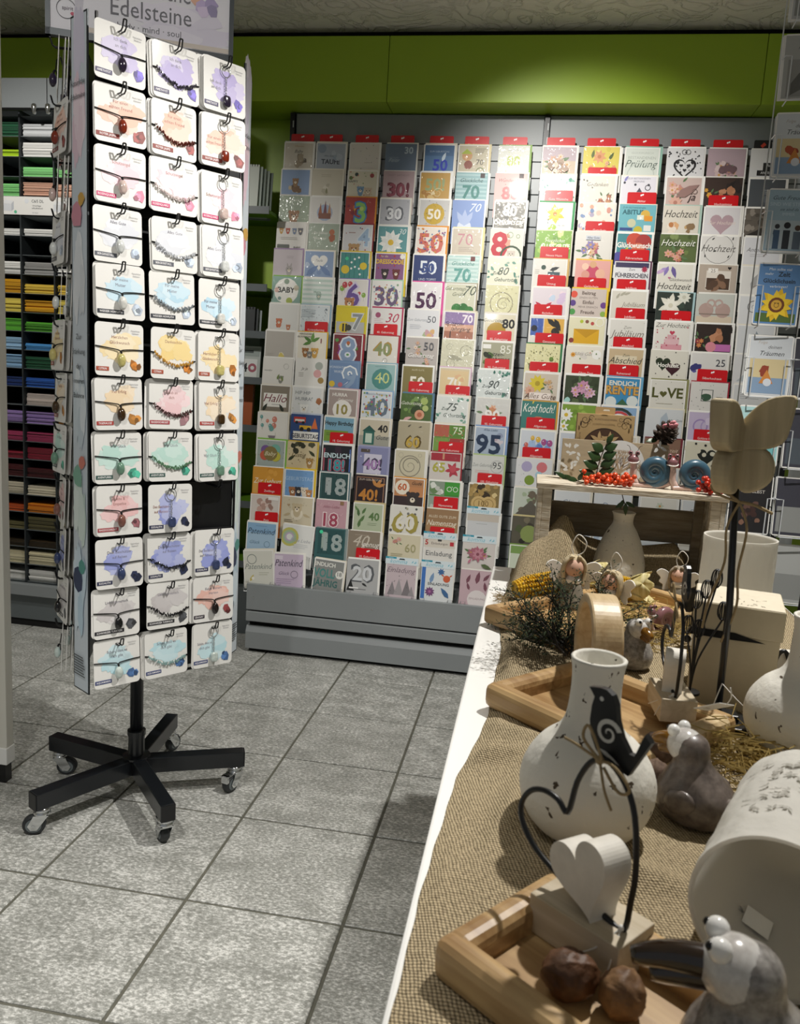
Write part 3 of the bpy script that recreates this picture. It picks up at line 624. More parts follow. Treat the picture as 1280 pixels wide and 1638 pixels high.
# bg | envelope | picture | description (for the label) | divider text standing in front, below
L_ = {}
L_[0] = [
 ('#cfc8ba','-','T Willkommen #b08a3a .05 .84;I Baby #3c3a36 .12 .62;X 12 .62 .3 .2 #8d7f68 #a99b84 #5d5244','beige baby card with gold lettering and cuddly toy'),
 ('#8ba3c8','-','X 14 .5 .3 .22 #7a5a36 #5d4630 #8f7048 #c8b898;A .5 .55 .1 #9a7448','blue card with teddy bear in a basket'),
 ('#9fae98','-','N ENDLICH #c9d0c2 .09 .8;T BIST_DU_DA #c9d0c2 .05 .66;A .5 .28 .17 #9a6a38','sage green card with brown teddy bear face'),
 ('#e6e3de','-','A .16 .72 .07 #c69a4a;A .38 .72 .07 #b8503a;A .6 .72 .07 #7a8aa8;A .8 .72 .08 #6a6a72;Z 2 .15 .45 .6 #c8c4bc;R .05 .08 .45 .2 #5a6058;T BABY #4a4a4a .08 .06 .72','white card with four small cartoon animals in a row'),
 ('#c9bfc4','#a58ab0','A .56 .28 .12 #a8a2a0 l;Z 2 .45 .75 .3 #b5aab0','mauve card with small grey rabbit'),
 ('#84a89a','#7fb04a','C .5 .48 .42 #f2f1ea;N BABY #20241f .2 .42;C .5 .82 .09 #8aa08a;C .17 .5 .08 #d8b0a0;C .62 .12 .11 #a8b84a;C .84 .6 .09 #c0b8a0;C .28 .2 .06 #7f9a92','green card reading BABY inside a white circle'),
 ('#dcdcd8','-','X 3 .38 .2 .05 #c8704a #b8623e;A .36 .34 .1 #c8704a;A .68 .16 .07 #c0764f','pale card with orange fox and cub'),
 ('#b9b4ac','-','X 3 .55 .1 .05 #c8b04a #d9c76a #f0e8c8;Z 2 .1 .14 .25 #a7a29a','plain grey card with tiny yellow bird at the foot'),
 ('#e4e2dc','-','I wunder #55554f .07 .5 .2;A .62 .25 .09 #8a8c82;L .5 .2 .2 70 #7a8a50;L .7 .15 .2 110 #7a8a50;O .78 .7 .09 .012 #b8b8b4','white card with zebra drawing and upright script'),
 ('#8a8172','-','X 5 .5 .45 .2 #f3f1ea #f3f1ea;R .12 .2 .88 .7 #f3f1ea;I Hallo #7a2038 .3 .38;Z 1 .4 .28 .35 #888888;L .1 .02 .3 60 #2d3326;L .8 .02 .3 120 #2d3326','brown card reading Hallo in dark red script'),
 ('#ebe9e2','-','B 7 #d98a78 #6fa8a4 #6a6f7a #e3c89a;C .5 .15 .12 #8a7f8a;R .38 .15 .62 .3 #ebe9e2','white card with balloons over a pram'),
 ('#a9b5b0','#86c04a','D 16 .012 #5a6a68;C .32 .62 .16 #7a5a9a;C .66 .66 .17 #7ab8a8;C .3 .42 .16 #c8604a;C .68 .4 .17 #c8c04a;C .5 .5 .24 #8a7a4a;I Baby #e8e2c0 .16 .42','grey-green card reading Baby on coloured discs'),
 ('#d79a3a','-','R .03 .02 .97 .4 #e0ac58;I Zur_Geburt #f6efe0 .2 .4;X 4 .5 .8 .3 #cf8e30 #e2a648','orange card reading Zur Geburt'),
 ('#d8cfc8','#d07a30','X 14 .45 .62 .3 #b8968a #c9a89c #a07f74 #dcc4ba;R .6 .82 .95 .94 #f0ede8;T ZWILLINGE #6a5a52 .09 .16','photo card of tiny baby hands with orange envelope'),
 ('#a9c6de','-','R .03 .6 .97 .95 #8db4d6;I Patenkind #31425a .22 .56;I Glück #5a7a9a .12 .2 .3;O .7 .2 .1 .012 #5a7a9a;Z 1 .3 .85 .4 #6f95bb','blue card reading Patenkind in dark script'),
 ('#dcdcd2','-','O .28 .72 .16 .02 #6f7a78;I Patenkind #7f8a86 .17 .42;Z 2 .5 .3 .35 #b8b8a8;L .2 .05 .25 60 #c9b860;C .3 .14 .05 #f5f3ea','ivory card with large script P reading Patenkind, tilted'),
]
L_[1] = [
 ('#a9b2bf','-','C .2 .78 .14 #8f9db0;I Alles_Gute_zur #4a5260 .06 .5;N TAUFE #3d4450 .17 .24;X 3 .75 .6 .2 #9aa8ba #b6bfca','blue-grey card reading TAUFE'),
 ('#cfc9b8','-','X 4 .5 .3 .2 #bdb7a4 #dcd7c8;Z 2 .3 .8 .4 #b5ae9a;L .5 .12 .2 90 #8b8a6a','plain beige card in a crinkled sleeve'),
 ('#e1dfdb','-','C .5 .42 .26 #aab8d0;M .28 .32 .14 .45 #a86a48;M .44 .32 .14 .55 #7a4a52;M .58 .32 .14 .45 #c09068;R .3 .2 .7 .4 #8a5a4a','white card with little brown castle crown'),
 ('#a3b09f','-','I Ein_kleines #f0efe8 .09 .62 .4;I Wunder #f0efe8 .1 .42 .4;X 2 .78 .5 .02 #a8603a;R .72 .35 .82 .7 #a85a3a;C .77 .7 .09 #b5673f','sage green card with small copper trophy'),
 ('#8fa6c9','-','X 6 .5 .4 .4 #a9bbd6 #7f98c0 #b9c8df;H .5 .6 .55 #f1f0ec;I Taufe #7f7f88 .09 .6;L .1 .1 .5 40 #6f8ab8;L .9 .1 .5 140 #6f8ab8','blue card with big white heart'),
 ('#e3ebe6','-','S 6 #c3d9cf;A .55 .35 .08 #9ab0a4;N Hurra #8fb0a0 .08 .45','mint striped card'),
 ('#d5dee2','#9ab8cc','Z 5 .05 .8 .5 #8a979f;D 60 .01 #4a4a52 #6a5a6a #4a4a52;C .88 .85 .03 #6a7a8a','pale blue card with wavy lines and dots'),
 ('#efe9d8','#e3b92e','N HERZLICHEN #3a3a34 .06 .9 .3;N GLÜCKWUNSCH #3a3a34 .06 .8 .3;L .5 .65 .32 30 #5a8a3a;L .5 .65 .32 80 #6a9a44;L .5 .65 .32 150 #4f7f34;L .5 .65 .32 200 #5a8a3a;A .3 .3 .11 #a8723a;A .62 .3 .12 #d8a850;A .45 .2 .09 #8a8a88;N 1 #8a3a4a .16 .62 .82','card with palm, monkey and giraffe and a number 1'),
 ('#e9e8e3','-','C .78 .78 .13 #a9b0a8;C .74 .5 .13 #dca8a8;C .86 .26 .1 #a88a4a;I Ja_ja #55524e .1 .62 .3;Z 3 .12 .5 .2 #9a968e','white card with grey, pink and gold balloons'),
 ('#dfe1e0','-','T HIP_HIP #6a7078 .13 .72 .36;T HURRA! #6a7078 .13 .5 .4;A .42 .22 .13 #f2f2ee;X 3 .95 .5 .05 #b5764a #a5683e;D 8 .02 #9aa4a8 #b8c0a0','white card reading HIP HIP HURRA with cow'),
 ('#2c4a80','#b9c4d4','R .1 .7 .5 .9 #c0392b;R .14 .74 .46 .82 #e8e4da;C .2 .7 .05 #1a1a1a;C .42 .7 .05 #1a1a1a;R .3 .46 .7 .6 #e0b030;C .38 .46 .07 #1a1a1a;C .62 .46 .07 #1a1a1a;M .7 .5 .22 .4 #d8703a;R .1 .08 .95 .38 #efeee8;N GEBURTSTAG #3a3a4a .16 .14','navy card with fire engine and digger'),
 ('#d9c9a4','#d6b84a','X 8 .5 .9 .4 #3a3a2a #4f4f38;L .05 .3 .3 40 #3a4028;L .95 .5 .3 140 #3a4028;I Lustig #6a5a3a .16 .45 .4;A .78 .3 .12 #b08a50;D 14 .015 #6a5a40','beige jungle card with lion'),
 ('#79a4d4','#eac52a','T GEBURTSTAG #b6d0ea .14 .6;A .3 .22 .13 #a8734a;A .5 .24 .12 #3a3a40;A .7 .24 .12 #e0d5c4;A .85 .18 .1 #c08a5a;D 10 .012 #3a5a8a','blue card with crowd of animals and yellow envelope'),
 ('#d3c9b0','-','C .5 .4 .2 #e8dfca;A .5 .6 .16 #cdbd9c;L .3 .4 .25 200 #bfae8c;L .7 .4 .25 -20 #bfae8c;H .22 .7 .1 #b49a78;D 12 .012 #9a8a68;Z 2 .1 .15 .3 #6a5a44','beige card with fluffy chick'),
 ('#e6e7e4','-','O .25 .55 .3 .09 #c7c46a;O .25 .55 .22 .07 #a8c0a0;O .25 .55 .15 .05 #c0b0c8;L .3 .4 .2 60 #b9c0c8;I Alles_Liebe #a8aab0 .12 .4 .62;Z 3 .4 .3 .5 #c6c8ca','white card with pale rainbow'),
 ('#cdbcd2','-','I Patenkind #3d3a4c .22 .6;I Glück #6a5a78 .1 .34 .35;O .68 .36 .12 .014 #4a4258;Z 3 .1 .2 .6 #a892b4;R .05 .8 .3 .92 #e3d8e6','lilac card reading Patenkind'),
]
L_[2] = [
 ('#dfdad2','-','D 10 .012 #4a4a4a;Z 1 .5 .3 .2 #bab4a8','off-white card with scattered black dots'),
 ('#d9d4bf','-','C .3 .85 .06 #3a4a48;C .8 .82 .07 #a04a4a;C .12 .72 .06 #6a7a4a;A .45 .3 .11 #7a9ab8;A .7 .25 .12 #d0c0a8;D 14 .02 #c8a84a #8aa87a #c07a6a;T HAPPY #4a5a58 .09 .55 .2','cream card with animals and balloons'),
 ('#a83a34','#d98f2c','X 14 .5 .5 .5 #c86a2a #5a2a3a #d8a030 #8a2a3a;K 3 #8fc86a .72 .12 .52 #3f7fc0;C .55 .6 .07 #c8e07a','dark red card with rainbow number 3'),
 ('#dcdde0','#8a2434','K 4 #a9c4e0 .62 .25 .72 #dfe8f0;A .4 .12 .18 #c09a68;D 8 .02 #5a6a8a #b04a4a;Z 1 .2 .7 .3 #9a5a4a','pale card with blue number 4 and bear'),
 ('#3f8a86','#e6c52e','S 1 #3f8a86;R .06 .06 .94 .94 #4a9490;R .18 .06 .2 .94 #2f7a76;R .34 .06 .36 .94 #2f7a76;R .5 .06 .52 .94 #2f7a76;R .66 .06 .68 .94 #2f7a76;R .82 .06 .84 .94 #2f7a76;C .2 .36 .14 #e8cc3a;C .8 .5 .12 #e8cc3a;C .4 .62 .035 #ffffff;C .5 .74 .035 #ffffff;C .64 .8 .035 #ffffff;C .52 .46 .035 #ffffff;C .66 .4 .035 #ffffff;C .7 .2 .035 #ffffff;C .4 .4 .035 #ffffff;C .24 .75 .06 #4ad8a0','teal card with yellow smileys and number in dots'),
 ('#e6e2dd','#9a86c0','B 5 #c0404a #4a9a90 #8ab04a;K 6 #6a4f9a .8 .05 .5 #d8cfe8;A .4 .16 .16 #b57a4a','white card with purple balloon number and bear cub'),
 ('#c9bf3f','#e3d32a','R .03 .03 .97 .45 #b9bab8;R .03 .45 .97 .97 #dcc922;C .3 .24 .17 #e3c62a;R .24 .1 .3 .38 #2a2a24;R .34 .1 .4 .38 #2a2a24;C .45 .24 .1 #3a3a30;K 7 #8f9498 .56 .2 .74 #d8dcde','yellow card with bee and silver number 7'),
 ('#7a2a34','#a02030','X 16 .5 .5 .55 #c8b83a #3a6ab0 #d85a3a #5a9a4a #8a3a8a;K 8 #8aa0c0 .85 .03 .52 #dfe4ee;C .52 .68 .06 #c06a3a','colourful balloon card with grey-blue number 8'),
 ('#7d99bd','#6f90b8','R .05 .05 .95 .95 #7390b8;T WÜNSCH_DIR #dbe4ee .08 .75 .28;T WAS #dbe4ee .1 .58 .3;K 9 #8ea6c4 .78 .05 .7 #eef2f6;C .12 .18 .1 #e0c03a;C .4 .16 .08 #c07080','blue card with number 9 and smiley'),
 ('#a99a94','#d8b8bc','N HURRA #efece6 .12 .74 .4;I Geburtstag #efece6 .09 .58 .6;C .5 .26 .32 #efece6;N 10 #9a8f4a .36 .1','taupe card reading 10 inside a white disc with pink envelope'),
 ('#8fb4c4','-','R .05 .4 .95 .95 #7aa8c0;N Happy_Birthday #1e2422 .14 .7;R .02 .1 .8 .5 #7a9c3a;Z 2 .1 .38 .6 #3a5a2a','blue and green card reading Happy Birthday'),
 ('#20222a','-','R .06 .04 .1 .85 #b85a6a;R .9 .04 .94 .85 #5a7ac0;X 3 .5 .85 .1 #3a2a3a #5a4a6a;N ENDLICH #cfe4ea .17 .52;K 18! #3aa0aa .4 .06 .5 #c0607a','black neon card reading ENDLICH 18'),
 ('#3c5f60','#66808a','R .1 .05 .95 .95 #2f4f50;R .22 .25 .42 .8 #a8b0b0;N 18 #a9b4b4 .6 .2 .6;D 20 .015 #16282a #20383a','dark teal card with frosted number 18, upper of two'),
 ('#c9a0aa','-','D 24 .012 #a86a78 #e8d0d4;I Alles_Liebe #b8808c .1 .72;K 18 #a84a60 .48 .06 .5 #f0dde0;R .78 .85 .9 .98 #9a7a5a','pink card with raspberry number 18'),
 ('#356062','#8a9a9a','R .1 .05 .95 .95 #2a5254;R .22 .25 .42 .85 #9fb0a8;N 18 #a3b2b0 .6 .2 .6;D 20 .015 #16282a #20383a;C .2 .85 .06 #4ae0a8','dark teal card with frosted number 18, lower of two'),
 ('#8a8c8a','-','N ENDLICH #e8e8e2 .12 .78 .35;N VOLL- #4a8a86 .26 .45 .4;N JÄHRIG #3a6a68 .2 .18 .42;C .85 .58 .13 #e8e8e2;N 18 #8a8c8a .12 .54 .85','grey card reading ENDLICH VOLLJÄHRIG'),
]
L_[3] = [
 ('#6f8096','-','N 30 #b9c8d4 .24 .66 .75;I Feier #aebccb .14 .35 .3;Z 3 .1 .5 .4 #8fa0b4','slate blue card with outlined 30'),
 ('#b79fa4','-','T HAPPY_BIRTHDAY #9a8488 .07 .82;N 30! #6f2a3c .5 .1;N 30 #94485a .44 .12 .47','mauve card with dark red foil 30'),
 ('#b9bbc2','-','N 30 #6a6d74 .5 .22;N 30 #e8eaee .4 .26;D 6 .012 #7a7a80','grey card with silver foil 30'),
 ('#5f9a9e','-','F .45 .4 .4 #f0f1ec #e0b92e;F .45 .4 .34 #e3e6e2 #e0b92e;I 30 #e4efee .2 .7 .8','teal card with white daisy and 30'),
 ('#8a5a86','#e3c51e','T Für_alle #e8d8a0 .07 .85 .3;N DRESSCODE #e3c02e .16 .62;A .35 .3 .12 #2a2024;A .72 .3 .12 #6a2a2a;C .9 .88 .08 #f0ede6;D 5 .03 #c03030','purple cartoon card reading DRESSCODE with yellow envelope'),
 ('#e4e3df','#a8d0b4','N 30 #6a5a7a .66 .12;D 40 .03 #c87a7a #7a9ab0 #c8b07a #8aa88a','white card with patterned 30 and mint border'),
 ('#e1dfdc','#b02a58','I 30 #b8284f .34 .5 .7;C .22 .75 .09 #a05070;Z 3 .1 .6 .3 #c8a8b0','white card with crimson 30 and magenta envelope'),
 ('#e3e0d8','#a83040','N 40 #b0904a .5 .3;N 40 #8f9a6a .42 .32;O .6 .12 .08 .012 #8a8a86','white card with gold and green 40'),
 ('#9cc0c0','#8fb4c4','C .55 .45 .34 #4f8f8a;T 40 #cfd88a .4 .3 .55;Z 1 .3 .88 .4 #7aa0a0','light teal card with 40 in a dark teal disc'),
 ('#d5dde4','#8fb0d0','N 40 #6a7a8a .62 .14;D 46 .03 #c8704a #7aa05a #d0b04a #5a8ab0 #c05a7a;T Herzlichen_Glückwunsch #8a9aaa .05 .88','pale blue card with flower-filled 40'),
 ('#cfc6b0','-','R .02 .02 .98 .4 #a9a89c;R .15 .08 .5 .55 #2f6a60;M .1 .55 .45 .22 #275a52;R .22 .14 .43 .48 #cfe0d0;N 40 #1e1e20 .26 .55 .76;I Gute #3a3a3c .16 .28 .76','beige card with teal lantern and black 40'),
 ('#8d90b8','#a3a6c8','R .22 .05 .8 .75 #d6d3e6;N 40! #4a4560 .42 .2;N 40! #b08ac0 .34 .22;R .1 .8 .4 .92 #5a5048;D 8 .02 #e8e8f0','lilac card with purple outlined 40'),
 ('#3a2a2c','-','R .06 .04 .94 .92 #b88a6a;R .08 .05 .92 .9 #2e2024;L .7 .6 .3 60 #c88a4a;L .7 .6 .3 20 #c88a4a;L .7 .6 .3 120 #c88a4a;N 40! #c8863a .4 .1 .45;T ZUM_GEBURTSTAG #d8c8b8 .07 .8','black card with bronze 40 and fireworks'),
 ('#b9c4a8','#d0c090','L .2 .1 .3 80 #5a7a4a;L .25 .3 .28 60 #5a7a4a;L .2 .5 .28 100 #4f6f44;L .3 .6 .25 60 #5a7a4a;L .15 .7 .2 120 #6a8a54;N 40 #5f7f4c .28 .4 .7;Z 2 .5 .28 .35 #8a9a7a','pale green card with leaf spray and 40'),
 ('#8f8272','-','I 40 #cfc6b8 .42 .45 .42;I genug #f0ece4 .2 .45 .72;Z 1 .2 .85 .5 #b0a494','taupe card with outlined 40'),
 ('#b4b5b6','-','N 20 #5a5d62 .52 .34;N 20 #d3d6da .42 .38;M .02 .05 .25 .35 #1c1c1e;R .1 .1 .4 .16 #efefef;Z 1 .1 .1 .7 #5a5a5c;L .5 .3 .2 -30 #2a2a2c','silver card with balloon number 20'),
]
L_[4] = [
 ('#4c6f98','-','R .05 .05 .95 .6 #5a80ac;N 50 #2a3fb8 .4 .08 .55;T ZUM_GEBURTSTAG #a8bcd4 .06 .72;L .6 .4 .3 70 #cfe0ee','blue card with royal blue 50'),
 ('#c0984c','-','N 50! #9aa878 .42 .35;X 10 .3 .15 .25 #d8b878 #b07f38 #e3cfa0;W .6 .25 .16 #e3d0a0','gold card with swirls and 50'),
 ('#c9c8c6','-','C .5 .48 .33 #c9a83a;D 26 .012 #5a5a5a #8a8a8a;N 50 #efe9d8 .36 .3','grey card with 50 on a gold glitter disc'),
 ('#e6ddd2','#e0942a','N 50 #c86a5a .68 .1;D 60 .03 #d05a6a #e0a030 #6a8ab0 #8a5a8a #d8804a','pale card with confetti 50 and orange envelope'),
 ('#24386f','-','R .1 .06 .9 .9 #22366e;N 50 #dfe6ee .46 .32;N 50 #2c4684 .34 .36;T UND_TOPFIT #cdd6e2 .08 .08','navy card with white lace 50'),
 ('#e4e1e2','#d8509a','N 50 #451043 .56 .08;D 8 .02 #6a6a72 #8a5a8a','white card with large dark purple 50 and pink envelope'),
 ('#dcdde0','-','I Zum_Geburtstag #8a8f98 .1 .6 .34;T 50 #4a4e58 .24 .56 .78;X 8 .75 .12 .16 #d8b07a #c8a0a8 #a8b890;Z 3 .1 .45 .4 #b8bcc4','white card with slim grey 50 and watercolour flowers'),
 ('#b9b2ae','-','V 5 .28 .62 .22 #dcc4b8 #c8a89a #e3d3c8;V 4 .7 .12 .2 #c89a88 #d8b0a0;T 50 #5f6168 .28 .58 .72;I Geburtstag #f4f2ee .15 .3','grey rose card with 50'),
 ('#8a7f50','-','R .07 .05 .93 .9 #857a4a;N 50 #efeadc .42 .2;T ALLES_GUTE #d8d0b0 .06 .82','olive card with white 50'),
 ('#4f6a34','#5a7f9a','X 12 .4 .6 .4 #3f5a28 #6a8a44 #7a9a54 #2f4420;C .75 .75 .12 #a8bc6a;C .8 .5 .1 #b4c47a;C .62 .26 .16 #d8a080;C .62 .26 .08 #b86a4a;L .1 .05 .3 20 #e0b0b0;I Geburtstag #e6ead8 .12 .6 .35','dark green photo card with a pink bloom'),
 ('#b5ab90','-','N 60 #5d4a14 .44 .08;N 60 #c8a848 .36 .1 .49;L .3 .8 .14 40 #5a5244;L .75 .85 .12 200 #5a5244','taupe card with gold balloon 60'),
 ('#cfc8ae','-','O .5 .42 .34 .03 #8a8474;W .5 .42 .28 #8a8474;O .2 .8 .08 .012 #b0aa94;O .8 .82 .06 .012 #b0aa94','cream card with silver spiral, sixty column'),
 ('#b9845a','#e39a2a','R .03 .03 .97 .35 #3a2a2c;R .03 .35 .97 .7 #c88a5a;C .28 .66 .24 #efe6d4;N 60 #c8602a .24 .56 .28;A .64 .3 .2 #3a302e;I Gude #3a2a20 .12 .78 .75','sunset card with bull and orange 60'),
 ('#e4e2da','-','D 22 .04 #7a7a78 #b5b09a #5a5a5a;N 60 #a89a4a .7 .08;N 60 #e8e4d8 .5 .18','white card with gold outlined 60 and dots'),
 ('#d5cdb2','-','V 4 .2 .75 .16 #d8a8a0 #c88a88;T 60 #a8a478 .3 .4 .7;Z 2 .1 .3 .4 #b8b090','cream card with roses and 60'),
 ('#c9b9bf','-','I Einladung #7a6a74 .16 .72;M .1 .05 .28 .4 #8a8488;M .3 .05 .3 .5 #a39da0;M .55 .05 .3 .5 #7f797d;M .75 .05 .2 .3 #9a9497;D 20 .012 #5a5458','pink invitation pack with grey peaks'),
]
L_[5] = [
 ('#c4bca4','#e6d9b0','C .3 .62 .17 #c89a6a;M .1 .68 .36 .18 #a8b83a;C .35 .3 .14 #8a4a3a;T 70 #4a4640 .2 .3 .72;Z 3 .55 .85 .35 #6a665c;O .75 .06 .14 .03 #6a7a4a','beige cartoon card with elf and 70'),
 ('#8fb4b8','-','S 7 #a9c8ca;I Glückliche #2f5a58 .14 .66;N 70 #3f827c .46 .1;R .76 .82 .9 .98 #3a2a2a','teal striped card with 70, upper of two'),
 ('#7f98cc','-','I 70 #dfe6f2 .3 .6 .72;C .4 .06 .22 #cfd8ea;L .4 .1 .5 120 #a8b8dc;L .4 .1 .5 60 #a8b8dc;L .4 .1 .5 90 #a8b8dc','periwinkle card with white script 70'),
 ('#c9bfae','#e4d8a0','T 70 #c08890 .42 .4 .45;Z 3 .25 .3 .5 #a89a90;V 2 .85 .08 .08 #c07080','beige card with dusty pink 70'),
 ('#b5d4cf','-','S 7 #cfe4e0;I Glückliche #4a8a84 .14 .66;N 70 #5fa098 .46 .1;R .72 .82 .86 .98 #6a2a2a','mint striped card with 70, lower of two'),
 ('#d3d3bc','#b0a890','I Geburtstags- #55604a .13 .76 .36;I Grüße #55604a .13 .56 .45;I 70 #3c4a38 .34 .6 .8;C .4 .12 .16 #2f7a34;C .62 .14 .16 #2a6f30;C .82 .06 .14 #2f7a34','pale green card with clover and 70'),
 ('#9a80a8','#e0d8c0','R .03 .03 .97 .3 #a8705a;R .03 .3 .97 .55 #d8a890;R .03 .55 .97 .97 #8f78a8;N 70 #efe6ee .28 .62 .76;I Spitzen- #2a2430 .15 .5 .35;I jahrgang #2a2430 .15 .32 .55;R .22 .06 .25 .28 #2a2024','purple sunset card reading Spitzenjahrgang 70'),
 ('#d3d1b8','-','W .25 .72 .12 #9a9882;W .75 .6 .2 #9a9882;W .35 .15 .2 #9a9882;L .2 .4 .5 -10 #a8a690','cream card with silver scrolls'),
 ('#d9c9a8','#d8b8cc','R .06 .06 .94 .9 #e0c89c;N 70 #efece2 .36 .3;X 3 .7 .6 .2 #e8d8a8 #e0b890','peach card with white 70 and pink border'),
 ('#dfe4e0','-','G 14 #4f8a7a #6fa08e #8fb4a4;I Zum #5a6a64 .1 .5 .28;I 75 #4a5652 .28 .48 .5;I Geburtstag #5a6a64 .13 .26 .6','white card with eucalyptus leaves and 75'),
 ('#6a8a3c','-','R .02 .55 .48 .97 #b8604a;R .52 .55 .98 .97 #5f8a34;R .02 .03 .48 .5 #7aa048;R .52 .03 .98 .5 #a83a34;T 75 #e8efd8 .26 .66 .75;D 30 .02 #c87a5a #8ab04a','green and red patchwork card with 75'),
 ('#d6d0ca','#a02432','R .03 .7 .97 .97 #a82838;N 65 #b5b04a .34 .3 .3;F .75 .4 .26 #b83a4a #d8a03a;X 3 .75 .4 .1 #b03444 #c84f5a;R .4 .75 .46 .98 #d09a7a','red and white card with gerbera and 65'),
 ('#4f8a3c','-','R .02 .5 .5 .97 #8a9a88;X 12 .25 .7 .18 #c8ccc4 #e0e4dc #6a8a5a;R .52 .5 .97 .97 #3f9a34;O .65 .72 .08 .02 #e4efe0;O .84 .72 .08 .02 #e4efe0;R .02 .03 .97 .46 #9aa89a;X 8 .5 .2 .4 #c4ccc4 #7a9a70','green four-field photo card with smiles'),
 ('#9a7a58','-','R .03 .03 .97 .5 #a8865f;T ALLES_GUTE_ZUM #e8dcc4 .09 .7;I Namenstag #f0e8d6 .2 .42;X 3 .65 .12 .08 #d8a030','brown wooden card reading Namenstag'),
 ('#e3e0da','-','R .02 .65 .98 .97 #d9d2c6;N 5 #b8242c .18 .74 .1;T Einladungen #6a5a54 .09 .76;R .44 .88 .56 .95 #3a3a3a;R .82 .74 .94 .88 #c0303a;T Einladung #3a3f48 .18 .36','white invitation pack reading Einladung with header card'),
 ('#dfe3e4','-','R .02 .03 .14 .97 #3f74c0;L .3 .5 .35 75 #7a9ac0;F .62 .85 .12 #3f6aa0 #3f6aa0;C .8 .66 .11 #d0603a;L .72 .72 .12 140 #d0603a;L .88 .72 .12 40 #d0603a;F .3 .25 .16 #7a4a7a #b070a0;L .9 .1 .4 130 #3f6a9a;T EINLADUNG #2f3a44 .08 .45 .56','white invitation pack with crab, whale and starfish'),
]
L_[6] = [
 ('#cfd1c8','#8fb060','N 80 #a8b84a .34 .3;D 12 .02 #d8d8a0 #c8c88a;T GEBURTSTAG #a8aaa2 .05 .82','grey card with gold-dotted 80 and green edge'),
 ('#e0b8b4','-','I Wundervolle #a06a68 .12 .7;N 80 #cc7a7c .44 .1;D 14 .012 #8a5a5a;R .74 .84 .88 .99 #3a2a2a','pink striped card with coral 80'),
 ('#5a584c','-','X 10 .5 .5 .5 #4a483e #6f6a58 #3a3a32;N 80 #f2efe6 .36 .5;I Geburtstag #f2efe6 .22 .18','dark photo card with white 80'),
 ('#dfe0d2','-','X 3 .6 .6 .2 #e8a08a #d8e0c0;N 8 #c0283a .85 .06 .3;O .68 .05 .34 .06 #2f4a30;A .68 .12 .12 #cfc4b8;O .62 .8 .09 .012 #6a8a5a;O .86 .76 .06 .012 #6a8a5a','white card with red figure 8 and green arch'),
 ('#e8e7d2','-','G 14 #4f8a7a #6fa08e #a0b8a8;I Zum #5a6a5a .1 .4 .28;I 80 #4a5a4c .28 .38 .5;I Geburtstag #5a6a5a .13 .16 .6','cream card with eucalyptus leaves and 80'),
 ('#dedbb2','-','O .5 .36 .36 .03 #9a947a;W .55 .34 .22 #9a947a;D 16 .03 #cfcba0 #c4be94','cream card with silver spiral, eighty column'),
 ('#e0d9c0','-','I Geburtstag #3c3a34 .12 .7 .3;C .4 .35 .3 #b5912a;N 80 #15151a .32 .5 .76','cream card with black 80 over gold disc'),
 ('#a9a890','-','X 8 .2 .4 .2 #5a7a3a #2a3020 #7f9a50;R .05 .75 .3 .9 #efeee8;T 85 #e8e8dc .3 .6 .75;I Spitzen- #1d1f1a .14 .5 .45;I jahrgang #1d1f1a .14 .34 .6','grey-green photo card with white 85'),
 ('#d9e0de','-','G 14 #2f6a5e #4f8a7a #6fa08e;I Zum #4a5654 .1 .38 .28;I 90 #3a4644 .28 .36 .52;I Geburtstag #4a5654 .13 .14 .62','white card with eucalyptus leaves and script 90'),
 ('#d6d6d2','-','V 6 .5 .45 .32 #d08a6a #c86a4a #e0b090;N 90 #f0efea .4 .2','grey card with copper flowers and 90'),
 ('#a9b8cc','#7f9cc8','X 8 .8 .6 .2 #b8a8b4 #8f9ab4 #d0c8d0;N 95 #1f3352 .66 .08 .46;I Alles_Liebe #5a6a80 .08 .86','blue-grey card with big navy 95'),
 ('#d5d6d2','#b0c48a','I Zum_Geburtstag #8a8f8e .12 .6 .34;T 95 #4a4e50 .24 .55 .78;O .78 .62 .2 .01 #8a8f8e;Z 2 .1 .45 .5 #c8a8a8','white card with slim 95 in a ring'),
 ('#8a7648','-','X 40 .5 .6 .55 #c8ac72 #b09358 #dcc690 #3a2c18 #a88a50;C .35 .3 .24 #cdb076;C .65 .3 .24 #cdb076;O .35 .3 .16 .02 #9a7c44;O .65 .3 .16 .02 #9a7c44;T 100 #7a5f30 .2 .22','wood-slice card for one hundred'),
 ('#d0d2d4','-','Z 1 .3 .6 .4 #a8acb0;R .02 .7 .98 .97 #c9c0b4','plain grey card pack with cellophane header'),
 ('#d6cfcb','-','V 7 .5 .5 .3 #b87a88 #c890a0 #a86a7a;F .48 .55 .26 #b06a7c #8a4a5a;F .48 .55 .18 #c48a98 #8a4a5a;L .6 .2 .35 -20 #5a6a44;L .2 .2 .2 60 #c07a90','rose photo card pack'),
 ('#c9aeb6','-','L .2 .6 .3 70 #7a4a58;L .5 .6 .4 80 #7a4a58;L .7 .7 .3 50 #7a4a58;L .3 .4 .25 110 #7a4a58;L .8 .4 .3 100 #7a4a58;C .55 .14 .3 #e4dcdc;T EINLADUNG #a08a90 .06 .14 .55','pink invitation pack with twig pattern'),
]
TAGS_L = {(1,6):'Kindergeburtstag',(3,6):'40. Geburtstag',(6,6):'85. Geburtstag',(6,7):'90. Geburtstag',(4,8):'60. Geburtstag',(5,8):'75. Geburtstag',
 (6,9):'95. Geburtstag',(2,10):'18. Geburtstag',(5,10):'65. Geburtstag',(6,11):'100. Geburtstag',(0,12):'Zwillinge',(5,12):'Namenstag',(0,13):'Pate',(5,13):'Einladungen',(3,14):'20. Geburtstag'}
PACK = {(4,15),(5,15),(6,14),(6,13),(5,14)}
R_ = {}
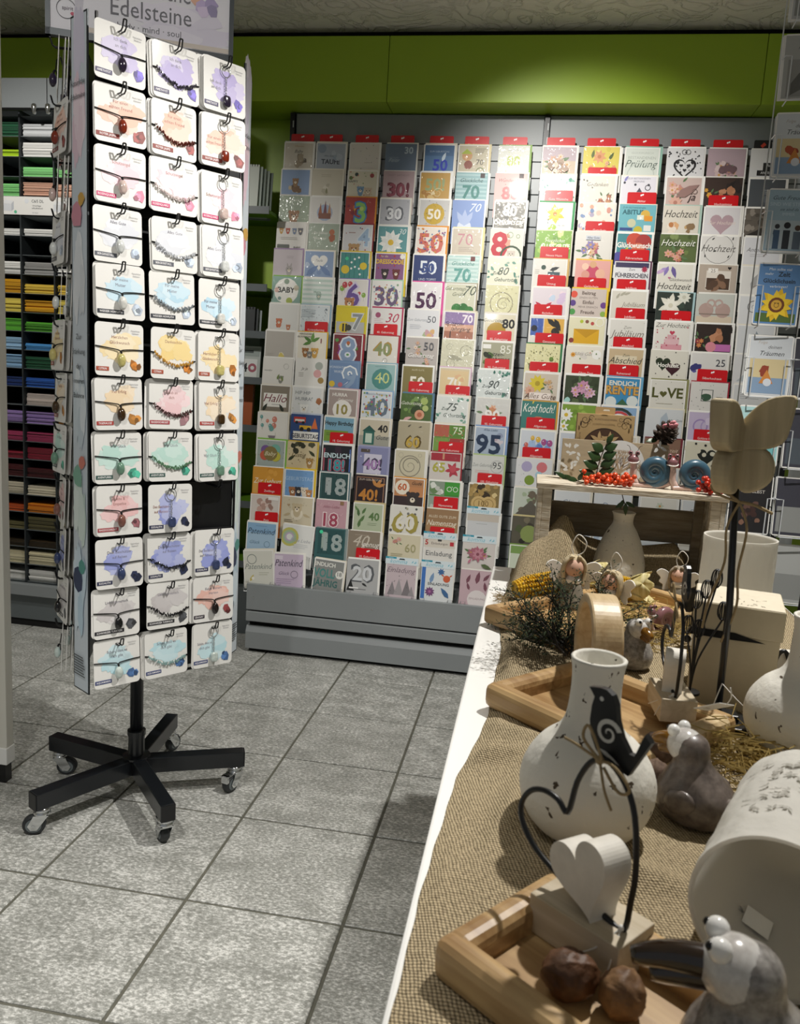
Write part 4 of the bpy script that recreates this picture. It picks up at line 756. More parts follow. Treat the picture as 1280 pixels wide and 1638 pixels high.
R_[0] = [
 ('#cbb9a4','-','R .03 .5 .97 .97 #b9a9b0;V 12 .5 .4 .26 #c8a08a #e0c8b4 #a87f6a;X 12 .5 .35 .25 #8f7660 #d3bda8 #a88f7c','dried flower bouquet photo card'),
 ('#eceee8','-','G 18 #4f9a86 #7fb8a4 #a8d0c0;I Alles_Gute #b8c8c0 .12 .4','white card with mint leaf corners'),
 ('#e9ebe6','#3fa060','F .5 .6 .3 #e8c41e #e0941e;F .5 .6 .22 #f0d23a #d88418;R .3 .1 .33 .5 #7a8a7a;X 3 .4 .12 .1 #a8c84a #e6efd8;Z 1 .6 .2 .25 #c0c4be','white card with single yellow flower'),
 ('#7fae3a','-','X 12 .5 .6 .5 #a8cc5a #8fbc44 #d8ec9a #6a9a2c;I Herzlichst #f3f7e4 .12 .6 .55;N ALLES_GUTE #f4f8e8 .16 .38 .55','lime green card reading ALLES GUTE'),
 ('#e7e4dc','#d2b070','C .32 .7 .07 #2f4a40;M .35 .2 .5 .4 #4a6a70;R .45 .3 .8 .55 #3f5a62;L .5 .6 .3 20 #2a2f34;Z 3 .08 .6 .14 #b8b4a8','white card with dark house key'),
 ('#e3d9e0','-','X 8 .6 .7 .4 #d8c4e0 #c8d8ec #f0dce4;L .35 .25 .3 140 #c02848;L .35 .25 .3 40 #c02848;L .35 .2 .22 200 #a81f3c;L .35 .2 .22 -20 #a81f3c;N Glück #c0b8b8 .1 .3 .75','pastel card with crimson butterfly'),
 ('#e6e2da','-','R .05 .3 .4 .9 #3f60b0;R .42 .3 .98 .9 #e0b050;C .15 .55 .09 #1c2030;C .75 .45 .12 #2a2018;L .5 .9 .4 -40 #1c1a18;L .7 .9 .4 -60 #1c1a18','card with blue and amber comic panels'),
 ('#e3dfae','#2f7a48','D 60 .014 #5a5a34 #8a8a4a;R .2 .1 .8 .4 #ece9c4;T Besserung #3f4a30 .16 .16;C .76 .5 .06 #6a8a3a','yellow dotted card reading Besserung'),
 ('#cfc4b4','-','F .4 .62 .26 #d8c43a #b09a2a;F .2 .36 .16 #d8a890 #c08a70;V 3 .7 .55 .2 #d0b8a0 #c8a880;R .2 .05 .8 .3 #efe4dc;I Alles_Gute #6a5248 .18 .1','photo card with yellow gerbera reading Alles Gute'),
 ('#3f7f78','#d8a23a','I Kopf_hoch! #f4f2e8 .3 .62;L .3 .9 .12 70 #e0c84a;C .5 .12 .3 #c8785a;C .5 .06 .24 #e8d8c0','teal card reading Kopf hoch'),
 ('#d5dbe3','-','X 14 .5 .4 .35 #7fa6dc #a8c4e8 #5f8acc;B 5 #d06a5a #e0b84a #a8508a','watercolour blue card with tiny balloons'),
 ('#dfe0e2','-','C .3 .72 .15 #b0a8cc;C .72 .72 .15 #d87a80;C .4 .25 .14 #7f9a3a;C .65 .45 .1 #a8cfe0;D 20 .01 #9aa0a8','pale card with lilac and red balloons'),
 ('#c5cdc0','-','X 12 .5 .5 .4 #8a9a78 #6f6454 #a8b89a;M .1 .05 .8 .5 #5f5a50','photo card of green hill and stones'),
 ('#5a5648','#cdbf8a','X 14 .5 .5 .45 #3f3a30 #77705c #4f5a38 #2a2820;C .5 .4 .25 #8a9a58','dark photo card with moss'),
 ('#cfd8c4','#7fa050','R .03 .7 .97 .97 #7fa058;L .3 .3 .4 60 #8fae74;L .6 .3 .4 110 #8fae74','pale green card with leaf band'),
 ('#dcdcd6','-','V 3 .5 .5 .25 #c8c0d0 #b0b8c8','white card with soft flowers'),
]
R_[1] = [
 ('#d8c85a','-','X 3 .5 .8 .3 #d0c04e #e2d676;F .45 .66 .2 #d89a6a #c07a4a;L .25 .6 .25 80 #5a6a2c;L .72 .55 .25 60 #4f6028;V 3 .75 .35 .14 #d88a6a #e0a88a;V 2 .25 .3 .12 #d89a70','yellow card with orange blossoms'),
 ('#e6e2d6','-','I Gedanken #7a7468 .13 .62;V 6 .7 .18 .2 #c08a68 #d8b090 #a86a58;D 4 .02 #5a5a5a','cream card with copper flowers in the corner'),
 ('#eee6da','-','D 18 .07 #e0a890 #b0a8c0 #e8c8b8 #a8c0d8 #d8988a;D 6 .05 #7f98c0','cream card with pastel dots'),
 ('#e4e1da','-','V 9 .5 .3 .28 #8f84b8 #d89a88 #e0c0a0 #b86a80;R .3 .72 .7 .86 #cfd4dc;N Alles_Gute #7a8090 .07 .76','white card with round flower wreath'),
 ('#e2a8a0','#e8c040','C .5 .6 .2 #c84a68;C .3 .5 .12 #d89a88;C .72 .55 .14 #e6b49a;C .5 .86 .1 #d8a880;C .28 .78 .1 #f0c8b0','salmon card with pink balloons'),
 ('#cfc2ba','#e8c62a','N Beitrag #6f6058 .12 .8;T EINEN_GUTEN #7a6c64 .07 .66;N Einfall #6f6058 .12 .48;T MEHR_EINFACH #7a6c64 .07 .34;N Freude #6f6058 .12 .14;C .08 .8 .1 #e0503a;C .06 .5 .09 #5a3a8a;C .94 .45 .09 #6a3a8a;C .94 .15 .08 #8ab04a;C .06 .2 .09 #4a9a4a','grey quote card with coloured balloon border'),
 ('#e8e4c4','-','R .15 .1 .85 .6 #e0ac22;M .15 .6 .7 -.3 #c8961a;C .35 .86 .05 #b8c83a;C .5 .86 .05 #8a5a4a;C .65 .8 .05 #c0504a;O .85 .85 .12 .02 #f4f2ea;C .1 .2 .07 #8a3a3a','cream card with big yellow envelope drawing'),
 ('#ebe6d8','-','X 3 .5 .7 .1 #ddd8d0 #e4dfd6;I Alles_Gute #a09a92 .12 .68;C .85 .72 .13 #f4f3ee;F .2 .7 .08 #e0a030 #b06a20;D 12 .02 #c05a4a #6a8a4a #d8b04a','cream card with little flowers and white seal'),
 ('#39442c','-','X 10 .5 .5 .5 #2f3a22 #46543a #56663f;V 14 .5 .5 .3 #d8a8c4 #c890b0 #e6c4d6;X 3 .12 .1 .04 #a8d8d0','photo card of pink hyacinth'),
 ('#7f9f3c','-','X 10 .5 .5 .5 #6f9030 #98b850;F .15 .6 .2 #f0f1ea #d8b83a;F .1 .2 .16 #f0f1ea #d8b83a','green daisy card behind the kraft box'),
 ('#c9cfd8','-','V 3 .5 .5 .25 #8fa0c0 #b0b8d0','grey-blue flower card'), ('#d8d3c6','-','W .5 .5 .25 #a8a08a','beige scroll card'),
 ('#dfe3e6','-','I Glück #8a98a8 .2 .5','white card with slanted script'), ('#c4cddc','-','X 6 .5 .5 .3 #a8b8d0 #dfe6ee','light blue cloud card'),
 ('#e4e2da','-','V 3 .5 .5 .25 #c8b090 #d8c8b0','ivory flower card'), ('#cfd6dc','-','S 6 #bcc6cf','blue-grey striped card'),
]
R_[2] = [
 ('#d5dcd4','#8fb8a8','T GLÜCKWUNSCH #b0b8b0 .07 .78;T BESTANDENEN #a8b0a8 .1 .6;I Prüfung #5f6c66 .26 .32;O .5 .02 .4 .03 #c0c8c0','pale green card reading Prüfung'),
 ('#e2e0e8','-','D 8 .03 #3a3a44 #8a80a8;L .1 .8 .2 60 #8a86c0;T ZUR_BESTANDENEN #8a8a98 .06 .88;T PRÜFUNG #8a8a98 .06 .78;M .45 .45 .15 .15 #4a4a58;O .75 .6 .08 .02 #4a4a50;C .92 .3 .1 #3a2a3a','lavender-white card with black confetti'),
 ('#6fb4c0','-','T ZUM_BESTANDENEN #2a5a68 .06 .86 .4;N ABITUR #27606c .16 .66 .4;C .72 .66 .13 #d8b04a;C .36 .36 .12 #c8c8a8;C .55 .12 .12 #c8b83a;R .7 .44 .92 .62 #e0942a;R .05 .1 .4 .2 #2f4a8a;R .7 .1 .9 .3 #e4e4e0;R .5 .48 .68 .64 #dfe6d8','turquoise card reading ABITUR with sweets'),
 ('#3f8a92','-','C .5 .75 .22 #c84a34;C .75 .7 .22 #a83430;C .62 .45 .18 #d06a4a;N Glückwunsch #f2f0e8 .18 .5;L .15 .1 .4 60 #b8c83a;C .1 .1 .2 #4a4a9a','red balloon card reading Glückwunsch'),
 ('#e4e4e6','#5a2a4a','R .03 .8 .97 .97 #3a3458;T Zum #4a4a58 .08 .7;N FÜHRERSCHEIN #3c3c4a .15 .46;F .85 .75 .1 #a8284a #a8284a;Z 1 .1 .2 .2 #6a90c0','white card reading FÜHRERSCHEIN with dark border'),
 ('#dcd8cc','-','L .15 .7 .2 60 #b0ac9c;L .25 .8 .2 40 #b0ac9c;L .35 .85 .2 20 #b0ac9c;I Jubiläum #8f8a7c .16 .45 .62;Z 1 .3 .35 .55 #b4b0a4','cream card with pale leaf spray'),
 ('#e1dfd8','-','I Zum #86827a .1 .68;I Jubiläum #7f7b72 .24 .4;D 6 .012 #a8a49a','white card reading Jubiläum in grey script'),
 ('#cbb592','-','X 4 .5 .55 .12 #dfd3b8;R .2 .42 .8 .75 #dfd3b8;I Zum #5a5a48 .09 .72;I Abschied #3f4438 .22 .48','tan card reading Abschied'),
 ('#3f8fc0','#6aa8cc','N ENDLICH #efe8d4 .16 .72;K RENTE #d8a85a .28 .42 .5 #8a6a3a;M .35 .05 .35 .22 #3f6a4a;C .2 .14 .16 #dfe6e4;C .8 .2 .16 #dfe6e4','bright blue card reading ENDLICH RENTE'),
 ('#8fb0d4','-','O .5 .4 .45 .08 #2f3f3a;O .5 .4 .36 .07 #c84a4a;O .5 .4 .28 .06 #f0efe8;N RUHESTAND #2a3440 .13 .12;D 8 .015 #5a7090','light blue card reading RUHESTAND with rainbow'),
 ('#d9d5c8','-','V 3 .5 .5 .25 #b8a890 #c8b8a0','beige card behind the tree panel'), ('#4a78b8','#d89a3a','N 60 #e8eef4 .3 .4;Z 3 .2 .3 .6 #cfe0f0','blue card with yellow edge seen through the crate'),
 ('#dfe3e8','-','I Danke #8a98b0 .2 .5','pale card with blue script'), ('#b8c8dc','-','X 6 .5 .5 .3 #98b0d0 #d8e4ee','blue watercolour card'),
 ('#e6e4de','-','S 5 #d4d0c6','ivory striped card'), ('#d0d8d4','-','L .4 .3 .4 70 #8aa894','pale mint card with leaf'),
]
R_[3] = [
 ('#e0e0e2','-','H .5 .34 .62 #1d1d20;H .5 .34 .5 #e0e0e2;D 34 .022 #1d1d20;H .4 .4 .1 #1d1d20;H .6 .4 .1 #1d1d20;H .5 .25 .1 #1d1d20;H .3 .5 .1 #1d1d20;H .7 .5 .1 #1d1d20;O .46 .86 .07 .012 #3a3a3c;O .56 .86 .07 .012 #3a3a3c','white card with heart made of small black hearts'),
 ('#cfb9b2','-','V 6 .3 .65 .26 #dca898 #c88f84 #e8c4b4;F .3 .12 .2 #dcae9c #b88070;L .3 .3 .7 30 #9a7a74;I ja #4a3c3c .26 .2 .72;O .8 .5 .07 .014 #6a5652','rose photo card reading ja'),
 ('#d9d3c6','#a8c4b8','I Hochzeit #3a3632 .26 .6;X 10 .3 .2 .2 #d8a87a #b87a4a #e8dccc;X 6 .75 .2 .15 #8a7050 #c0a070','cream card reading Hochzeit over candle photo'),
 ('#5a6a3c','-','X 10 .5 .7 .5 #4a5a30 #6f8048 #7f9058;V 9 .45 .25 .26 #d8a090 #e0b8a8 #b8705f;I Hochzeit #eef0e4 .22 .6','green photo card with rose bouquet'),
 ('#e0ddd2','-','L .3 .9 .3 250 #8a78b8;L .25 .85 .3 220 #a894cc;L .4 .9 .35 290 #6a5a98;L .2 .75 .28 200 #c8a8d0;H .35 .5 .08 #b86a90;I Glückwunsch #5a5650 .1 .4 .66;I Hochzeit #45413c .22 .12','white card with purple feathers reading Hochzeit'),
 ('#2f3a34','#a8c8cc','X 8 .6 .5 .4 #1f2824 #3a4a40;F .4 .55 .36 #e6e4d6 #d0ccb8;F .4 .55 .24 #f0eee2 #d8d4c0;F .75 .85 .2 #dfe0d4 #c8c8b8','dark photo card with white rose'),
 ('#e4e2da','-','I Zur_Hochzeit #5a5a54 .15 .8;H .5 .62 .14 #c0405a;R .38 .4 .62 .55 #d8a8b0;R .3 .22 .7 .4 #e0b8be;R .22 .04 .78 .22 #d89aa6;D 16 .02 #b84a60','white card with pink tiered cake'),
 ('#dfdcd0','-','H .35 .56 .4 #23301c;H .62 .4 .4 #3c1420;N Hochzeit #f0efe6 .14 .44;D 12 .02 #2a2a24','cream card with green and maroon heart balloons'),
 ('#dfddd4','#8a8a5a','N L #4f5222 .34 .4 .16;H .38 .52 .2 #5a5a2a;N VE #4f5222 .34 .4 .7;D 10 .012 #6a6a5a;Z 1 .2 .18 .6 #b4b0a0','white card reading LOVE in olive letters'),
 ('#d5d9dc','-','M .3 .05 .5 .8 #c3ccd4;L .55 .9 .6 260 #b0bcc8;M .6 .03 .3 .3 #7f9cc0;I Alles_Gute #5a6068 .08 .6 .8','pale card with bride dress drawing'),
 ('#8a6a58','#7a2434','I Zur_Hochzeit #d8c4ae .14 .55;W .5 .35 .16 #c8b098;D 20 .015 #b89a84','brown card with lace lettering beside the pine cone'),
 ('#dde0e4','-','I Liebe #8a98a8 .2 .5','white card seen through the crate slats'), ('#e4e2da','-','V 3 .5 .5 .25 #b8c0b0 #c8d0c0','white card with sage flowers'),
 ('#d4dade','-','S 6 #c4ccd2','grey striped card'), ('#e0dcd4','-','H .5 .5 .4 #c8b0a8','ivory card with beige heart'), ('#dfe2e2','-','L .4 .3 .4 70 #a0b0a8','white card with grey leaf'),
]
R_[4] = [
 ('#b9a3ac','-','V 9 .5 .3 .26 #d0b8b8 #a88088 #8a6a70 #c8a8a8;X 6 .5 .3 .25 #6f565c #d8c4c4','mauve bouquet photo card'),
 ('#3a2a24','-','X 8 .8 .7 .2 #1f1a18 #2c2220;X 8 .6 .5 .2 #b07a58 #c08a68;V 4 .15 .4 .2 #b85a5a #d8a03a #e0b070;R .3 .1 .6 .4 #e6e0d0','photo card of two hands with bouquet, upper'),
 ('#d9d6d8','-','H .5 .44 .62 #b59aa2;I Zur_Hochzeit #e0d0c8 .12 .4','white card with dusty pink heart'),
 ('#dedcd8','-','O .5 .55 .4 .012 #6a6864;I Hochzeit #5f5c58 .24 .46;L .3 .85 .1 40 #2a2a2a;L .85 .85 .1 80 #2a2a2a;L .35 .45 .1 30 #2a2a2a;L .75 .25 .1 60 #2a2a2a;L .15 .25 .1 90 #2a2a2a','white card reading Hochzeit inside an oval'),
 ('#b8aa9c','-','R .2 .15 .85 .8 #e3dcd2;R .22 .17 .83 .55 #4f3c30;X 8 .5 .36 .25 #8a6a54 #b0907a #5a4436;R .24 .72 .5 .88 #efebe4;T 25 #7a6e64 .12 .74 .37;H .8 .9 .1 #2a2422','sepia photo card with 25'),
 ('#c3c6bf','-','R .03 .03 .97 .25 #d3c4ae;C .28 .45 .2 #b39a92;C .72 .45 .2 #b39a92;O .4 .68 .12 .05 #b8a098;O .6 .68 .12 .05 #b8a098;R .1 .3 .9 .34 #8a7a70','photo card of two swans'),
 ('#2e221e','-','X 8 .8 .7 .2 #1f1a18 #2c2220;X 8 .6 .6 .2 #b07a58 #c08a68;V 4 .15 .4 .2 #a83a4a #c87a4a #903040;R .55 .06 .97 .3 #c070b0;C .45 .2 .14 #d88a98','photo card of two hands with pink band, lower'),
 ('#dfdedb','-','X 8 .12 .5 .12 #3a3a78 #5a5aa0;X 8 .5 .2 .14 #2f3a6a #6a7aa8;T 25 #3a3c48 .24 .55 .8','white card with navy flowers and 25'),
 ('#dcdad6','#a82038','R .3 .35 .62 .75 #3a4a42;R .32 .37 .6 .73 #dcdad6;X 4 .46 .5 .07 #3a5a44;D 20 .012 #8a8a8a;Z 3 .7 .5 .2 #8a8884','white card with small framed sprig'),
 ('#c9bcd8','-','O .35 .5 .2 .04 #a08cc0;O .55 .5 .2 .04 #b0a0cc;X 4 .5 .6 .4 #d8cce4 #c0b0d4','lilac card with interlocked rings'),
 ('#dedac6','-','H .6 .5 .5 #1f2420;D 10 .06 #dedac6;D 10 .03 #1f2420','cream card with black heart of little hearts'),
 ('#dfe2e6','-','O .5 .5 .25 .03 #7a8494','white card with grey ring behind the crate'), ('#d8dce0','-','I Danke #8a909a .2 .5','grey card with script behind the crate'), ('#e2e0da','-','S 5 #d0ccc2','ivory card with stripes behind the crate'),
 ('#d6dadf','-','W .5 .5 .3 #a8b0b8','silver scroll card behind the crate'), ('#dedfdc','-','L .4 .3 .4 80 #9aa8a0','white card with sage leaf behind the crate'),
]
R_[5] = [
 ('#dcdcdc','-','R .35 .3 .95 .55 #1a1a1c;T Aufrichtige #e4e4e4 .1 .42 .68;R .2 .12 .95 .3 #1a1a1c;T ANTEILNAHME #e4e4e4 .08 .18 .6','white condolence card with black bands'),
 ('#4a4f54','-','Z 3 .4 .6 .4 #9a9ea2;X 3 .6 .3 .1 #5a6066','slate grey condolence card'),
 ('#5f5850','-','S 1 #5f5850;X 30 .5 .5 .5 #3a342e #8a8278 #6a6258 #4a443c;M .02 .03 .96 .3 #2a2622','tree bark photo card'),
 ('#d9dade','-','I Anteilnahme #6a6a70 .14 .5;Z 2 .2 .4 .5 #b0b0b4','white condolence card with slanted writing'),
 ('#e0dfdc','-','L .3 .2 .5 70 #a8a8a8;Z 2 .4 .5 .4 #b8b8b8','white card with grey blade of grass'),
 ('#dcdee0','-','X 4 .6 .3 .15 #8a9aa4 #b0bcc4;W .4 .6 .2 #6a6e72','white card with fine grey curl'),
 ('#d6d9dc','-','L .6 .2 .5 100 #8f9ca4','pale grey card with feather'), ('#dadbdc','-','M .1 .1 .8 .5 #b4bcc2','pale grey card with mountain'),
 ('#d8dadb','-','Z 4 .2 .7 .6 #a8acb0','grey card with lines of verse'), ('#d4d8da','-','C .6 .6 .2 #bcc4c8','grey card with moon'), ('#dcdcda','-','L .4 .3 .5 80 #9aa0a4','white card with grey leaf'),
]
TAGS_R = {(0,1):'Gute Wünsche',(0,3):'Neues Heim',(0,4):'Umzug',(0,5):'Richtfest',(0,6):'Genesung',(0,7):'Genesung',(0,9):'Allgemein',(0,10):'Allgemein',
 (1,0):'Danke',(1,2):'Gutschein',(1,4):'Geldschein',(1,7):'Ohne Text',(2,1):'Abitur',(2,3):'Führerschein',(2,4):'Jubiläum',(2,5):'Jubiläum',(2,6):'Abschied',(2,7):'Ruhestand',
 (3,5):'Hochzeit',(3,10):'Hochzeit',(4,1):'Hochzeitstag',(4,7):'Silberhochzeit',(4,9):'Goldene Hochzeit'}
TOP_L = ['Baby', 'Taufe', 'Kinder', '30. Geburtstag', '50. Geburtstag', '70. Geburtstag', '80. Geburtstag']
TOP_R = ['Danksagung', 'Danke', 'Examen', 'Hochzeit', 'Hochzeit', 'Trauer']
TILT = {(0,15):(-0.10, 0.004, 0.0),(1,15):(-0.05, -0.002, -0.002),(1,14):(0.05, 0.002, 0),(2,15):(0.06, 0.004, -0.012)}
def header_pack(root, w, h):
    """printed hang-header above a wrapped pack"""
    a = Art(base=0.0012); y0 = h+0.001
    o = MB(); o.prism([(-w*0.5, y0-0.006), (w*0.5, y0-0.006), (w*0.5, y0+0.021), (-w*0.5, y0+0.021)], -0.0012, -0.0002)
    o.build('pack_header', flat('#dbe8ee', 0.4, 0.4), root)
    a.rect(-w*0.5, y0+0.014, -w*0.17, y0+0.021, '#2f9ab4'); a.text('komma', -w*0.33, y0+0.0155, 0.004, '#e8f4f8', fit=w*0.25)
    a.text('komma', -w*0.1, y0-0.002, 0.016, '#7cc0d4', 0.0, 0.35, fit=w*0.6)
    a.leaf(w*0.3, y0+0.002, 0.012, 1.0, '#7cc0d4'); a.leaf(w*0.36, y0+0.002, 0.012, 0.4, '#8fcad8'); a.leaf(w*0.42, y0+0.002, 0.010, 1.6, '#7cc0d4')
    a.poly([(-0.012, y0+0.012), (0.012, y0+0.012), (0.008, y0+0.017), (-0.008, y0+0.017)], '#2a3a40')
    a.done('printed_header', M['printg'], root)
sides = (('left', LC, LW, L_, TAGS_L, TOP_L), ('right', RC, RW, R_, TAGS_R, TOP_R))
for side, cols, cwid, table, tags, tops in sides:
    for c, x in enumerate(cols):
        for r, spec in enumerate(table[c]):
            lab = '%s, %s from top in %s column of %s card rack' % (spec[3], ORD[r], ORD[c], side)
            if len(lab.split()) > 16: lab = '%s, tier %d of column %d, %s card rack' % (spec[3], r+1, c+1, side)
            if len(lab.split()) > 16: lab = '%s, %s row, %s rack' % (spec[3], ORD[r], side)
            t = TILT.get((c, r), (0, 0, 0)) if side == 'left' else (0, 0, 0)
            h = CH if r < 15 else 0.15
            root = greeting_card(x, r, cwid, spec, lab, 'greeting cards in the racks', h, RC_.uniform(-0.004, 0.004)+t[1], t[0], t[2], vis=0.106 if r < 15 else 0.128)
            if side == 'left' and (c, r) in PACK: header_pack(root, cwid*0.98, h)
        lab = ('black divider tab behind the condolence card, top of the right card rack' if tops[c] == 'Trauer' else 'red divider tab at the very top of %s column, %s card rack' % (ORD[c], side))
        divider(x+cwid*0.48, 0, tops[c], 0.034, RC_.uniform(-0.006, 0.01), lab, 0.104 if side == 'right' else 0.092, dark=tops[c] == 'Trauer')
        for (tc, tr), txt in tags.items():
            if tc != c: continue
            hi = RC_.choice((0.040, 0.042, 0.046)) if txt not in ('Danke',) else 0.03
            divider(x+cwid*0.52, tr+1, txt, hi, RC_.uniform(-0.006, 0.012), 'red tab reading %s below %s card of %s column, %s rack' % (txt, ORD[tr], ORD[c], side), 0.104 if side == 'right' else 0.092)
# ================================================================= gemstone spinner on castors
SPX, SPY = -0.628, -0.973
SROT = rad(51.7)
sp = thing('display_spinner', 'black revolving gemstone display stand on a five-arm castor base', 'display stand', (SPX, SPY, 0), (0, 0, SROT))
MB().lathe([(0.016, 0.06), (0.016, 1.80)], 16).build('pole', M['blacksat'], sp, True)
cl = MB(); cl.lathe([(0.02, 0.112), (0.02, 0.165), (0.0225, 0.166), (0.0225, 0.178), (0.017, 0.18)], 18); cl.build('collar', M['blacksat'], sp)
MB().lathe([(0.034, 0.106), (0.034, 0.111), (0.02, 0.114)], 20).build('hub_plate', M['blacksat'], sp)
for k in range(5):
    ang = rad(24+72*k) - SROT; d = Vector((math.cos(ang), math.sin(ang), 0)); Rz = Matrix.Rotation(ang, 4, 'Z')
    m = MB(); m.tf = Rz; m.box(0.01, 0.268, -0.017, 0.017, 0.066, 0.107)
    arm = bevel(m.build('base_arm', M['blacksat'], sp), 0.002)
    c = MB(); c.tf = Rz; c.box(0.268, 0.2705, -0.0165, 0.0165, 0.0665, 0.1065); bevel(c.build('end_cap', M['black'], arm), 0.001)
    cs = Vector((0.247*math.cos(ang), 0.247*math.sin(ang), 0)); sw = rad((200, 25, -35, 150, 80)[k])
    ca = put('castor', MB().lathe([(0.014, 0.064), (0.016, 0.06), (0.016, 0.056), (0.012, 0.0545), (0.017, 0.053), (0.017, 0.048), (0.013, 0.046)], 16).mesh('castor', M['chrome'], True), sp, cs, (0, 0, sw), (1.14, 1.14, 1.04))
    fk = MB()
    for e in (-1, 1):
        fk.prism([(-0.014, 0.048), (0.008, 0.014), (0.020, 0.014), (0.026, 0.024), (0.014, 0.048)], e*0.0125-0.001, e*0.0125+0.001)
    fk.box(-0.014, 0.014, -0.0125, 0.0125, 0.045, 0.048); fk.build('fork', M['chrome'], ca)
    wh = MB(); wh.lathe([(0.010, -0.009), (0.019, -0.009), (0.0225, -0.005), (0.0225, 0.005), (0.019, 0.009), (0.010, 0.009)], 22)
    wheel = wh.build('wheel', M['rubber'], ca, False, loc=(0.015, 0, 0.0226), rot=(PI/2, 0, 0))
    MB().lathe([(0.0155, -0.0095), (0.0155, 0.0095)], 18).build('wheel_disc', M['greyplastic'], wheel)
    MB().lathe([(0.0045, -0.0142), (0.0045, 0.0142)], 8).build('axle', M['chrome'], wheel)
    if k in (0, 4):
        b = MB(); b.box(0.004, 0.036, -0.010, 0.010, 0.046, 0.049); b.box(0.030, 0.038, -0.009, 0.009, 0.030, 0.049); bevel(b.build('brake_lever', M['chrome'], ca), 0.001)
# three panels and three printed corner strips
AF = (0.150, 0.108, 0.108); A_ = 0.150; ZT, ZB = 1.752, 0.375
hook = MB()
for e in (-1, 1):
    hook.tube([(e*0.0035, 0.0, 0.0), (e*0.0035, -0.050, -0.002), (e*0.0035, -0.056, 0.002), (e*0.0030, -0.060, 0.016)], 0.0016, 5)
hook.tube([(-0.003, -0.060, 0.016), (0.003, -0.060, 0.016)], 0.0016, 5)
hook_me = hook.mesh('hook', M['black'])
XC = [-0.132, -0.0145, 0.099]; Z0 = 1.7268; DZ = 0.1125
for f in range(3):
    Rf = Matrix.Rotation(rad(-120*f), 4, 'Z')
    A_ = AF[f]; p = MB(); p.tf = Rf
    p.box(-0.162, 0.168, -A_, -A_+0.002, ZB+0.01, ZT-0.02)
    pan = p.build('panel', M['black'], sp)
    fr = MB(); fr.tf = Rf
    for x in (-0.164, 0.170): fr.tube([(x, -A_-0.004, ZB), (x, -A_-0.004, ZT+0.005)], 0.0035, 6)
    for z in (ZB, ZT-0.01): fr.tube([(-0.164, -A_-0.004, z), (0.170, -A_-0.004, z)], 0.0035, 6)
    for r in range(12): fr.tube([(-0.164, -A_-0.003, Z0-DZ*r-0.002), (0.170, -A_-0.003, Z0-DZ*r-0.002)], 0.002, 5)
    fr.build('panel_frame', M['black'], pan)
    if f < 2:
        for r in range(12):
            for c in range(3):
                loc = Rf @ Vector((XC[c], -A_-0.003, Z0-DZ*r-0.006))
                put('hook', hook_me, sp, loc, (0, 0, rad(-120*f)))
    # corner strip, turned back from the face's left edge
    S = Rf @ Matrix.Translation((-0.186, -0.165, 0)) @ Matrix.Rotation(rad(-85), 4, 'Z') @ Matrix.Translation((-0.035, 0, 0))
    st = MB(); st.box(-0.034, 0.034, 0, 0.003, ZB-0.008, ZT); st.tf = None
    so = put('corner_strip', st.mesh('corner_strip', M['frame']), sp); so.matrix_local = S
    a = Art(0, 0, 1, 1, 0.0002); rg = random.Random(5+f)
    a.rect(-0.031, ZB-0.005, 0.031, ZT-0.004, '#c3ccd4')
    for z, c in ((1.72, '#c9c4d8'), (1.55, '#d4b8c6'), (1.25, '#c6ccd2'), (1.0, '#bcc9d2'), (0.75, '#c2d4cc'), (0.6, '#aec6d6')): a.splash(0, z, 0.028, 0.11, c, rg)
    a.text('Natürliche', 0, 1.620, 0.011, '#3f4348', 0, 0, 0.058); a.text('Edelsteine', 0, 1.595, 0.011, '#3f4348', 0, 0, 0.058)
    for i, w in enumerate(('Zur', 'Stärkung', 'der', 'inneren', 'Balance')): a.text(w, 0, 1.13-0.03*i, 0.011, '#3f4348', 0, 0, 0.054)
    for z, c1, c2 in ((1.375, '#c88a9a', '#c49a4a'), (0.845, '#7aa894', '#c8786a'), (0.62, '#2f3a58', '#4f8f86')):
        a.blob(-0.006, z, 0.02, c1, rg, 8, 0.2, 0.026); a.blob(0.012, z+0.03, 0.014, c2, rg, 7, 0.2, 0.016)
    for i in range(8): a.rect(-0.028, 0.445-i*0.006, -0.028+rg.uniform(0.04, 0.055), 0.4475-i*0.006, '#4a4e52')
    a.done('printed_strip', M['printm'], so)
# header sign
sg = put('header_sign', MB().box(-0.190, 0.190, -0.004, 0.004, 1.782, 2.13).mesh('header_sign', M['paperwhite']), sp, (0, 0, 0), (0, 0, rad(24)-SROT))
fr = MB(); fr.box(-0.197, 0.197, -0.008, 0.008, 1.772, 1.786); fr.box(-0.197, -0.187, -0.008, 0.008, 1.772, 2.14); fr.box(0.187, 0.197, -0.008, 0.008, 1.772, 2.14); fr.box(-0.197, 0.197, -0.008, 0.008, 2.128, 2.14)
fr.build('sign_frame', M['frame'], sg)
a = Art(0, 0, 1, 1, 0.0045); rg = random.Random(3)
a.rect(-0.187, 1.786, 0.187, 2.128, '#dcdbe2'); a.splash(-0.10, 1.95, 0.16, 0.12, '#e6c8c0', rg); a.splash(0.08, 1.83, 0.12, 0.05, '#cfcadb', rg); a.rect(-0.12, 1.788, 0.187, 1.798, '#cdc3b8')
a.text('Natürliche', 0.02, 1.878, 0.036, '#6a6a72', 0, 0, 0.165); a.text('Edelsteine', 0.02, 1.832, 0.036, '#5c5c64', 0, 0, 0.17); a.text('body · mind · soul', 0.016, 1.806, 0.0135, '#5c5c64')
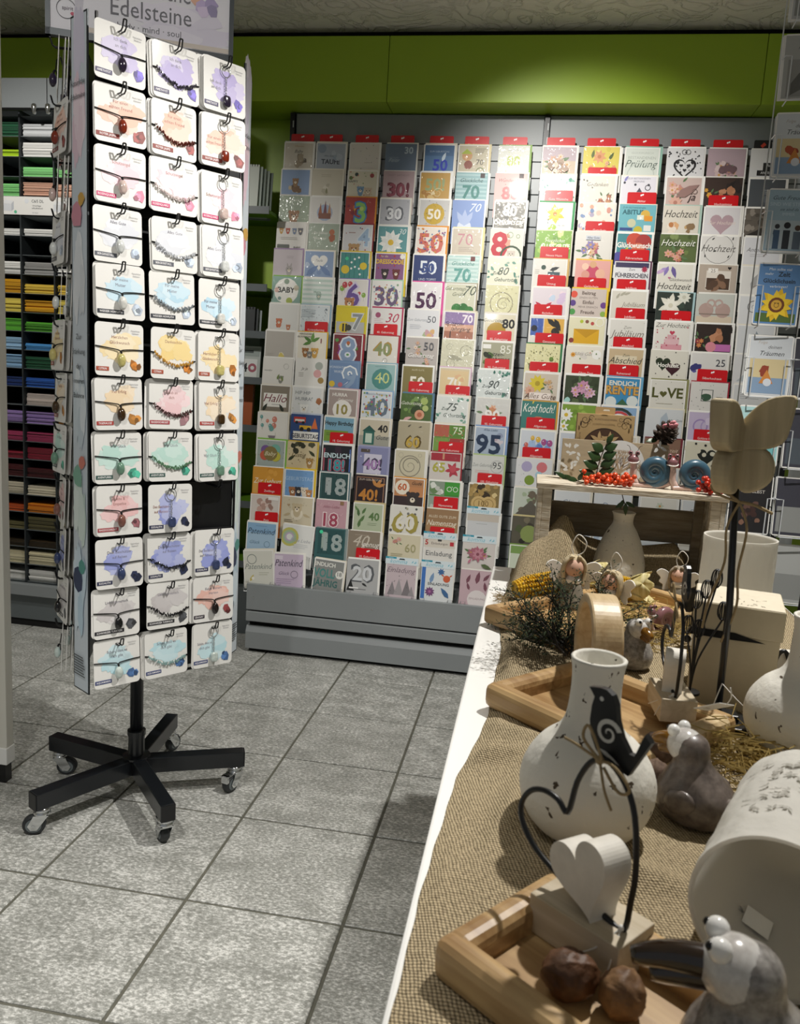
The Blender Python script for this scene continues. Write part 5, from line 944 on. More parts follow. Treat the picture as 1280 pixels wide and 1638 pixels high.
for x, z, r, c in ((0.115, 1.89, 0.014, '#d8a890'), (0.13, 1.876, 0.018, '#b9a8d0'), (0.145, 1.884, 0.015, '#a497c0'), (0.13, 1.868, 0.012, '#cfc0dc'), (0.15, 1.872, 0.012, '#8d84a8')): a.blob(x, z, r, c, rg, 7, 0.25)
a.ring(-0.155, 1.828, 0.02, 0.0012, '#3a3a42', 26); a.text('spirit', -0.152, 1.826, 0.008, '#5a4a5a'); a.blob(-0.143, 1.82, 0.004, '#b83a5a', rg, 6)
a.done('printed_sign', M['printm'], sg)

# ---- jewellery cards hanging on the hooks
GW, GH = 0.112, 0.104
gc_me = MB().prism(rrect(GW, GH, 0.009, 4), 0, 0.0016).mesh('card_behind', M['paperwhite'])
GEMROWS = [  # lines, stone name, splash, label, stone, chips, printed stone
 (('Ich denk', 'an dich'), 'AMETHYST', '#b7abdc', '#4a4668', '#2a2036', '#3a3640', '#6f62b8', 'amethyst'),
 (('Für einen', 'echten Freund'), 'ROTER JASPIS', '#efbda8', '#8a3a34', '#7e2a14', '#5a1e12', '#8a4a48', 'red jasper'),
 (('Schutzengel',), 'ROSENQUARZ', '#f1cdd6', '#c83a70', '#d6c0b8', '#d8c8c6', '#e08aa4', 'rose quartz'),
 (('Alles Gute',), 'BERGKRISTALL', '#d9dce4', '#5a5d66', '#dfe2e0', '#c9ccd0', '#a8b4c4', 'rock crystal'),
 (('Für meine', 'Mutter'), 'WEISSER HOWLITH', '#b8daec', '#30343c', '#e6e6e0', '#8a9298', '#b8c4d4', 'white howlite'),
 (('Herzlichen', 'Glückwunsch'), 'CITRIN', '#f0d9a4', '#a8503a', '#cfc47c', '#cf9a3a', '#a86a2c', 'yellow citrine'),
 (('Viel Erfolg',), 'TIGERAUGE', '#f0d8b4', '#a8403a', '#3f2a0e', '#5a3a18', '#b07a3c', 'tiger eye'),
 (('Viel Glück',), 'AVENTURIN', '#bfe2d8', '#3c5a54', '#6f9680', '#5f8a68', '#4aa088', 'green aventurine'),
 (('Liebe &', 'Empathie'), 'RHODOCHROSIT', '#f0c4c4', '#a84a50', '#86584c', '#7a4a48', '#8a5a60', 'pink rhodochrosite'),
 (('Dein Beschützer', 'auf Reisen'), 'SODALITH', '#98a2de', '#2e3250', '#39466c', '#20242e', '#252c44', 'blue sodalite'),
 (('Lieblingsmensch',), 'SCHWARZER TURMALIN', '#c9c4c4', '#2c2c30', '#0d0d0f', '#121214', '#4a4c50', 'black tourmaline'),
 (('Schön, dass es', 'dich gibt'), 'AQUAMARIN', '#b4dce6', '#3f4a78', '#cfdcd6', '#8fb0ae', '#4a6a98', 'pale aquamarine'),
]
GALT = {(6, 1): (('Glaub an', 'dich'), 'RHODOCHROSIT', '#eec8cc', '#a84a50', '#5a3030', '#4a2c2a', '#a07a80', 'pink rhodochrosite'),
        (5, 1): (('Dankeschön',), 'CITRIN', '#f0d48c', '#a8503a', '#cfc47c', '#cf9a3a', '#a86a2c', 'yellow citrine'),
        (8, 1): GEMROWS[9], (10, 2): (('Folge deinem', 'Herzen'), 'GRANAT', '#ecbcae', '#2c2430', '#1a0d0c', '#3a1a1a', '#7a3a3c', 'dark garnet')}
GKIND = {(8, 1): 2, (10, 2): 0}
RG = random.Random(21)
CORDS = MB().tube(spline([(-0.0565, -0.002, 0.057), (-0.03, -0.003, 0.0545), (-0.006, -0.004, 0.0515), (0, -0.005, 0.049), (0.006, -0.004, 0.0515), (0.03, -0.003, 0.0535), (0.0565, -0.002, 0.054)], 4), 0.0012, 5)
CORDS.tube([(0, -0.006, 0.05), (0, -0.008, 0.046), (0, -0.008, 0.043)], 0.0022, 6)
cord_me = CORDS.mesh('cord', M['blackmatte'], True)
kr = MB(); kr.tube([(0.0125*math.cos(2*PI*k/20), -0.004, 0.083+0.0125*math.sin(2*PI*k/20)) for k in range(20)], 0.0011, 5, closed=True)
kring_me = kr.mesh('key_ring', M['chrome'], True)
kc = MB()
for i in range(7):
    z = 0.068-i*0.0052
    kc.tube([((0.0022 if i % 2 else 0.0006)*math.cos(2*PI*k/8), -0.0045+(0.0006 if i % 2 else 0.0022)*math.cos(2*PI*k/8), z+0.0034*math.sin(2*PI*k/8)) for k in range(8)], 0.0007, 4, closed=True)
chain_me = kc.mesh('chain', M['chrome'], True)
def chips_mesh(col, seed):
    rg = random.Random(seed); m = MB()
    for i in range(70):
        t = i/69; x = -0.048+0.096*t; z = 0.052-0.024*t*0.55-0.016*math.sin(PI*t)
        for q in range(1):
            m.ball((x+rg.uniform(-.001, .001), -0.004+rg.uniform(-.002, .001), z+rg.uniform(-.0028, .0028)), (rg.uniform(.0012, .0022), .0016, rg.uniform(.0018, .0036)), 5, 3, 0.3, rg)
    return m.mesh('stone_chips', gem(col))
_ch = {}
lb_ = MB(); lb_.col = lin('#e2e1dd'); lb_.prism(rrect(GW, GH, 0.009, 4), 0, 0.0016)
lb_.col = lin('#6a6470')
for i in range(9):
    z = 0.075-i*0.0065 if i < 6 else 0.024-(i-6)*0.005; w = 0.07*(0.8+0.2*((i*7) % 5)/5) if i < 6 else 0.03
    lb_.add([(0.035, 0.0017, z), (0.035-w, 0.0017, z), (0.035-w, 0.0017, z+0.0024), (0.035, 0.0017, z+0.0024)], [(0, 1, 2, 3)])
lined_me = lb_.mesh('card_behind', M['printm'], colors=True)
def gem_card(face, r, c, spec, kind, label, nback, swing):
    lines, sname, spl, lab, stone, chips, pst, adj = spec
    Rf = Matrix.Rotation(rad(-120*face), 4, 'Z'); A_ = AF[face]
    root = put('jewellery_card', MB().prism(rrect(GW, GH, 0.009, 4), 0, 0.0012).mesh('jewellery_card', M['paperwhite']))
    loc = Matrix.Translation((SPX, SPY, 0)) @ Matrix.Rotation(SROT, 4, 'Z') @ Rf @ Matrix.Translation((XC[c]+RG.uniform(-.003, .003), -A_-(RG.uniform(0.040, 0.050) if face == 0 else RG.uniform(0.048, 0.056)), Z0-DZ*r-GH+0.004+RG.uniform(-.003, .003))) \
        @ Matrix.Rotation(swing, 4, 'Z') @ Matrix.Rotation(rad(-2.5), 4, 'X') @ Matrix.Rotation(RG.uniform(-.02, .02), 4, 'Y')
    root.matrix_world = loc @ Matrix.Translation((0, 0, -0.003)) @ Matrix.Diagonal((0.92, 1.0, 1.03, 1.0))
    tag(root, label, 'jewellery card', 'jewellery cards on the spinner')
    a = Art(0, 0, 1, 1, 0.0002); rg = random.Random(r*7+c)
    a.splash(0.002, 0.056 if kind != 2 else 0.05, 0.05, 0.034, spl, rg)
    tx = 0 if kind != 2 else -0.024
    for i, t in enumerate(lines): a.text(t, tx, (0.0735 if kind != 2 else 0.054)-0.0105*i, 0.0062, '#7a7684' if r not in (1, 2, 5, 6, 8) else '#9a6a62', 0, 0, 0.07 if kind != 2 else 0.04)
    w = 0.0035*len(sname)+0.008
    a.rect(-0.054, 0.0095, -0.054+w, 0.0175, lab); a.text(sname, -0.054+w/2, 0.0115, 0.0042, '#f2f0f0', 0.01, 0, w*0.86)
    a.text('Natürlicher', 0.037, 0.0895, 0.0032, '#8a8a8e'); a.text('Edelstein', 0.037, 0.0845, 0.0032, '#8a8a8e')
    for k, q in ((0.011, 1.0), (0.008, 1.3), (0.006, 0.75), (0.005, 1.15)):
        cc = tuple(min(1, int(pst[i:i+2], 16)/255*q) for i in (1, 3, 5)); a.blob(0.037+rg.uniform(-.007, .007), 0.0215+rg.uniform(-.004, .006), k, cc, rg, 6, 0.3)
    if nback >= 0:
        a.ring(0.0, GH-0.0125, 0.0035, 0.0012, '#9a9a9a', 10)
    a.done('printed_front', M['printm'], root)
    if kind == 0:
        put('cord', cord_me, root)
        m = MB(); m.ball((0, -0.009, 0.031), (0.0098, 0.0075, 0.0135), 14, 10, 0.03, rg); m.build('pendant_stone', gem(stone), root, True)
    elif kind == 1:
        if chips not in _ch: _ch[chips] = chips_mesh(chips, len(_ch))
        put('stone_chips', _ch[chips], root)
        e = MB(); e.tube([(-0.0565, -0.001, 0.053), (-0.048, -0.003, 0.052)], 0.0016, 5); e.tube([(0.0565, -0.001, 0.040), (0.047, -0.003, 0.039)], 0.0016, 5); e.build('clasp', M['blackmatte'], root)
    else:
        put('key_ring', kring_me, root); put('chain', chain_me, root)
        m = MB(); m.prism(rrect(0.0185, 0.0225, 0.006, 3, 0, 0.0115), -0.012, 0.0 - 0.002); o = m.build('stone_charm', gem(stone), root, True); bevel(o, 0.003, 2)
    for i in range(max(nback, 0)):
        put('card_behind', gc_me if face == 0 else lined_me, root, (-0.0035*(i+1)+RG.uniform(-.002, .001), (0.004 if face == 0 else 0.010)*(i+1), RG.uniform(-.003, .003)), (0, RG.uniform(-.02, .02), RG.uniform(-.05, .05)))
    return root
KN = ['pendant on a black cord', 'chip bracelet', 'key ring']
CN = ['left', 'middle', 'right']
for r in range(12):
    for c in range(3):
        if (r, c) == (8, 2): continue
        spec = GALT.get((r, c), GEMROWS[r]); kind = GKIND.get((r, c), c)
        gem_card(0, r, c, spec, kind, 'white card with %s %s, %s row, %s column of spinner' % (spec[7], KN[kind], ORD[r], CN[c]), RG.choice((0, 1, 1, 2, 2, 3) if c else (0, 1, 1)), RG.uniform(-.06, .06))
# the hook without a card: a dark pack turned face-down at the back
m = MB(); m.prism(rrect(GW*0.9, GH*0.86, 0.004, 2), 0, 0.003)
pk = m.build('dark_pack', flat('#22252a', 0.25, 0.5)); pk.matrix_world = Matrix.Translation((SPX, SPY, 0)) @ Matrix.Rotation(SROT, 4, 'Z') @ Matrix.Translation((XC[2], -A_-0.014, Z0-DZ*8-GH+0.012)) @ Matrix.Rotation(0.12, 4, 'Z')
tag(pk, 'dark glossy pack hanging on the nearly empty hook, right side of spinner', 'pack')
a = Art(0, 0, 1, 1, 0.0003); a.rect(-0.02, 0.004, 0.045, 0.016, '#c9ccd0')
for i in range(9): a.rect(-0.018+i*0.0065, 0.005, -0.0155+i*0.0065, 0.012, '#1a1c20')
for i in range(4): a.rect(-0.02, 0.06-i*0.006, 0.03, 0.062-i*0.006, '#5a5f66')
a.done('printed_text', M['printg'], pk)
# left face: seen along its cards
sides_left = {0: (2, 1), 1: (2, 1), 2: (0,), 3: (2, 1), 4: (), 5: (2, 1), 6: (1,), 7: (2, 0), 8: (1,), 9: (2, 1), 10: (2, 1), 11: (2, 1)}
for r in range(12):
    for c in range(3):
        spec = GEMROWS[r]; kind = (c+1) % 3
        gem_card(1, r, c, spec, kind, '%s %s card, %s row, spinner side face, %s column' % (spec[7], KN[kind], ORD[r], ('rear', 'centre', 'front')[c]), (3, 2, 2)[c], RG.uniform(.12, .5))
# ================================================================= coloured paper shelf, far left
px0, px1 = -2.08, -1.06
psf = thing('paper_shelf', 'grey pigeonhole shelf of coloured paper at the far left wall', 'shelf', (0, 0, 0))
PY = 0.17; NR = 25; PZ0 = 0.185; PDZ = 0.0716; XU = [-1.835+0.139*k for k in range(-1, 6)]
MB().box(px0, px1, 0.50, 0.52, 0.1, 2.1).build('back_panel', M['rack_dark'], psf)
for x in (px0, px1): MB().box(x-0.012, x+0.012, PY+0.02, 0.52, 0.0, 2.1).build('side_panel', M['rack'], psf)
bm_ = MB().box(px0, px1, PY+0.004, 0.5, -0.002, 0.0).mesh('shelf_board', M['rack_dark'])
for r in range(NR+1): put('shelf_board', bm_, psf, (0, 0, PZ0+r*PDZ))
um = MB().box(-0.003, 0.003, PY-0.002, 0.45, PZ0, PZ0+NR*PDZ+0.02).mesh('divider_upright', M['frame'])
for x in XU: put('divider_upright', um, psf, (x, 0, 0))
bevel(MB().box(px0, px1, 0.135, 0.16, 0.135, 0.182).build('base_ledge', M['rack'], psf), 0.002)
MB().box(px0, px1, 0.16, 0.5, 0.03, 0.18).build('base', M['rack_dark'], psf)
MB().box(px0, px1, 0.165, 0.2, 0.0, 0.03).build('kick_strip', M['blackmatte'], psf)
for i in range(4):
    x = px0+(px1-px0)*i/4; bevel(MB().box(x+0.002, x+(px1-px0)/4-0.002, 0.15, 0.17, 1.992, 2.10).build('header_panel', M['rack'], psf), 0.001)
ml = MB(); ml.tube([(px0, 0.13, 1.985), (px1, 0.13, 1.985)], 0.006, 8); rail = ml.build('rail', M['black'], psf)
for x in (-1.60, -1.545, -1.47):
    k = MB(); k.lathe([(0.005, -0.02), (0.009, -0.012), (0.011, 0.0), (0.010, 0.012), (0.006, 0.016)], 12); k.build('knob', M['chrome'], rail, True, loc=(x, 0.118, 1.985))
# bottom row first
SHEETS = [ # (first column colour, second column, third) from the bottom up; '' = empty
 ('white', 'white', 'white'), ('cream', 'cream', 'cream'), ('dark brown', 'dark brown', ''), ('olive', 'olive', 'olive'), ('burnt orange', 'orange', 'orange'), ('ivory', 'ivory', 'ivory'), ('maroon', 'maroon', ''), ('crimson', 'crimson', 'crimson'),
 ('berry', 'berry', 'berry'), ('lilac', 'lilac', 'amber'), ('', 'boxed white', 'mauve'), ('navy', 'royal blue', 'royal blue'), ('pale blue', 'dark green', 'dark green'), ('light blue', 'sky blue', 'sky blue'), ('grass green', 'grass green', 'grass green'), ('pale yellow', 'golden yellow', 'pale yellow'), ('golden yellow', 'yellow', 'yellow'),
 ('white', 'grey', 'white'), ('', '', ''), ('white', 'white', 'white'), None, ('mint', 'peach', 'peach'), ('', 'mint', 'mint'), ('lime', 'white', 'white'), ('dark green', 'clear white', 'white')]
PC = {'white': '#e8e8e4', 'cream': '#d9d0ae', 'dark brown': '#2f2412', 'olive': '#5f5a3a', 'burnt orange': '#c8541e', 'orange': '#e08218', 'ivory': '#d8cfb8', 'maroon': '#4a1218', 'crimson': '#8a1f34', 'berry': '#9a3458', 'lilac': '#9a80bc', 'amber': '#9a6a2a', 'boxed white': '#c9bcb4', 'mauve': '#7a6470', 'navy': '#1e3a7a', 'royal blue': '#2a5cb0', 'pale blue': '#8fb8dc', 'dark green': '#1f5a3c', 'light blue': '#9cc4e4', 'sky blue': '#4f98d4', 'grass green': '#58a834', 'pale yellow': '#e0cc5a', 'golden yellow': '#e0a41e', 'yellow': '#e3c24a', 'grey': '#9a9a98', 'mint': '#7fc87a', 'peach': '#d8a890', 'lime': '#a8cc1e', 'clear white': '#cfd2d4'}
RS = random.Random(4)
CL = ('first', 'second', 'third')
for r, row in enumerate(SHEETS):
    if row is None: continue
    for c in range(3):
        if not row[c]: continue
        x0 = XU[c+1]+0.005; x1 = XU[c+2]-0.005; z = PZ0+r*PDZ+0.0005
        n = RS.choice((5, 7, 9, 10)); th = min(0.0052, 0.052/n)
        m = MB(); rg = random.Random(r*5+c); base = PC[row[c]]
        for i in range(n):
            q = rg.uniform(0.8, 1.08); m.col = lin(tuple(min(1, int(base[j:j+2], 16)/255*q) for j in (1, 3, 5)))
            dy = rg.uniform(0, 0.008); m.box(x0+rg.uniform(0, 0.003), x1-rg.uniform(0, 0.004), PY+0.008+dy, 0.42, z+i*th, z+(i+0.86)*th)
        o = m.build('paper_stack', M['printm'], None, colors=True)
        tag(o, 'stack of %s paper, %s pigeonhole from the bottom, %s visible column of shelf' % (row[c], ORD[r], CL[c]), 'paper', 'paper stacks in the pigeonhole shelf')
z = PZ0+20*PDZ
sgn = thing('shelf_sign', 'white sign with box drawing and C6/5 DL on the paper shelf', 'sign', (-1.62, PY-0.006, z+0.002))
bevel(MB().box(-0.19, 0.13, -0.001, 0.002, 0, 0.066).build('board', M['paperwhite'], sgn), 0.0005)
a = Art(0, 0, 1, 1, 0.0012); a.text('C6/5 DL', 0.0, 0.045, 0.011, '#4a4f54', 0.01, 0, 0.05); a.text('Umschläge', -0.004, 0.031, 0.006, '#3a3f44'); a.text('selbstklebend', -0.002, 0.022, 0.006, '#3a3f44'); a.text('25 Stück', -0.01, 0.006, 0.005, '#8a8f94')
a.done('printed_text', M['printm'], sgn)
for dx in (-0.125, 0.085):
    a = Art(0, 0, 1, 1, 0.0012); a.poly([(dx-0.02, 0.015), (dx+0.015, 0.012), (dx+0.015, 0.038), (dx-0.02, 0.04)], '#d3d6da'); a.poly([(dx-0.02, 0.041), (dx+0.015, 0.039), (dx+0.025, 0.05), (dx-0.008, 0.052)], '#e2e4e6'); a.poly([(dx+0.016, 0.012), (dx+0.026, 0.02), (dx+0.026, 0.049), (dx+0.016, 0.038)], '#bcc0c6'); a.done('box_drawing', M['printm'], sgn)
a = Art(0, 0, 1, 1, 0.0012)
a.disc(-0.092, 0.01, 0.006, '#5fb890'); a.disc(-0.045, 0.05, 0.009, '#dfe2e6')
a.done('printed_mark', M['printm'], sgn)
# ================================================================= green shelving between paper shelf and card rack
gs = thing('green_shelf', 'green shelf bay with stationery beside the card rack', 'shelf', (0, 0, 0))
bd = MB().box(-1.04, -0.775, 0.36, 0.64, -0.012, 0.0).mesh('shelf_board', M['green_dark'])
lipm = MB().box(-1.04, -0.775, 0.352, 0.36, -0.016, 0.012).mesh('shelf_lip', M['rack_dark'])
GZ = (1.70, 1.41, 1.23, 1.05, 0.86, 0.55, 0.3)
for z in GZ: put('shelf_board', bd, gs, (0, 0, z)); put('shelf_lip', lipm, gs, (0, 0, z))
MB().box(-1.04, -0.775, 0.36, 0.64, 0.0, 0.2).build('base', M['rack_dark'], gs)
def calendar(x, y, z, lab, cols, rz, w=0.1, h=0.19):
    t = thing('desk_calendar', lab, 'calendar', (x, y, z), (rad(-9), 0, rz))
    for i, c in enumerate(cols): put('page', boxme(w, 0.003, h, flat(c), 'page'), t, (i*0.012, i*0.009, -i*0.004))
    s = MB()
    for i in range(9): s.tube([(-w*0.42+i*w*0.105, -0.003, h-0.008), (-w*0.42+i*w*0.105, 0.0, h+0.004), (-w*0.42+i*w*0.105, 0.006, h-0.006)], 0.001, 4)
    s.build('spiral', M['black'], t)
    return t
calendar(-0.90, 0.42, 1.70, 'white spiral calendar leaning in the green shelf, topmost board', ('#d6dcd4', '#a8b4ac', '#7f8c84', '#99a69c', '#6f7c74'), 0.1)
calendar(-0.90, 0.40, 1.23, 'dark spiral notebook leaning in the green shelf', ('#23282a', '#343a3c', '#9aa2a4'), 0.15, 0.12, 0.11)
for i, (c, nm) in enumerate((('#5a1a1c', 'dark red'), ('#c9c4b4', 'cream'), ('#1a1c20', 'black'))):
    tag(bevel(put('notebook', boxme(0.009, 0.12, 0.125-0.008*i, flat(c), 'notebook'), None, (-0.975+0.013*i, 0.42, 1.41)), 0.001), '%s notebook standing on the green shelf below the white calendar' % nm, 'notebook', 'notebooks in the green shelf')
t = thing('stationery_pack', 'grey blister pack with number 4 on the green shelf', 'pack', (-0.86, 0.40, 1.05), (rad(-6), 0, 0))
put('pack_board', boxme(0.10, 0.012, 0.135, flat('#b9c0bc'), 'pack_board'), t)
a = Art(-0.05, 0, 0.1, 0.135, 0.0004); a.rect(.05, .7, .95, .95, '#9aa4a0'); a.rect(.3, .8, .7, .88, '#3a4442'); a.rect(.12, .08, .88, .62, '#e2e4e2'); a.text('4', .36, .24, .035, '#1f2224', .02); a.disc(.68, .36, .18, '#a85a68'); a.disc(.68, .36, .08, '#e2e4e2'); a.done('printed_front', M['printm'], t)
t = thing('stationery_box', 'small grey carton behind the blister pack on the green shelf', 'box', (-0.88, 0.48, 1.05)); bevel(put('carton', boxme(0.08, 0.06, 0.165, flat('#8f9a94'), 'carton'), t), 0.001); bevel(put('flap', boxme(0.078, 0.03, 0.004, flat('#c0c8c2'), 'flap'), t, (0, 0.0, 0.165)), 0.001)
t = thing('orange_folder', 'orange folder standing on the green shelf beside the spinner', 'folder', (-0.91, 0.42, 0.86), (rad(-5), 0, 0)); put('cover', boxme(0.13, 0.004, 0.17, flat('#b0582a'), 'cover'), t); put('inner_sheet', boxme(0.126, 0.003, 0.166, flat('#d8cfc0'), 'inner_sheet'), t, (0.002, 0.005, 0.001)); put('back_cover', boxme(0.13, 0.003, 0.172, flat('#9a4c24'), 'back_cover'), t, (0.003, 0.009, 0))
# ================================================================= pale cabinet whose edge closes the picture on the left
cb = thing('tall_cabinet', 'tall pale grey cabinet side at the left edge of the picture', 'cabinet', (0, 0, 0))
bevel(MB().box(-1.45, -0.968, -1.004, -0.975, 0.075, 2.2).build('side_panel', M['cream'], cb), 0.002)
bevel(MB().box(-1.45, -0.966, -1.008, -0.972, 0.05, 0.095).build('base_rail', M['white'], cb), 0.002)
for x in (-1.42, -0.985): MB().box(x-0.012, x+0.012, -1.003, -0.978, 0.0, 0.052).build('foot', M['black'], cb)
# ================================================================= white display table and its cloth
TZ = 0.70
tb = thing('display_table', 'white display table with decorations, along the right side', 'table', (0, 0, 0))
bevel(MB().box(0.233, 0.80, -3.05, -1.045, TZ-0.035, TZ).build('tabletop', M['white'], tb), 0.003)
for x in (0.27, 0.765):
    for y in (-3.0, -1.09): bevel(MB().box(x-0.025, x+0.025, y-0.025, y+0.025, 0, TZ-0.035).build('leg', M['white'], tb), 0.003)
for y in (-2.98, -1.11): MB().box(0.27, 0.765, y-0.01, y+0.01, TZ-0.11, TZ-0.035).build('apron', M['white'], tb)

EDGE = [(-3.0, .25), (-2.6, .243), (-2.36, .239), (-2.23, .237), (-2.16, .241), (-2.10, .246), (-2.03, .249), (-1.96, .258), (-1.87, .268), (-1.74, .272), (-1.63, .274), (-1.50, .266), (-1.35, .262), (-1.17, .272), (-1.05, .275)]
def edge_x(y):
    for (a, b), (c, d) in zip(EDGE, EDGE[1:]):
        if a <= y <= c: return b+(d-b)*(y-a)/(c-a)
    return EDGE[0][1] if y < EDGE[0][0] else EDGE[-1][1]
def sstep(a, b, x): t = min(max((x-a)/(b-a), 0), 1); return t*t*(3-2*t)
def gauss(x, y, cx, cy, sx, sy, rot=0):
    c, s = math.cos(rot), math.sin(rot); u = ((x-cx)*c+(y-cy)*s)/sx; v = (-(x-cx)*s+(y-cy)*c)/sy; return math.exp(-u*u-v*v)
def cloth_z(x, y):
    e = x-edge_x(y)
    z = 0.0012*math.sin(31*x+17*y)+0.0010*math.sin(57*y-23*x+1)+0.0018
    z += 0.013*gauss(x, y, .275, -1.985, .05, .012, rad(28)) + 0.010*gauss(x, y, .30, -2.10, .012, .07, rad(-12))
    z += 0.012*gauss(x, y, .285, -1.62, .015, .05) + 0.016*gauss(x, y, .285, -1.70, .02, .035, rad(20)) + 0.010*gauss(x, y, .30, -1.92, .05, .018, rad(-20))
    z += 0.008*gauss(x, y, .40, -2.16, .06, .015, rad(-15)) + 0.014*gauss(x, y, .275, -1.31, .012, .06)
    z += 0.118*gauss(x, y, .374, -1.155, .042, .055) + 0.066*gauss(x, y, .325, -1.195, .055, .05) + 0.03*gauss(x, y, .30, -1.24, .03, .05)
    b = sstep(-1.15, -1.07, y)*sstep(.33, .37, x)*(1-sstep(.60, .65, x)); z += b*(0.076+0.006*math.sin(22*x))
    return TZ+0.0008+(z+0.0025)*sstep(-0.001, 0.02, e)
NU, NV = 90, 300; pts = []; uvs = []
for j in range(NV):
    y = -3.0+(1.945)*j/(NV-1)
    for i in range(NU):
        t = i/(NU-1); e = edge_x(y)+0.0015*math.sin(19*y)+0.0005*math.sin(97*y); x = e+(0.79-e)*t**1.25; z = cloth_z(x, y)
        pts.append((x, y, z)); uvs.append((x+0.10*math.sin(3*y)+0.5*(z-TZ), y+0.7*(z-TZ)))
cm = MB().grid(pts, NU, NV); me = cm.mesh('burlap_cloth', M['burlap'], True)
uvl = me.uv_layers.new(name='UVMap'); buf = []
for lp in me.loops: buf += uvs[lp.vertex_index]
uvl.data.foreach_set('uv', buf)
cloth = put('burlap_cloth', me); tag(cloth, 'woven brown burlap cloth draped over the white table', 'cloth')
sol = cloth.modifiers.new('thick', 'SOLIDIFY'); sol.thickness = 0.0012; sol.offset = -1
# frayed corner by the far tray
fy = MB(); rg = random.Random(2)
for i in range(120):
    a = rg.uniform(0, 6.28); p = Vector((.268+rg.uniform(-.012, .012), -1.36+rg.uniform(-.03, .03), TZ+0.012)); fy.tube([p, p+Vector((math.cos(a)*.008-.006, math.sin(a)*.008, rg.uniform(-.006, .008)))], 0.0004, 3)
stuff(fy.build('frayed_threads', M['twine'], cloth))

# ================================================================= things on the table
def tray(name, lab, cx, cy, la, lb, rot, h, rim, z=TZ+0.004, mt='wood'):
    t = thing(name, lab, 'tray', (cx, cy, z), (0, 0, rot), 'wooden trays on the table')
    bevel(MB().box(-lb/2+rim*0.5, lb/2-rim*0.5, -la/2+rim*0.5, la/2-rim*0.5, 0.001, 0.009).build('tray_floor', M[mt], t), 0.001)
    for e in (-1, 1):
        o = MB().box(-lb/2, lb/2, e*(la/2-rim/2)-rim/2, e*(la/2-rim/2)+rim/2, 0, h); bevel(o.build('rim', M[mt], t), rim*0.40, 3)
        o = MB().box(e*(lb/2-rim/2)-rim/2, e*(lb/2-rim/2)+rim/2, -la/2+rim*0.4, la/2-rim*0.4, 0, h); bevel(o.build('rim', M['woodz' if e > 0 else mt], t), rim*0.40, 3)
    return t
tray('wooden_tray', 'wooden tray in the foreground holding the heart block and walnuts', .3605, -2.314, .127, .165, rad(-38), .030, .022)
tray('wooden_tray', 'wooden tray with the round wooden ring, behind the bottle vase', .406, -1.854, .186, .225, rad(-42), .031, .025)
tray('wooden_tray', 'long wooden tray of straw and angels before the white crate', .437, -1.417, .385, .185, rad(-43), .030, .017)

def smoothlathe(prof, n=4):
    return [(p.x, p.y) for p in spline([(a, b, 0) for a, b in prof], n)]
def wobble(seed, amt):
    rg = random.Random(seed); ph = [rg.uniform(0, 6.28) for _ in range(3)]
    return lambda w, z: 1+amt*(math.sin(2*w+ph[0]+z*20)+0.6*math.sin(3*w+ph[1])+0.4*math.sin(5*w+ph[2]+z*60))
def bottle(lab, x, y, z, prof, mt, seed, inner, wall=0.004):
    t = thing('bottle_vase', lab, 'vase', (x, y, z), (0, 0, seed), 'white papier-mache bottle vases')
    p = smoothlathe(prof); top = p[-1]
    full = p + [(top[0]-wall*0.5, top[1]+0.0012), (top[0]-wall, top[1]-0.001)] + [(top[0]-wall, top[1]-0.03)]
    MB().lathe(full, 40, wob=wobble(seed, 0.012), cap1=True).build('body', mt, t, True)
    return t
V1 = [(.026, 0), (.040, .004), (.0535, .020), (.0590, .042), (.0555, .062), (.044, .080), (.030, .092), (.0235, .104), (.0212, .125), (.0215, .145), (.0235, .158)]
VC = [(.036, 0), (.046, .006), (.0505, .030), (.049, .055), (.041, .085), (.030, .110), (.0215, .124), (.0195, .132), (.0205, .142), (.0235, .149)]
bottle('white speckled bottle vase with round belly behind the wire bird', .366, -2.099, TZ+.004, V1, M['mache'], 1, None)
bottle('white speckled bottle vase standing inside the white crate', .486, -1.135, TZ+.004, VC, M['mache2'], 2, None)
bottle('white round-bellied vase cut off by the right edge of the picture', .612, -1.880, TZ+.004, [(a*1.04, b*1.0) for a, b in V1], M['mache'], 3, None)

def paper_tube(lab, loc, rot, r, h):
    t = thing('paper_vase', lab, 'vase', loc, rot, 'white handmade paper vases')
    MB().lathe([(r*0.98, 0)]+[(r, 0.004+(h-0.004)*k/40) for k in range(41)], 120, cap0=True, cap1=False, wob=lambda w, z: 1.004+(.030*mnoise.noise((math.cos(w)*3.2, math.sin(w)*3.2, z*42))-.022*abs(mnoise.noise((math.cos(w)*6, math.sin(w)*6, z*85+3))))*min(1, (h-z)/.012+.15)).build('wall', M['paperroll'], t, True)
    MB().lathe([(r, h), (r-0.0022, h), (r-0.0030, h-0.003), (r-0.0042, 0.006)], 48, cap0=False, cap1=True).build('inside', M['paperroll_in'], t, True)
    return t
paper_tube('tall white handmade paper cylinder standing beside the beige box', (.610, -1.535, TZ+.004), (0, 0, 0), .0515, .183)
ax0, ax1 = Vector((.473, -2.28, .7605)), Vector((.540, -2.13, .7605))
L = (ax0-ax1).length; q = (ax0-ax1).to_track_quat('Z', 'X')
pv = paper_tube('white paper cylinder lying on its side, open end to the front', ax1, q.to_euler(), .0545, L)
dk = MB(); rg = random.Random(8)          # small printed sprigs round the upper side
iq = q.inverted()
upl = iq @ Vector((0, 0, 1)); th0 = math.atan2(upl.y, upl.x)
def on(th, t, R=.0562): return (R*math.cos(th), R*math.sin(th), t)
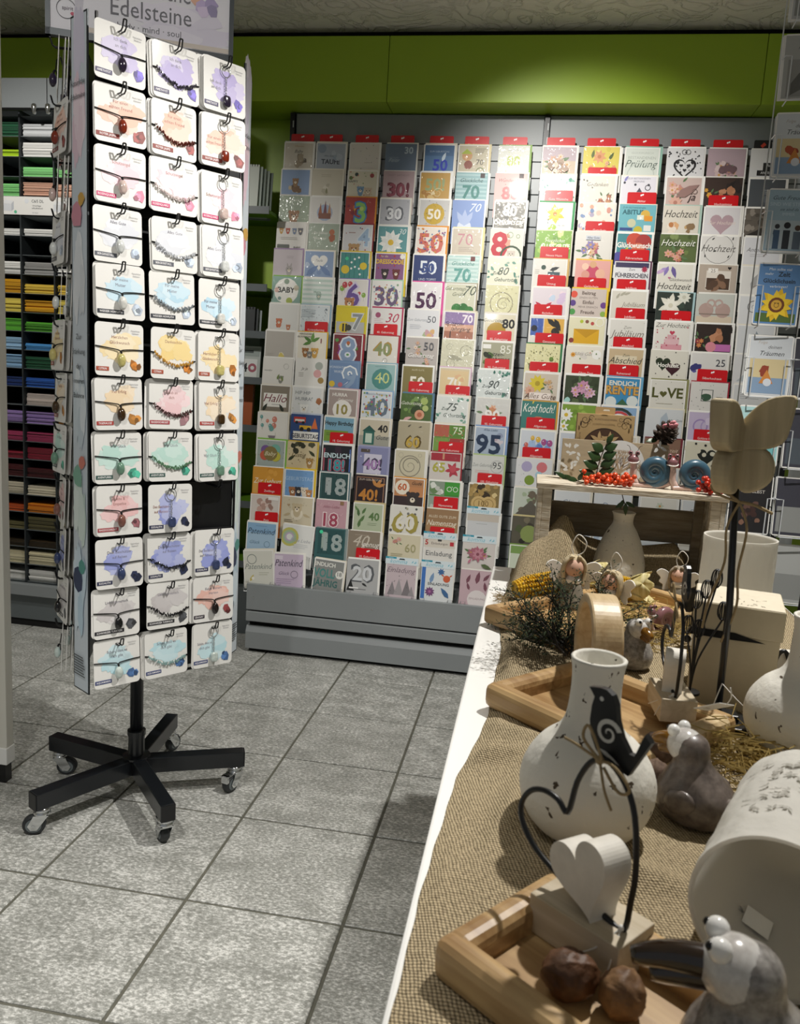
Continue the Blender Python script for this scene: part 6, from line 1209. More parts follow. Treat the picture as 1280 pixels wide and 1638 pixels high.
for i in range(46):
    th = th0+rg.gauss(0, .32); t = rg.uniform(.03, .13); a = rg.uniform(0, 6.28)
    for k in range(3):
        aa = a+k*0.9; l = rg.uniform(.004, .008); w = .0011
        d = (math.cos(aa)/.0556, math.sin(aa)); n = (-math.sin(aa)/.0556, math.cos(aa))
        dk.add([on(th, t), on(th+d[0]*l*.5+n[0]*w, t+d[1]*l*.5+n[1]*w), on(th+d[0]*l, t+d[1]*l), on(th+d[0]*l*.5-n[0]*w, t+d[1]*l*.5-n[1]*w)], [(0, 1, 2, 3)])
dk.build('printed_sprigs', flat('#9a978e'), pv)
lb = MB(); th = th0+PI-0.35
lb.add([on(th+s, t, .0492) for s, t in ((-.2, L-.075), (.2, L-.075), (.2, L-.052), (-.2, L-.052))], [(0, 1, 2, 3)])
lbo = lb.build('price_label', M['label'], pv)
tp, tf_, x0_, x1_ = text_poly('14.99 €', 0.01, 0); m = MB(); k = 0.0085
m.add([on(th+.16-(vx-x0_)*k*0.95/.0500, L-.060-vy*k*0.8, .0489) for vx, vy in tp], tf_); m.build('printed_price', flat('#3a3f4a'), lbo)

# ---- wire heart ornaments with a bird
BIRD = [(950,1107),(961,1104),(968,1102),(978,1102),(988,1108),(995,1122),(999,1145),(1008,1170),(1022,1190),(1030,1190),(1042,1150),(1052,1160),(1036,1198),(1030,1212),(1024,1226),(1005,1222),(985,1219),(970,1205),(960,1185),(956,1160),(957,1135),(960,1120)]
KP = 0.00048
def heart_ornament(lab, loc, rz, scale=1.0):
    t = thing('heart_ornament', lab, 'ornament', loc, (0, 0, rz), 'wire heart ornaments'); t.scale = (scale,)*3
    b = bevel(MB().box(-.036, .036, -.021, .021, 0, .028).build('wooden_block', M['paleblock'], t), 0.0008)
    tip = Vector((.027, -.003, .028))
    pts = [(0, 0), (.003, .022), (.004, .045), (-.001, .080), (-.011, .099), (-.025, .108), (-.037, .102), (-.046, .084), (-.051, .0595), (-.060, .065), (-.072, .0665), (-.084, .061), (-.091, .048), (-.088, .034), (-.074, .020), (-.045, .008), (-.015, .002)]
    MB().tube(spline([tip+Vector((s, 0, z)) for s, z in pts], 4, True), 0.0021, 8, closed=True).build('wire_heart', M['black'], t, True)
    hm = MB(); hm.prism([(px, py) for px, py in heart2d(.057, 90)], -.0115, .0115)
    ho = hm.build('wooden_heart', M['whitewood'], t, loc=(-.002, -.001, .0545), rot=(0, rad(-29), rad(-13))); bevel(ho, .0055, 4, 40)
    bp = [((x-1005)*KP+tip.x-.020, (1487-y)*KP*0.86+tip.z-.006) for x, y in BIRD[::-1]]
    bm = MB(); bm.prism(bp, .0005, .0055); bo = bm.build('bird', M['black'], t)
    a = Art(tip.x-.020, tip.z-.006, 1, 1, 0.0); a.lay = -.0004
    a.swirl((987-1005)*KP, (1487-1171)*KP*.86, .0092, '#d6d6d0', 1.5, .15); a.disc((972-1005)*KP, (1487-1119)*KP*.86, .0016, '#cfcfca'); a.leaf((975-1005)*KP, (1487-1200)*KP*.86, .018, -.35, '#d6d6d0', .16)
    a.done('wing_cutout', M['printm'], bo)
    tw = MB(); k0 = tip+Vector((-.028, -.004, .108))
    tw.tube(spline([k0, k0+Vector((-.012, -.003, .012)), k0+Vector((-.008, -.004, .022)), k0+Vector((.002, -.002, .004)), k0], 5), .0011, 5)
    tw.tube(spline([k0, k0+Vector((.014, -.004, .002)), k0+Vector((.026, -.004, -.008)), k0+Vector((.018, -.003, -.014)), k0+Vector((.004, -.001, -.003))], 5), .0011, 5)
    tw.tube(spline([k0, k0+Vector((-.016, -.004, .006)), k0+Vector((-.026, -.004, .007))], 4), .0010, 5); tw.tube(spline([k0, k0+Vector((.008, -.004, -.016)), k0+Vector((.014, -.003, -.028))], 4), .0010, 5)
    tw.ball(k0, .003, 8, 6); tw.build('twine_bow', M['twine'], t, True)
    s = MB(); b0 = tip+Vector((.0, -.003, .003))
    s.tube(spline([b0, b0+Vector((-.008, -.016, -.012)), b0+Vector((-.022, -.022, -.022))], 4), .0006, 5); s.tube(spline([b0, b0+Vector((.004, -.014, -.012)), b0+Vector((.004, -.020, -.026))], 4), .0006, 5); s.ball(b0, .0022, 6, 5); s.build('white_string', M['string'], t, True)
    return t
heart_ornament('black wire heart with bird and white wooden heart in foreground tray', (.360, -2.268, TZ+.0135), rad(-39))
heart_ornament('black wire heart ornament seen edge-on, block resting on the ring tray', (.480, -1.838, TZ+.022), rad(-86), .96)

# ---- wire flowers
wf = thing('wire_flower', 'black wire flowers on a thin stem in front of the beige box', 'ornament', (.507, -1.800, TZ+.033))
MB().lathe([(.012, 0), (.012, .003), (.002, .004)], 16).build('foot', M['black'], wf)
rg = random.Random(12); st = MB(); bl = MB()
for i, (dx, h) in enumerate(((-.004, .105), (.006, .118), (.016, .132), (.026, .095), (-.012, .075), (.002, .07))):
    top = Vector((dx, rg.uniform(-.006, .006), h)); st.tube(spline([(0, 0, 0), (dx*0.2, 0, h*0.45), top], 5), .0012, 5)
    for k in range(4):
        a = k*PI/4; d = Vector((math.cos(a), math.sin(a), 0))
        bl.tube(spline([top, top+d*.006+Vector((0, 0, .008)), top+d*.004+Vector((0, 0, .021)), top-d*.004+Vector((0, 0, .021)), top-d*.006+Vector((0, 0, .008))], 3, True), .0008, 4, closed=True)
st.build('stems', M['black'], wf, True); bl.build('blossoms', M['black'], wf, True)

# ---- walnuts and pods
def walnut(lab, x, y, z, r, rot, mt, name='walnut'):
    m = MB(); m.ball((0, 0, 0), 1.0, 40, 26); out = []
    for p in m.v:
        v = Vector(p); n = mnoise.noise(v*2.6+Vector((x*50, y*50, 0))); n2 = mnoise.noise(v*6+Vector((x*90, 0, y*70)))
        d = 1+.10*n-.10*abs(n2)+.07*math.exp(-(v.y/.10)**2); out.append((v.x*r*1.14*d, v.y*r*.93*d, v.z*r*.95*d))
    m.v = out
    o = m.build(name, mt, None, True, loc=(x, y, z), rot=rot)
    s = MB(); s.tube(spline([(r*1.0, 0, 0), (r*1.22, 0, 0), (r*1.36, 0, .1*r)], 3), [r*.22, r*.2, r*.16, r*.12, r*.09, r*.06, r*.03], 7); s.build('tip', mt, o, True)
    return tag(o, lab, 'nut', 'nuts and pods on the table')
walnut('dark brown walnut lying in the foreground tray', .345, -2.320, TZ+.0285, .0165, (.5, .3, .4), M['nut'])
walnut('paler walnut in the foreground tray next to the duck beak', .376, -2.328, TZ+.0275, .0155, (.2, .9, 1.2), M['nut2'])
walnut('upper rough brown pod behind the bottle vase by the grey duck', .448, -1.965, TZ+.030, .017, (0, .4, .6), M['pod'], 'seed_pod')
walnut('lower rough brown pod behind the bottle vase by the grey duck', .440, -2.005, TZ+.019, .015, (0, -.2, 1.4), M['pod'], 'seed_pod')

# ---- stoneware ducks
def duck(lab, loc, rz, sc, body, head, beak, beakl=1.0, lean=0.0):
    t = thing('duck_figurine', lab, 'figurine', loc, (0, lean, rz), 'stoneware duck figurines'); t.scale = (sc,)*3
    prof = smoothlathe([(.012, 0), (.027, .004), (.0335, .018), (.032, .032), (.024, .045), (.0175, .054), (.0165, .062), (.0168, .069), (.0135, .077), (.006, .0815), (.0003, .082)], 3)
    m = MB(); m.lathe(prof, 28); m.v = [((x*(1.18-z*2.2)+.010*sstep(.03, .07, z)-.004), y, z) for x, y, z in m.v]
    lo = MB(); b = m.build('body', body, t, True)
    hd = MB(); hd.ball((.012, 0, .068), (.0178, .0172, .0165), 18, 12); hd.build('head', head, t, True)
    bk = MB()
    for i, (p0, p1, p2, w, hgt) in enumerate((((.020, 0, .068), (.034, 0, .067), (.046, 0, .062), .0085, .0048), ((.018, 0, .0625), (.030, 0, .059), (.039, 0, .055), .0075, .0035))):
        pth = spline([(p0[0], 0, p0[2]), ((p1[0]-p0[0])*beakl+p0[0], 0, p1[2]), ((p2[0]-p0[0])*beakl+p0[0], 0, p2[2])], 4); n0 = len(bk.v)
        bk.tube(pth, [w*(1-0.5*(k/(len(pth)-1))**2) for k in range(len(pth))], 12)
    bk.build('beak', beak, t, True)
    for e in (-1, 1):
        ey = MB(); ey.ball((0, 0, 0), .0062, 12, 9); o = ey.build('eye', M['eyewhite'], t, True, loc=(.021, e*.0085, .0815))
        pu = MB(); pu.ball((.0048, e*.0012, .0018), .0024, 8, 6); pu.build('pupil', M['pupil'], o, True)
        wg = MB(); wg.ball((0, 0, 0), (.017, .006, .012), 12, 8); wg.build('wing', body, t, True, loc=(-.006, e*.030, .026), rot=(0, .4, 0))
    tl = MB(); tl.tube([(-.026, 0, .02), (-.038, 0, .028), (-.046, 0, .036)], [.010, .008, .003], 8); tl.build('tail', body, t, True)
    return t
duck('grey speckled duck with gold beak sitting behind the bottle vase neck', (.458, -1.640, TZ+.004), rad(-62), .88, M['stoneware'], M['glazehead'], M['gold'])
duck('dark stoneware duck with gold beak beside the round bottle vase', (.466, -2.050, TZ+.003), rad(137), .97, M['stoneware_d'], M['glazehead'], M['gold'])
duck('large white-headed duck with long dark beak at the bottom edge', (.441, -2.362, TZ+.003), rad(172), 1.12, M['stoneware'], M['glazehead'], M['brownglaze'], 1.55)
tg = thing('price_tag', 'white paper price tag stuck behind the dark duck head', 'price tag', (.492, -1.985, .788), (rad(60), rad(10), rad(20))); MB().box(-.008, .008, -.0004, .0004, -.022, .02).build('paper', M['label'], tg)
a = Art(base=.0005); a.rect(-.004, -.012, .003, -.011, '#8a8a90'); a.rect(-.004, -.008, .001, -.007, '#8a8a90'); a.done('print', M['printm'], tg)
MB().tube(spline([(0, 0, .02), (-.006, .004, .035), (-.014, .01, .045)], 4), .0006, 4).build('string', M['string'], tg)

# ---- wooden ring
rgm = MB(); R1, R2, w = .062, .050, .0185; n = 72; vs = []
for k in range(n):
    c, s = math.cos(2*PI*k/n), math.sin(2*PI*k/n); vs += [(R1*c, -w, R1*s), (R1*c, w, R1*s), (R2*c, w, R2*s), (R2*c, -w, R2*s)]
rgm.add(vs, [(4*k+i, 4*k+(i+1) % 4, 4*((k+1) % n)+(i+1) % 4, 4*((k+1) % n)+i) for k in range(n) for i in range(4)])
ro = bevel(rgm.build('wooden_ring', M['woodz'], None, False, loc=(.396, -1.775, TZ+.0135+R1), rot=(0, 0, rad(97))), .003, 2, 50); tag(ro, 'wide wooden ring standing upright in the tray behind the vase', 'ring')

# ---- beige box, butterfly on a rod
bx = thing('gift_box', 'beige wooden box with black ribbon and lid in the middle of table', 'box', (.572, -1.715, TZ+.003), (0, 0, rad(-12)))
bevel(MB().box(-.050, .050, -.050, .050, 0, .097).build('body', M['beigebox'], bx), .001)
lo = bevel(MB().box(-.0525, .0525, -.0525, .0525, .097, .134).build('lid', M['beigebox'], bx), .001)
lt = MB().box(-.051, .051, -.051, .051, .1342, .1348).build('lid_top', M['lidtop'], lo)
rb = MB(); rb.box(-.0535, -.0005, -.0545, -.0530, .092, .101); rb.box(-.0545, -.0532, -.0535, .0535, .092, .101); rb.add([(-.0005, -.0543, .092), (.034, -.0543, .093), (-.0005, -.0543, .101)], [(0, 1, 2)]); rb.build('ribbon', M['blackmatte'], bx)
a = Art(base=0); m = MB(); rg = random.Random(6)
for i in range(16):
    x, y = rg.uniform(-.03, .04), rg.uniform(-.045, -.005); an = rg.uniform(0, 6.28)
    m.add([(x, y, .1351), (x+.006*math.cos(an), y+.006*math.sin(an), .1351), (x+.006*math.cos(an+.25), y+.006*math.sin(an+.25), .1351)], [(0, 1, 2)])
m.build('printed_sprigs', flat('#6f6858'), lo)
kb = MB(); kb.ball((-.056, -.02, .116), .005, 8, 6); kb.ball((-.056, -.02, .075), .005, 8, 6); kb.build('knob', M['black'], bx, True)

bf = thing('butterfly_stake', 'limed wooden butterfly on a black rod, foremost above the table', 'ornament', (.537, -1.822, TZ+.003))
bs = MB(); bs.prism([(-.045, -.03), (.045, -.03), (.05, .0), (.03, .03), (-.03, .03), (-.05, 0)], 0, .012, 'z'); bs.prism([(-.022, -.012), (.022, -.012), (.022, .012), (-.022, .012)], .012, .02, 'z'); bevel(bs.build('foot', M['blacksat'], bf), .002)
MB().tube([(0, 0, .015), (-.001, .005, .15), (-.008, .02, .300)], .0042, 10).build('rod', M['blacksat'], bf, True)
UPW = [(.0, .024), (.002, .046), (.018, .068), (.042, .086), (.072, .090), (.075, .080), (.069, .050), (.062, .034), (.046, .026), (.020, .024)]
LOW = [(.0, .026), (.018, .027), (.040, .025), (.052, .010), (.051, -.010), (.038, -.024), (.018, -.029), (.006, -.020), (.0, -.004)]
Bc = Vector((-.012, .020, .305))
for e, rz in ((1, rad(-24)), (-1, rad(58))):
    for nm, P_ in (('upper_wing', UPW), ('lower_wing', LOW)):
        m = MB(); pp = [(e*x*.82, z*.92) for x, z in P_]; pp = pp if e < 0 else pp[::-1]; m.prism([(p.x, p.y) for p in spline([(x, z, 0) for x, z in pp], 3, True)], -.011, .011)
        o = m.build(nm, M['butterfly'], bf, False, loc=Bc, rot=(0, rad(-4), rz)); bevel(o, .007, 3, 40)
m = MB(); m.tube([Bc+Vector((0, -.004, -.02)), Bc+Vector((0, -.006, .0)), Bc+Vector((0, -.006, .03)), Bc+Vector((0, -.004, .052))], [.004, .009, .0095, .006], 12); m.build('torso', M['butterfly'], bf, True)
tw = MB(); k0 = Vector((-.003, .010, .268))
tw.tube(spline([k0, k0+Vector((-.020, -.004, .012)), k0+Vector((-.034, -.004, .018)), k0+Vector((-.026, -.004, .008)), k0], 4), .0017, 5); tw.tube(spline([k0, k0+Vector((.016, -.004, -.002)), k0+Vector((.036, -.003, -.010))], 4), .0019, 5)
tw.tube(spline([k0, k0+Vector((-.012, -.006, -.03)), k0+Vector((-.010, -.007, -.07)), k0+Vector((-.022, -.008, -.115)), k0+Vector((-.026, -.008, -.15))], 5), .0015, 5); tw.tube(spline([k0, k0+Vector((.010, -.006, -.03)), k0+Vector((.006, -.007, -.08)), k0+Vector((.009, -.008, -.12)), k0+Vector((-.003, -.008, -.165))], 5), .0015, 5)
tw.build('twine_bow', M['twine'], bf, True)
s = MB(); s.tube(spline([(0, -.003, .055), (-.010, -.018, .035), (-.014, -.024, .02)], 4), .0007, 4); s.tube(spline([(0, -.003, .055), (.02, -.02, .038), (.045, -.02, .022), (.058, -.01, .012)], 4), .0007, 4); s.tube(spline([(.028, -.024, .033), (.026, -.034, .012), (.025, -.036, .002)], 4), .0007, 4); s.tube(spline([(.028, -.024, .033), (.034, -.034, .012), (.036, -.036, .0)], 4), .0007, 4)
s.build('white_string', M['string'], bf, True)
# dark wire hanger with twine and white wooden drop, half hidden at the right edge
hg = thing('wire_hanger', 'black wire hanger wrapped in twine at the right table edge', 'ornament', (.660, -1.690, TZ+.003))
MB().tube(spline([(-.026, 0, .0), (-.026, 0, .05), (-.016, 0, .062), (-.008, 0, .045)], 4)+[Vector((-.004, 0, .16))], .003, 7).build('wire', M['black'], hg, True); MB().tube([(.004, 0, 0), (.002, 0, .12)], .003, 7).build('rod', M['black'], hg, True)
MB().tube(spline([(-.002, -.004, .05), (-.006, -.005, .09), (.0, -.005, .13), (.012, -.004, .17), (.03, -.004, .195), (.03, -.004, .225), (.016, -.004, .215), (.02, -.004, .19)], 5), .0032, 6).build('twine', M['twine'], hg, True)
m = MB(); m.prism(rrect(.045, .06, .012, 3), -.008, .008); bevel(m.build('white_plate', M['whitewood'], hg, loc=(-.006, .012, 0)), .003)
m = MB(); m.box(-.006, .006, 0, .001, 0, .04); m.build('price_tag', M['label'], hg, loc=(-.034, .0, .035), rot=(0, rad(-35), 0))

# ---- straw
def straw(lab, cx, cy, rx, ry, n, seed, h=.02):
    rg = random.Random(seed); m = MB()
    for i in range(n):
        x, y = cx+rg.gauss(0, rx), cy+rg.gauss(0, ry); z = TZ+.008+abs(rg.gauss(0, h*.5)); a = rg.uniform(0, 6.28); l = rg.uniform(.015, .05); b = rg.uniform(-.35, .35)
        d = Vector((math.cos(a), math.sin(a), b)); c = Vector((-d.y, d.x, rg.uniform(-.5, .5)))*l*rg.uniform(-.25, .25)
        m.tube([Vector((x, y, z))-d*l*.5, Vector((x, y, z))+c, Vector((x, y, z))+d*l*.5], rg.uniform(.0004, .0011), 3)
    o = m.build('straw', M['hay']); tag(o, lab, 'straw', kind='stuff'); return o
straw('golden straw scattered in the long tray around angels and snail', .50, -1.44, .048, .06, 520, 1)
straw('dry straw lying on the burlap beside the dark duck', .555, -1.935, .030, .030, 320, 2, .03)

# ---- corn cobs
def corn(lab, loc, rz, L_, r, husk_dir=1, tilt=0):
    t = thing('corn_cob', lab, 'corn', loc, (0, tilt, rz), 'corn cobs with husk')
    MB().tube(spline([(-L_/2, 0, 0), (-L_*.2, 0, 0), (L_/2, 0, 0)], 6), [r*.55, r*.75, r*.85, r*.88, r*.9, r*.9, r*.9, r*.9, r*.88, r*.85, r*.8, r*.7, r*.5][:13], 14).build('core', M['corn'], t, True)
    m = MB(); rg = random.Random(3)
    for i in range(26):
        u = -.5+i/25; rr = r*(1-0.55*abs(u*1.6)**3 if u > -.3 else 1-0.9*abs(u+.3)*2)
        for k in range(14):
            a = 2*PI*k/14+rg.uniform(-.05, .05); m.ball((u*L_, rr*math.cos(a), rr*math.sin(a)), (L_/52, r*.21, r*.21), 6, 4)
    stuff(m.build('kernels', M['corn'], t, True))
    h = MB()
    for k in range(6):
        a = 2*PI*k/6; nu = 4; pts = []
        for j in range(8):
            s = j/7; wd = r*.85*math.sin(PI*min(.95, .25+.7*s)); base = Vector((L_*.42+L_*.55*s, r*.8*math.cos(a)*(1+s*.9), r*.8*math.sin(a)*(1+s*.9)))
            for i in range(nu):
                o = (i/(nu-1)-.5)*2*wd; pts.append(base+Vector((0, -math.sin(a)*o, math.cos(a)*o))+Vector((0, math.cos(a), math.sin(a)))*(-.25*o*o/r))
        h.grid(pts, nu, 8)
    ho = h.build('husk', M['husk'], t, True); ho.modifiers.new('s', 'SOLIDIFY').thickness = .0006
    return t
corn('yellow corn cob lying against the burlap mound', (.340, -1.335, TZ+.040), rad(30), .125, .0185, tilt=rad(-7))
corn('corn cob wrapped in pale husk in front of the crate vase', (.462, -1.300, TZ+.034), rad(-14), .07, .021, tilt=rad(-10))

# ---- angels
def wing2d(s): return [(p.x*s, p.y*s) for p in spline([(0, 0, 0), (.3, -.45, 0), (.62, -.5, 0), (.62, -.2, 0), (.85, -.05, 0), (.78, .2, 0), (1.05, .5, 0), (.75, .72, 0), (.3, .5, 0)], 3, True)]
def angel(lab, loc, rz, sc, dress, hair):
    t = thing('angel_figurine', lab, 'figurine', loc, (0, 0, rz), 'little angel figurines'); t.scale = (sc,)*3
    MB().lathe(smoothlathe([(.020, 0), (.0205, .006), (.015, .028), (.010, .042), (.007, .048)], 3), 20, wob=lambda w, z: 1+.06*math.sin(7*w)).build('dress', dress, t, True)
    cl = MB(); cl.lathe([(.0125, .038), (.013, .043), (.007, .049)], 16, wob=lambda w, z: 1+.12*math.sin(8*w)); cl.build('collar', M['wing'], t)
    hd = MB(); hd.ball((0, 0, .060), .0145, 18, 12); ho = hd.build('head', M['skin'], t, True)
    for e in (-1, 1):
        p = MB(); p.ball((e*.005, -.0138, .061), .0008, 6, 5); p.build('eye', M['pupil'], ho, True)
    hr = MB(); hr.ball((0, .004, .0635), (.0158, .0145, .0150), 16, 10)
    for e in (-1, 1):
        for k in range(4): hr.tube(spline([(e*.004, -.004-.002*k, .0775), (e*.0135, -.006+.003*k, .068), (e*.0155, -.004+.003*k, .052), (e*.0125, -.006+.002*k, .034)], 4), .0026, 5)
    hr.build('hair', hair, t, True)
    for e in (-1, 1):
        w = MB(); pp = [(e*x, z) for x, z in wing2d(.034)]; pp = pp if e > 0 else pp[::-1]; w.prism(pp, -.0012, .0012); o = w.build('wing', M['wing'], t, loc=(e*.006, .012, .044), rot=(0, 0, e*-.25)); bevel(o, .0006, 1)
    MB().tube(spline([(-.002, 0, .076), (-.006, 0, .092), (.002, 0, .108), (.014, 0, .098), (.012, 0, .084), (.002, 0, .077)], 5), .0008, 4).build('hanging_cord', M['string'], t, True)
    return t
angel('little angel with white wings behind the dark twigs', (.384, -1.375, TZ+.012), rad(8), 1.2, M['linen'], M['hair'])
angel('little angel with long blond hair and blue striped dress', (.446, -1.410, TZ+.010), rad(-38), 1.05, M['bluecloth'], M['hair'])
angel('little angel with grey hair and cord loop beside the beige box', (.578, -1.265, TZ+.006), rad(-10), .95, M['linen'], M['hairgrey'])

# ---- twigs
tw = thing('twig_bundle', 'bundle of dark mossy twigs over the edge of the trays', 'twigs', (.355, -1.625, TZ+.010))
rg = random.Random(14); br = MB(); fo = MB()
def branch(p, d, l, r, lev):
    pts = [p]
    for k in range(4):
        d = (d+Vector((rg.uniform(-.45, .45), rg.uniform(-.45, .45), rg.uniform(-.35, .35)))).normalized(); p = p+d*l/4
        if p.z < .004: p.z = .004; d.z = abs(d.z)
        pts.append(p)
        if lev < 2 and rg.random() < .8: branch(p, (d+Vector((rg.uniform(-1, 1), rg.uniform(-1, 1), rg.uniform(-.6, .9)))).normalized(), l*.6, r*.65, lev+1)
        if lev > 0:
            for q in range(5):
                o = p+Vector((rg.gauss(0, .005), rg.gauss(0, .005), rg.gauss(0, .004))); a = rg.uniform(0, 6.28); s = rg.uniform(.0025, .005)
                fo.add([o, o+Vector((s*math.cos(a), s*math.sin(a), .001)), o+Vector((s*math.cos(a+.6), s*math.sin(a+.6), s*.7))], [(0, 1, 2)])
    br.tube(pts, [r, r*.9, r*.8, r*.65, r*.4], 5)
for i in range(20):
    a = rg.uniform(-.6, 2.6); branch(Vector((.012+rg.uniform(-.01, .01), -.02+rg.uniform(-.035, .03), .012)), Vector((-math.cos(a)*.8, math.sin(a)*.7, rg.uniform(.15, 1.0))).normalized(), rg.uniform(.055, .085), .0016, 0)
br.build('branches', M['twig'], tw, True); stuff(fo.build('moss', M['moss'], tw))

# ---- snails
def snail(lab, loc, rz, sc, shell, body, head, grp='ceramic snails'):
    t = thing('snail_figurine', lab, 'figurine', loc, (0, 0, rz), grp); t.scale = (sc,)*3
    b = MB(); b.tube(spline([(-.030, 0, .012), (-.028, 0, .003), (-.010, 0, .004), (.014, 0, .004), (.028, 0, .010), (.030, 0, .004)][1:5], 6), .005, 10); b.v = [(x, y*1.5, max(z, 0)) for x, y, z in b.v]; b.build('foot', body, t, True)
    n = MB(); n.tube(spline([(-.020, 0, .004), (-.028, 0, .014), (-.029, 0, .030), (-.030, 0, .040)], 5), [.006]*4+[.0055]*6+[.005]*6, 10); n.build('neck', body, t, True)
    h = MB(); h.ball((-.031, 0, .044), (.0088, .0085, .0082), 16, 10); ho = h.build('head', head, t, True)
    for e in (-1, 1):
        q = MB(); q.ball((-.031+e*.0055, -.002, .054), .0038, 10, 8); eo = q.build('eye', head, ho, True); q = MB(); q.ball((-.031+e*.0055, -.0052, .0548), .0018, 8, 6); q.build('pupil', M['pupil'], eo, True)
        MB().tube(spline([(-.031+e*.005, -.001, .056), (-.031+e*.008, .0, .064), (-.031+e*.012, 0, .066)], 4), .0004, 4).build('feeler', M['stalk'], ho, True)
    s = MB(); N = 120; pth = []; rr = []
    for k in range(N):
        u = k/(N-1); a = -2.2+u*2.9*2*PI; R_ = .0205*(1-u)**1.05; pth.append((.003+R_*math.cos(a), -.004*u, .026+R_*math.sin(a))); rr.append(.0092*(1-u)**.75*(0.55+.45*min(1, u*12))+.0014)
    s.tube(pth, rr, 12); s.ball((.003, 0, .026), (.018, .0050, .018), 20, 10); s.build('shell', shell, t, True)
    MB().tube(spline([(-.040, -.002, .040), (-.034, -.0085, .0385), (-.026, -.007, .039), (-.022, -.002, .041)], 4), .0009, 4).build('neck_cord', M['string'], t, True)
    return t
CZ = .9062
snail('blue-grey ceramic snail on the crate, left of the pair', (.530, -1.140, CZ), 0, 1.22, M['snailshell'], M['snailbody'], M['snailhead'])
snail('blue-grey ceramic snail on the crate, right of the pair', (.603, -1.145, CZ), rad(4), 1.22, M['snailshell'], M['snailbody'], M['snailhead'])
snail('small mauve snail with goggle eyes sitting in the straw', (.523, -1.470, TZ+.010), rad(40), .85, M['snailhead'], M['snailbody'], M['snailhead'])

# ---- the white crate
X0, X1, Y0, Y1, Z0c, Z1c = .3135, .663, -1.20, -1.035, TZ+.003, CZ
cr = thing('wooden_crate', 'whitewashed wooden crate lying on its side at the far table end', 'crate', (0, 0, 0))
def plank(x0, x1, y0, y1, z0, z1, m='crate'): return bevel(MB().box(x0, x1, y0, y1, z0, z1).build('plank', M[m], cr), .0012)
for i in range(2): plank(X0-.004, X1+.004, Y0+i*.084, Y0+i*.084+.080, Z1c-.011, Z1c)
for i in range(2): plank(X0, X1, Y0+i*.084, Y0+i*.084+.080, Z0c, Z0c+.008)
for x in (X0, X1-.009):
    plank(x, x+.009, Y0+.003, Y0+.078, Z0c+.008, Z1c-.011); plank(x, x+.009, Y0+.086, Y1, Z0c+.008, Z1c-.011)
for x in (X0+.009, X1-.027):
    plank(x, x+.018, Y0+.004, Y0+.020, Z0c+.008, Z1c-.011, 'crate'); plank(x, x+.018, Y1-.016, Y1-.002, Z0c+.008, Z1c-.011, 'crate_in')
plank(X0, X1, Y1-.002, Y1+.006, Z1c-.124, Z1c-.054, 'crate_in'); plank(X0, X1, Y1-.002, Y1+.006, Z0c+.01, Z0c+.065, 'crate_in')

# ---- on the crate
def berries(lab, loc, spots, n, seed, m):
    rg = random.Random(seed); t = thing('berry_cluster', lab, 'berries', loc, (0, 0, 0), 'rowan berry clusters'); bmh = MB(); bmh.ball((0, 0, 0), .0052, 10, 8); me = bmh.mesh('berry', M[m], True); got = []
    tries = 0
    while len(got) < n and tries < 4000:
        tries += 1; sx, sy, sz = spots; p = Vector((rg.gauss(0, sx), rg.gauss(0, sy), abs(rg.gauss(0, sz))+.0053))
        if all((p-q).length > .0074 for q in got): got.append(p)
    st = MB()
    for p in got:
        put('berry', me, t, p, (rg.random()*3, rg.random()*3, 0)); st.tube([p, (p+Vector((0, .004, .012)))*.6], .0005, 3)
    st.build('stalks', M['stalk'], t); return t
berries('orange rowan berries on the crate, left of the snails', (.445, -1.172, CZ+.001), (.022, .006, .0075), 46, 3, 'berry')
berries('red rowan berries on the crate, right of the snails', (.632, -1.182, CZ+.001), (.010, .006, .011), 36, 4, 'berryred')
def leafmesh(m, p, d, l, w, nrm=Vector((0, -1, .3))):
    d = d.normalized(); s = d.cross(nrm).normalized(); n = s.cross(d)
    pts = []
    for k in range(7):
        u = k/6; ww = w*math.sin(PI*u**.8)*.5
        for e in (-1, 0, 1): pts.append(p+d*l*u+s*ww*e+n*(l*.05*math.sin(PI*u)-(abs(e))*w*.08))
    m.grid(pts, 3, 7)
def sprig(lab, loc, stem, leaves, cat='leaves'):
    t = thing('leaf_sprig', lab, cat, loc, (0, 0, 0), 'rowan leaf sprigs'); MB().tube(spline(stem, 5), .001, 5).build('stem', M['stalk'], t, True)
    for (p, d, l, w) in leaves:
        m = MB(); leafmesh(m, Vector(p), Vector(d), l, w); m.build('leaf', M['leaf'], t, True)
    return t
lv = []
for k in range(4):
    z = .012+k*.017; lv += [((-.004+.003*k, 0, z), (-1, -.2, .35+.1*k), .038-.003*k, .020), ((-.002+.003*k, 0, z+.004), (1, -.1, .55), .036-.003*k, .019)]
lv.append(((.010, 0, .078), (.5, 0, 1), .024, .011))
sprig('dark green leaf sprig upright before the tree panel on the crate', (.428, -1.150, CZ+.002), [(-.006, 0, 0), (-.003, 0, .03), (.002, 0, .055), (.010, 0, .08)], lv)
sprig('flat dark leaf sprig at the left corner of the crate top', (.388, -1.178, CZ+.003), [(.03, 0, 0), (.0, 0, .003), (-.03, 0, .006)], [((-.005*k, 0, .004), (-1+.3*k, -.3, .25), .026, .010) for k in range(3)]+[((-.02, 0, .006), (-1, 0, .5), .03, .009), ((0, 0, .004), (.3, -.3, .7), .022, .009)])
sprig('leaf tuft hanging under the crate top above the vase', (.475, -1.165, CZ-.014), [(0, 0, 0), (.004, 0, -.012), (.008, 0, -.02)], [((.006, 0, -.014), (-.8, 0, -.7), .022, .008), ((.008, 0, -.016), (.1, 0, -1), .026, .009), ((.008, 0, -.014), (.9, 0, -.5), .022, .008), ((.004, 0, -.01), (-.3, 0, -1), .02, .008)])
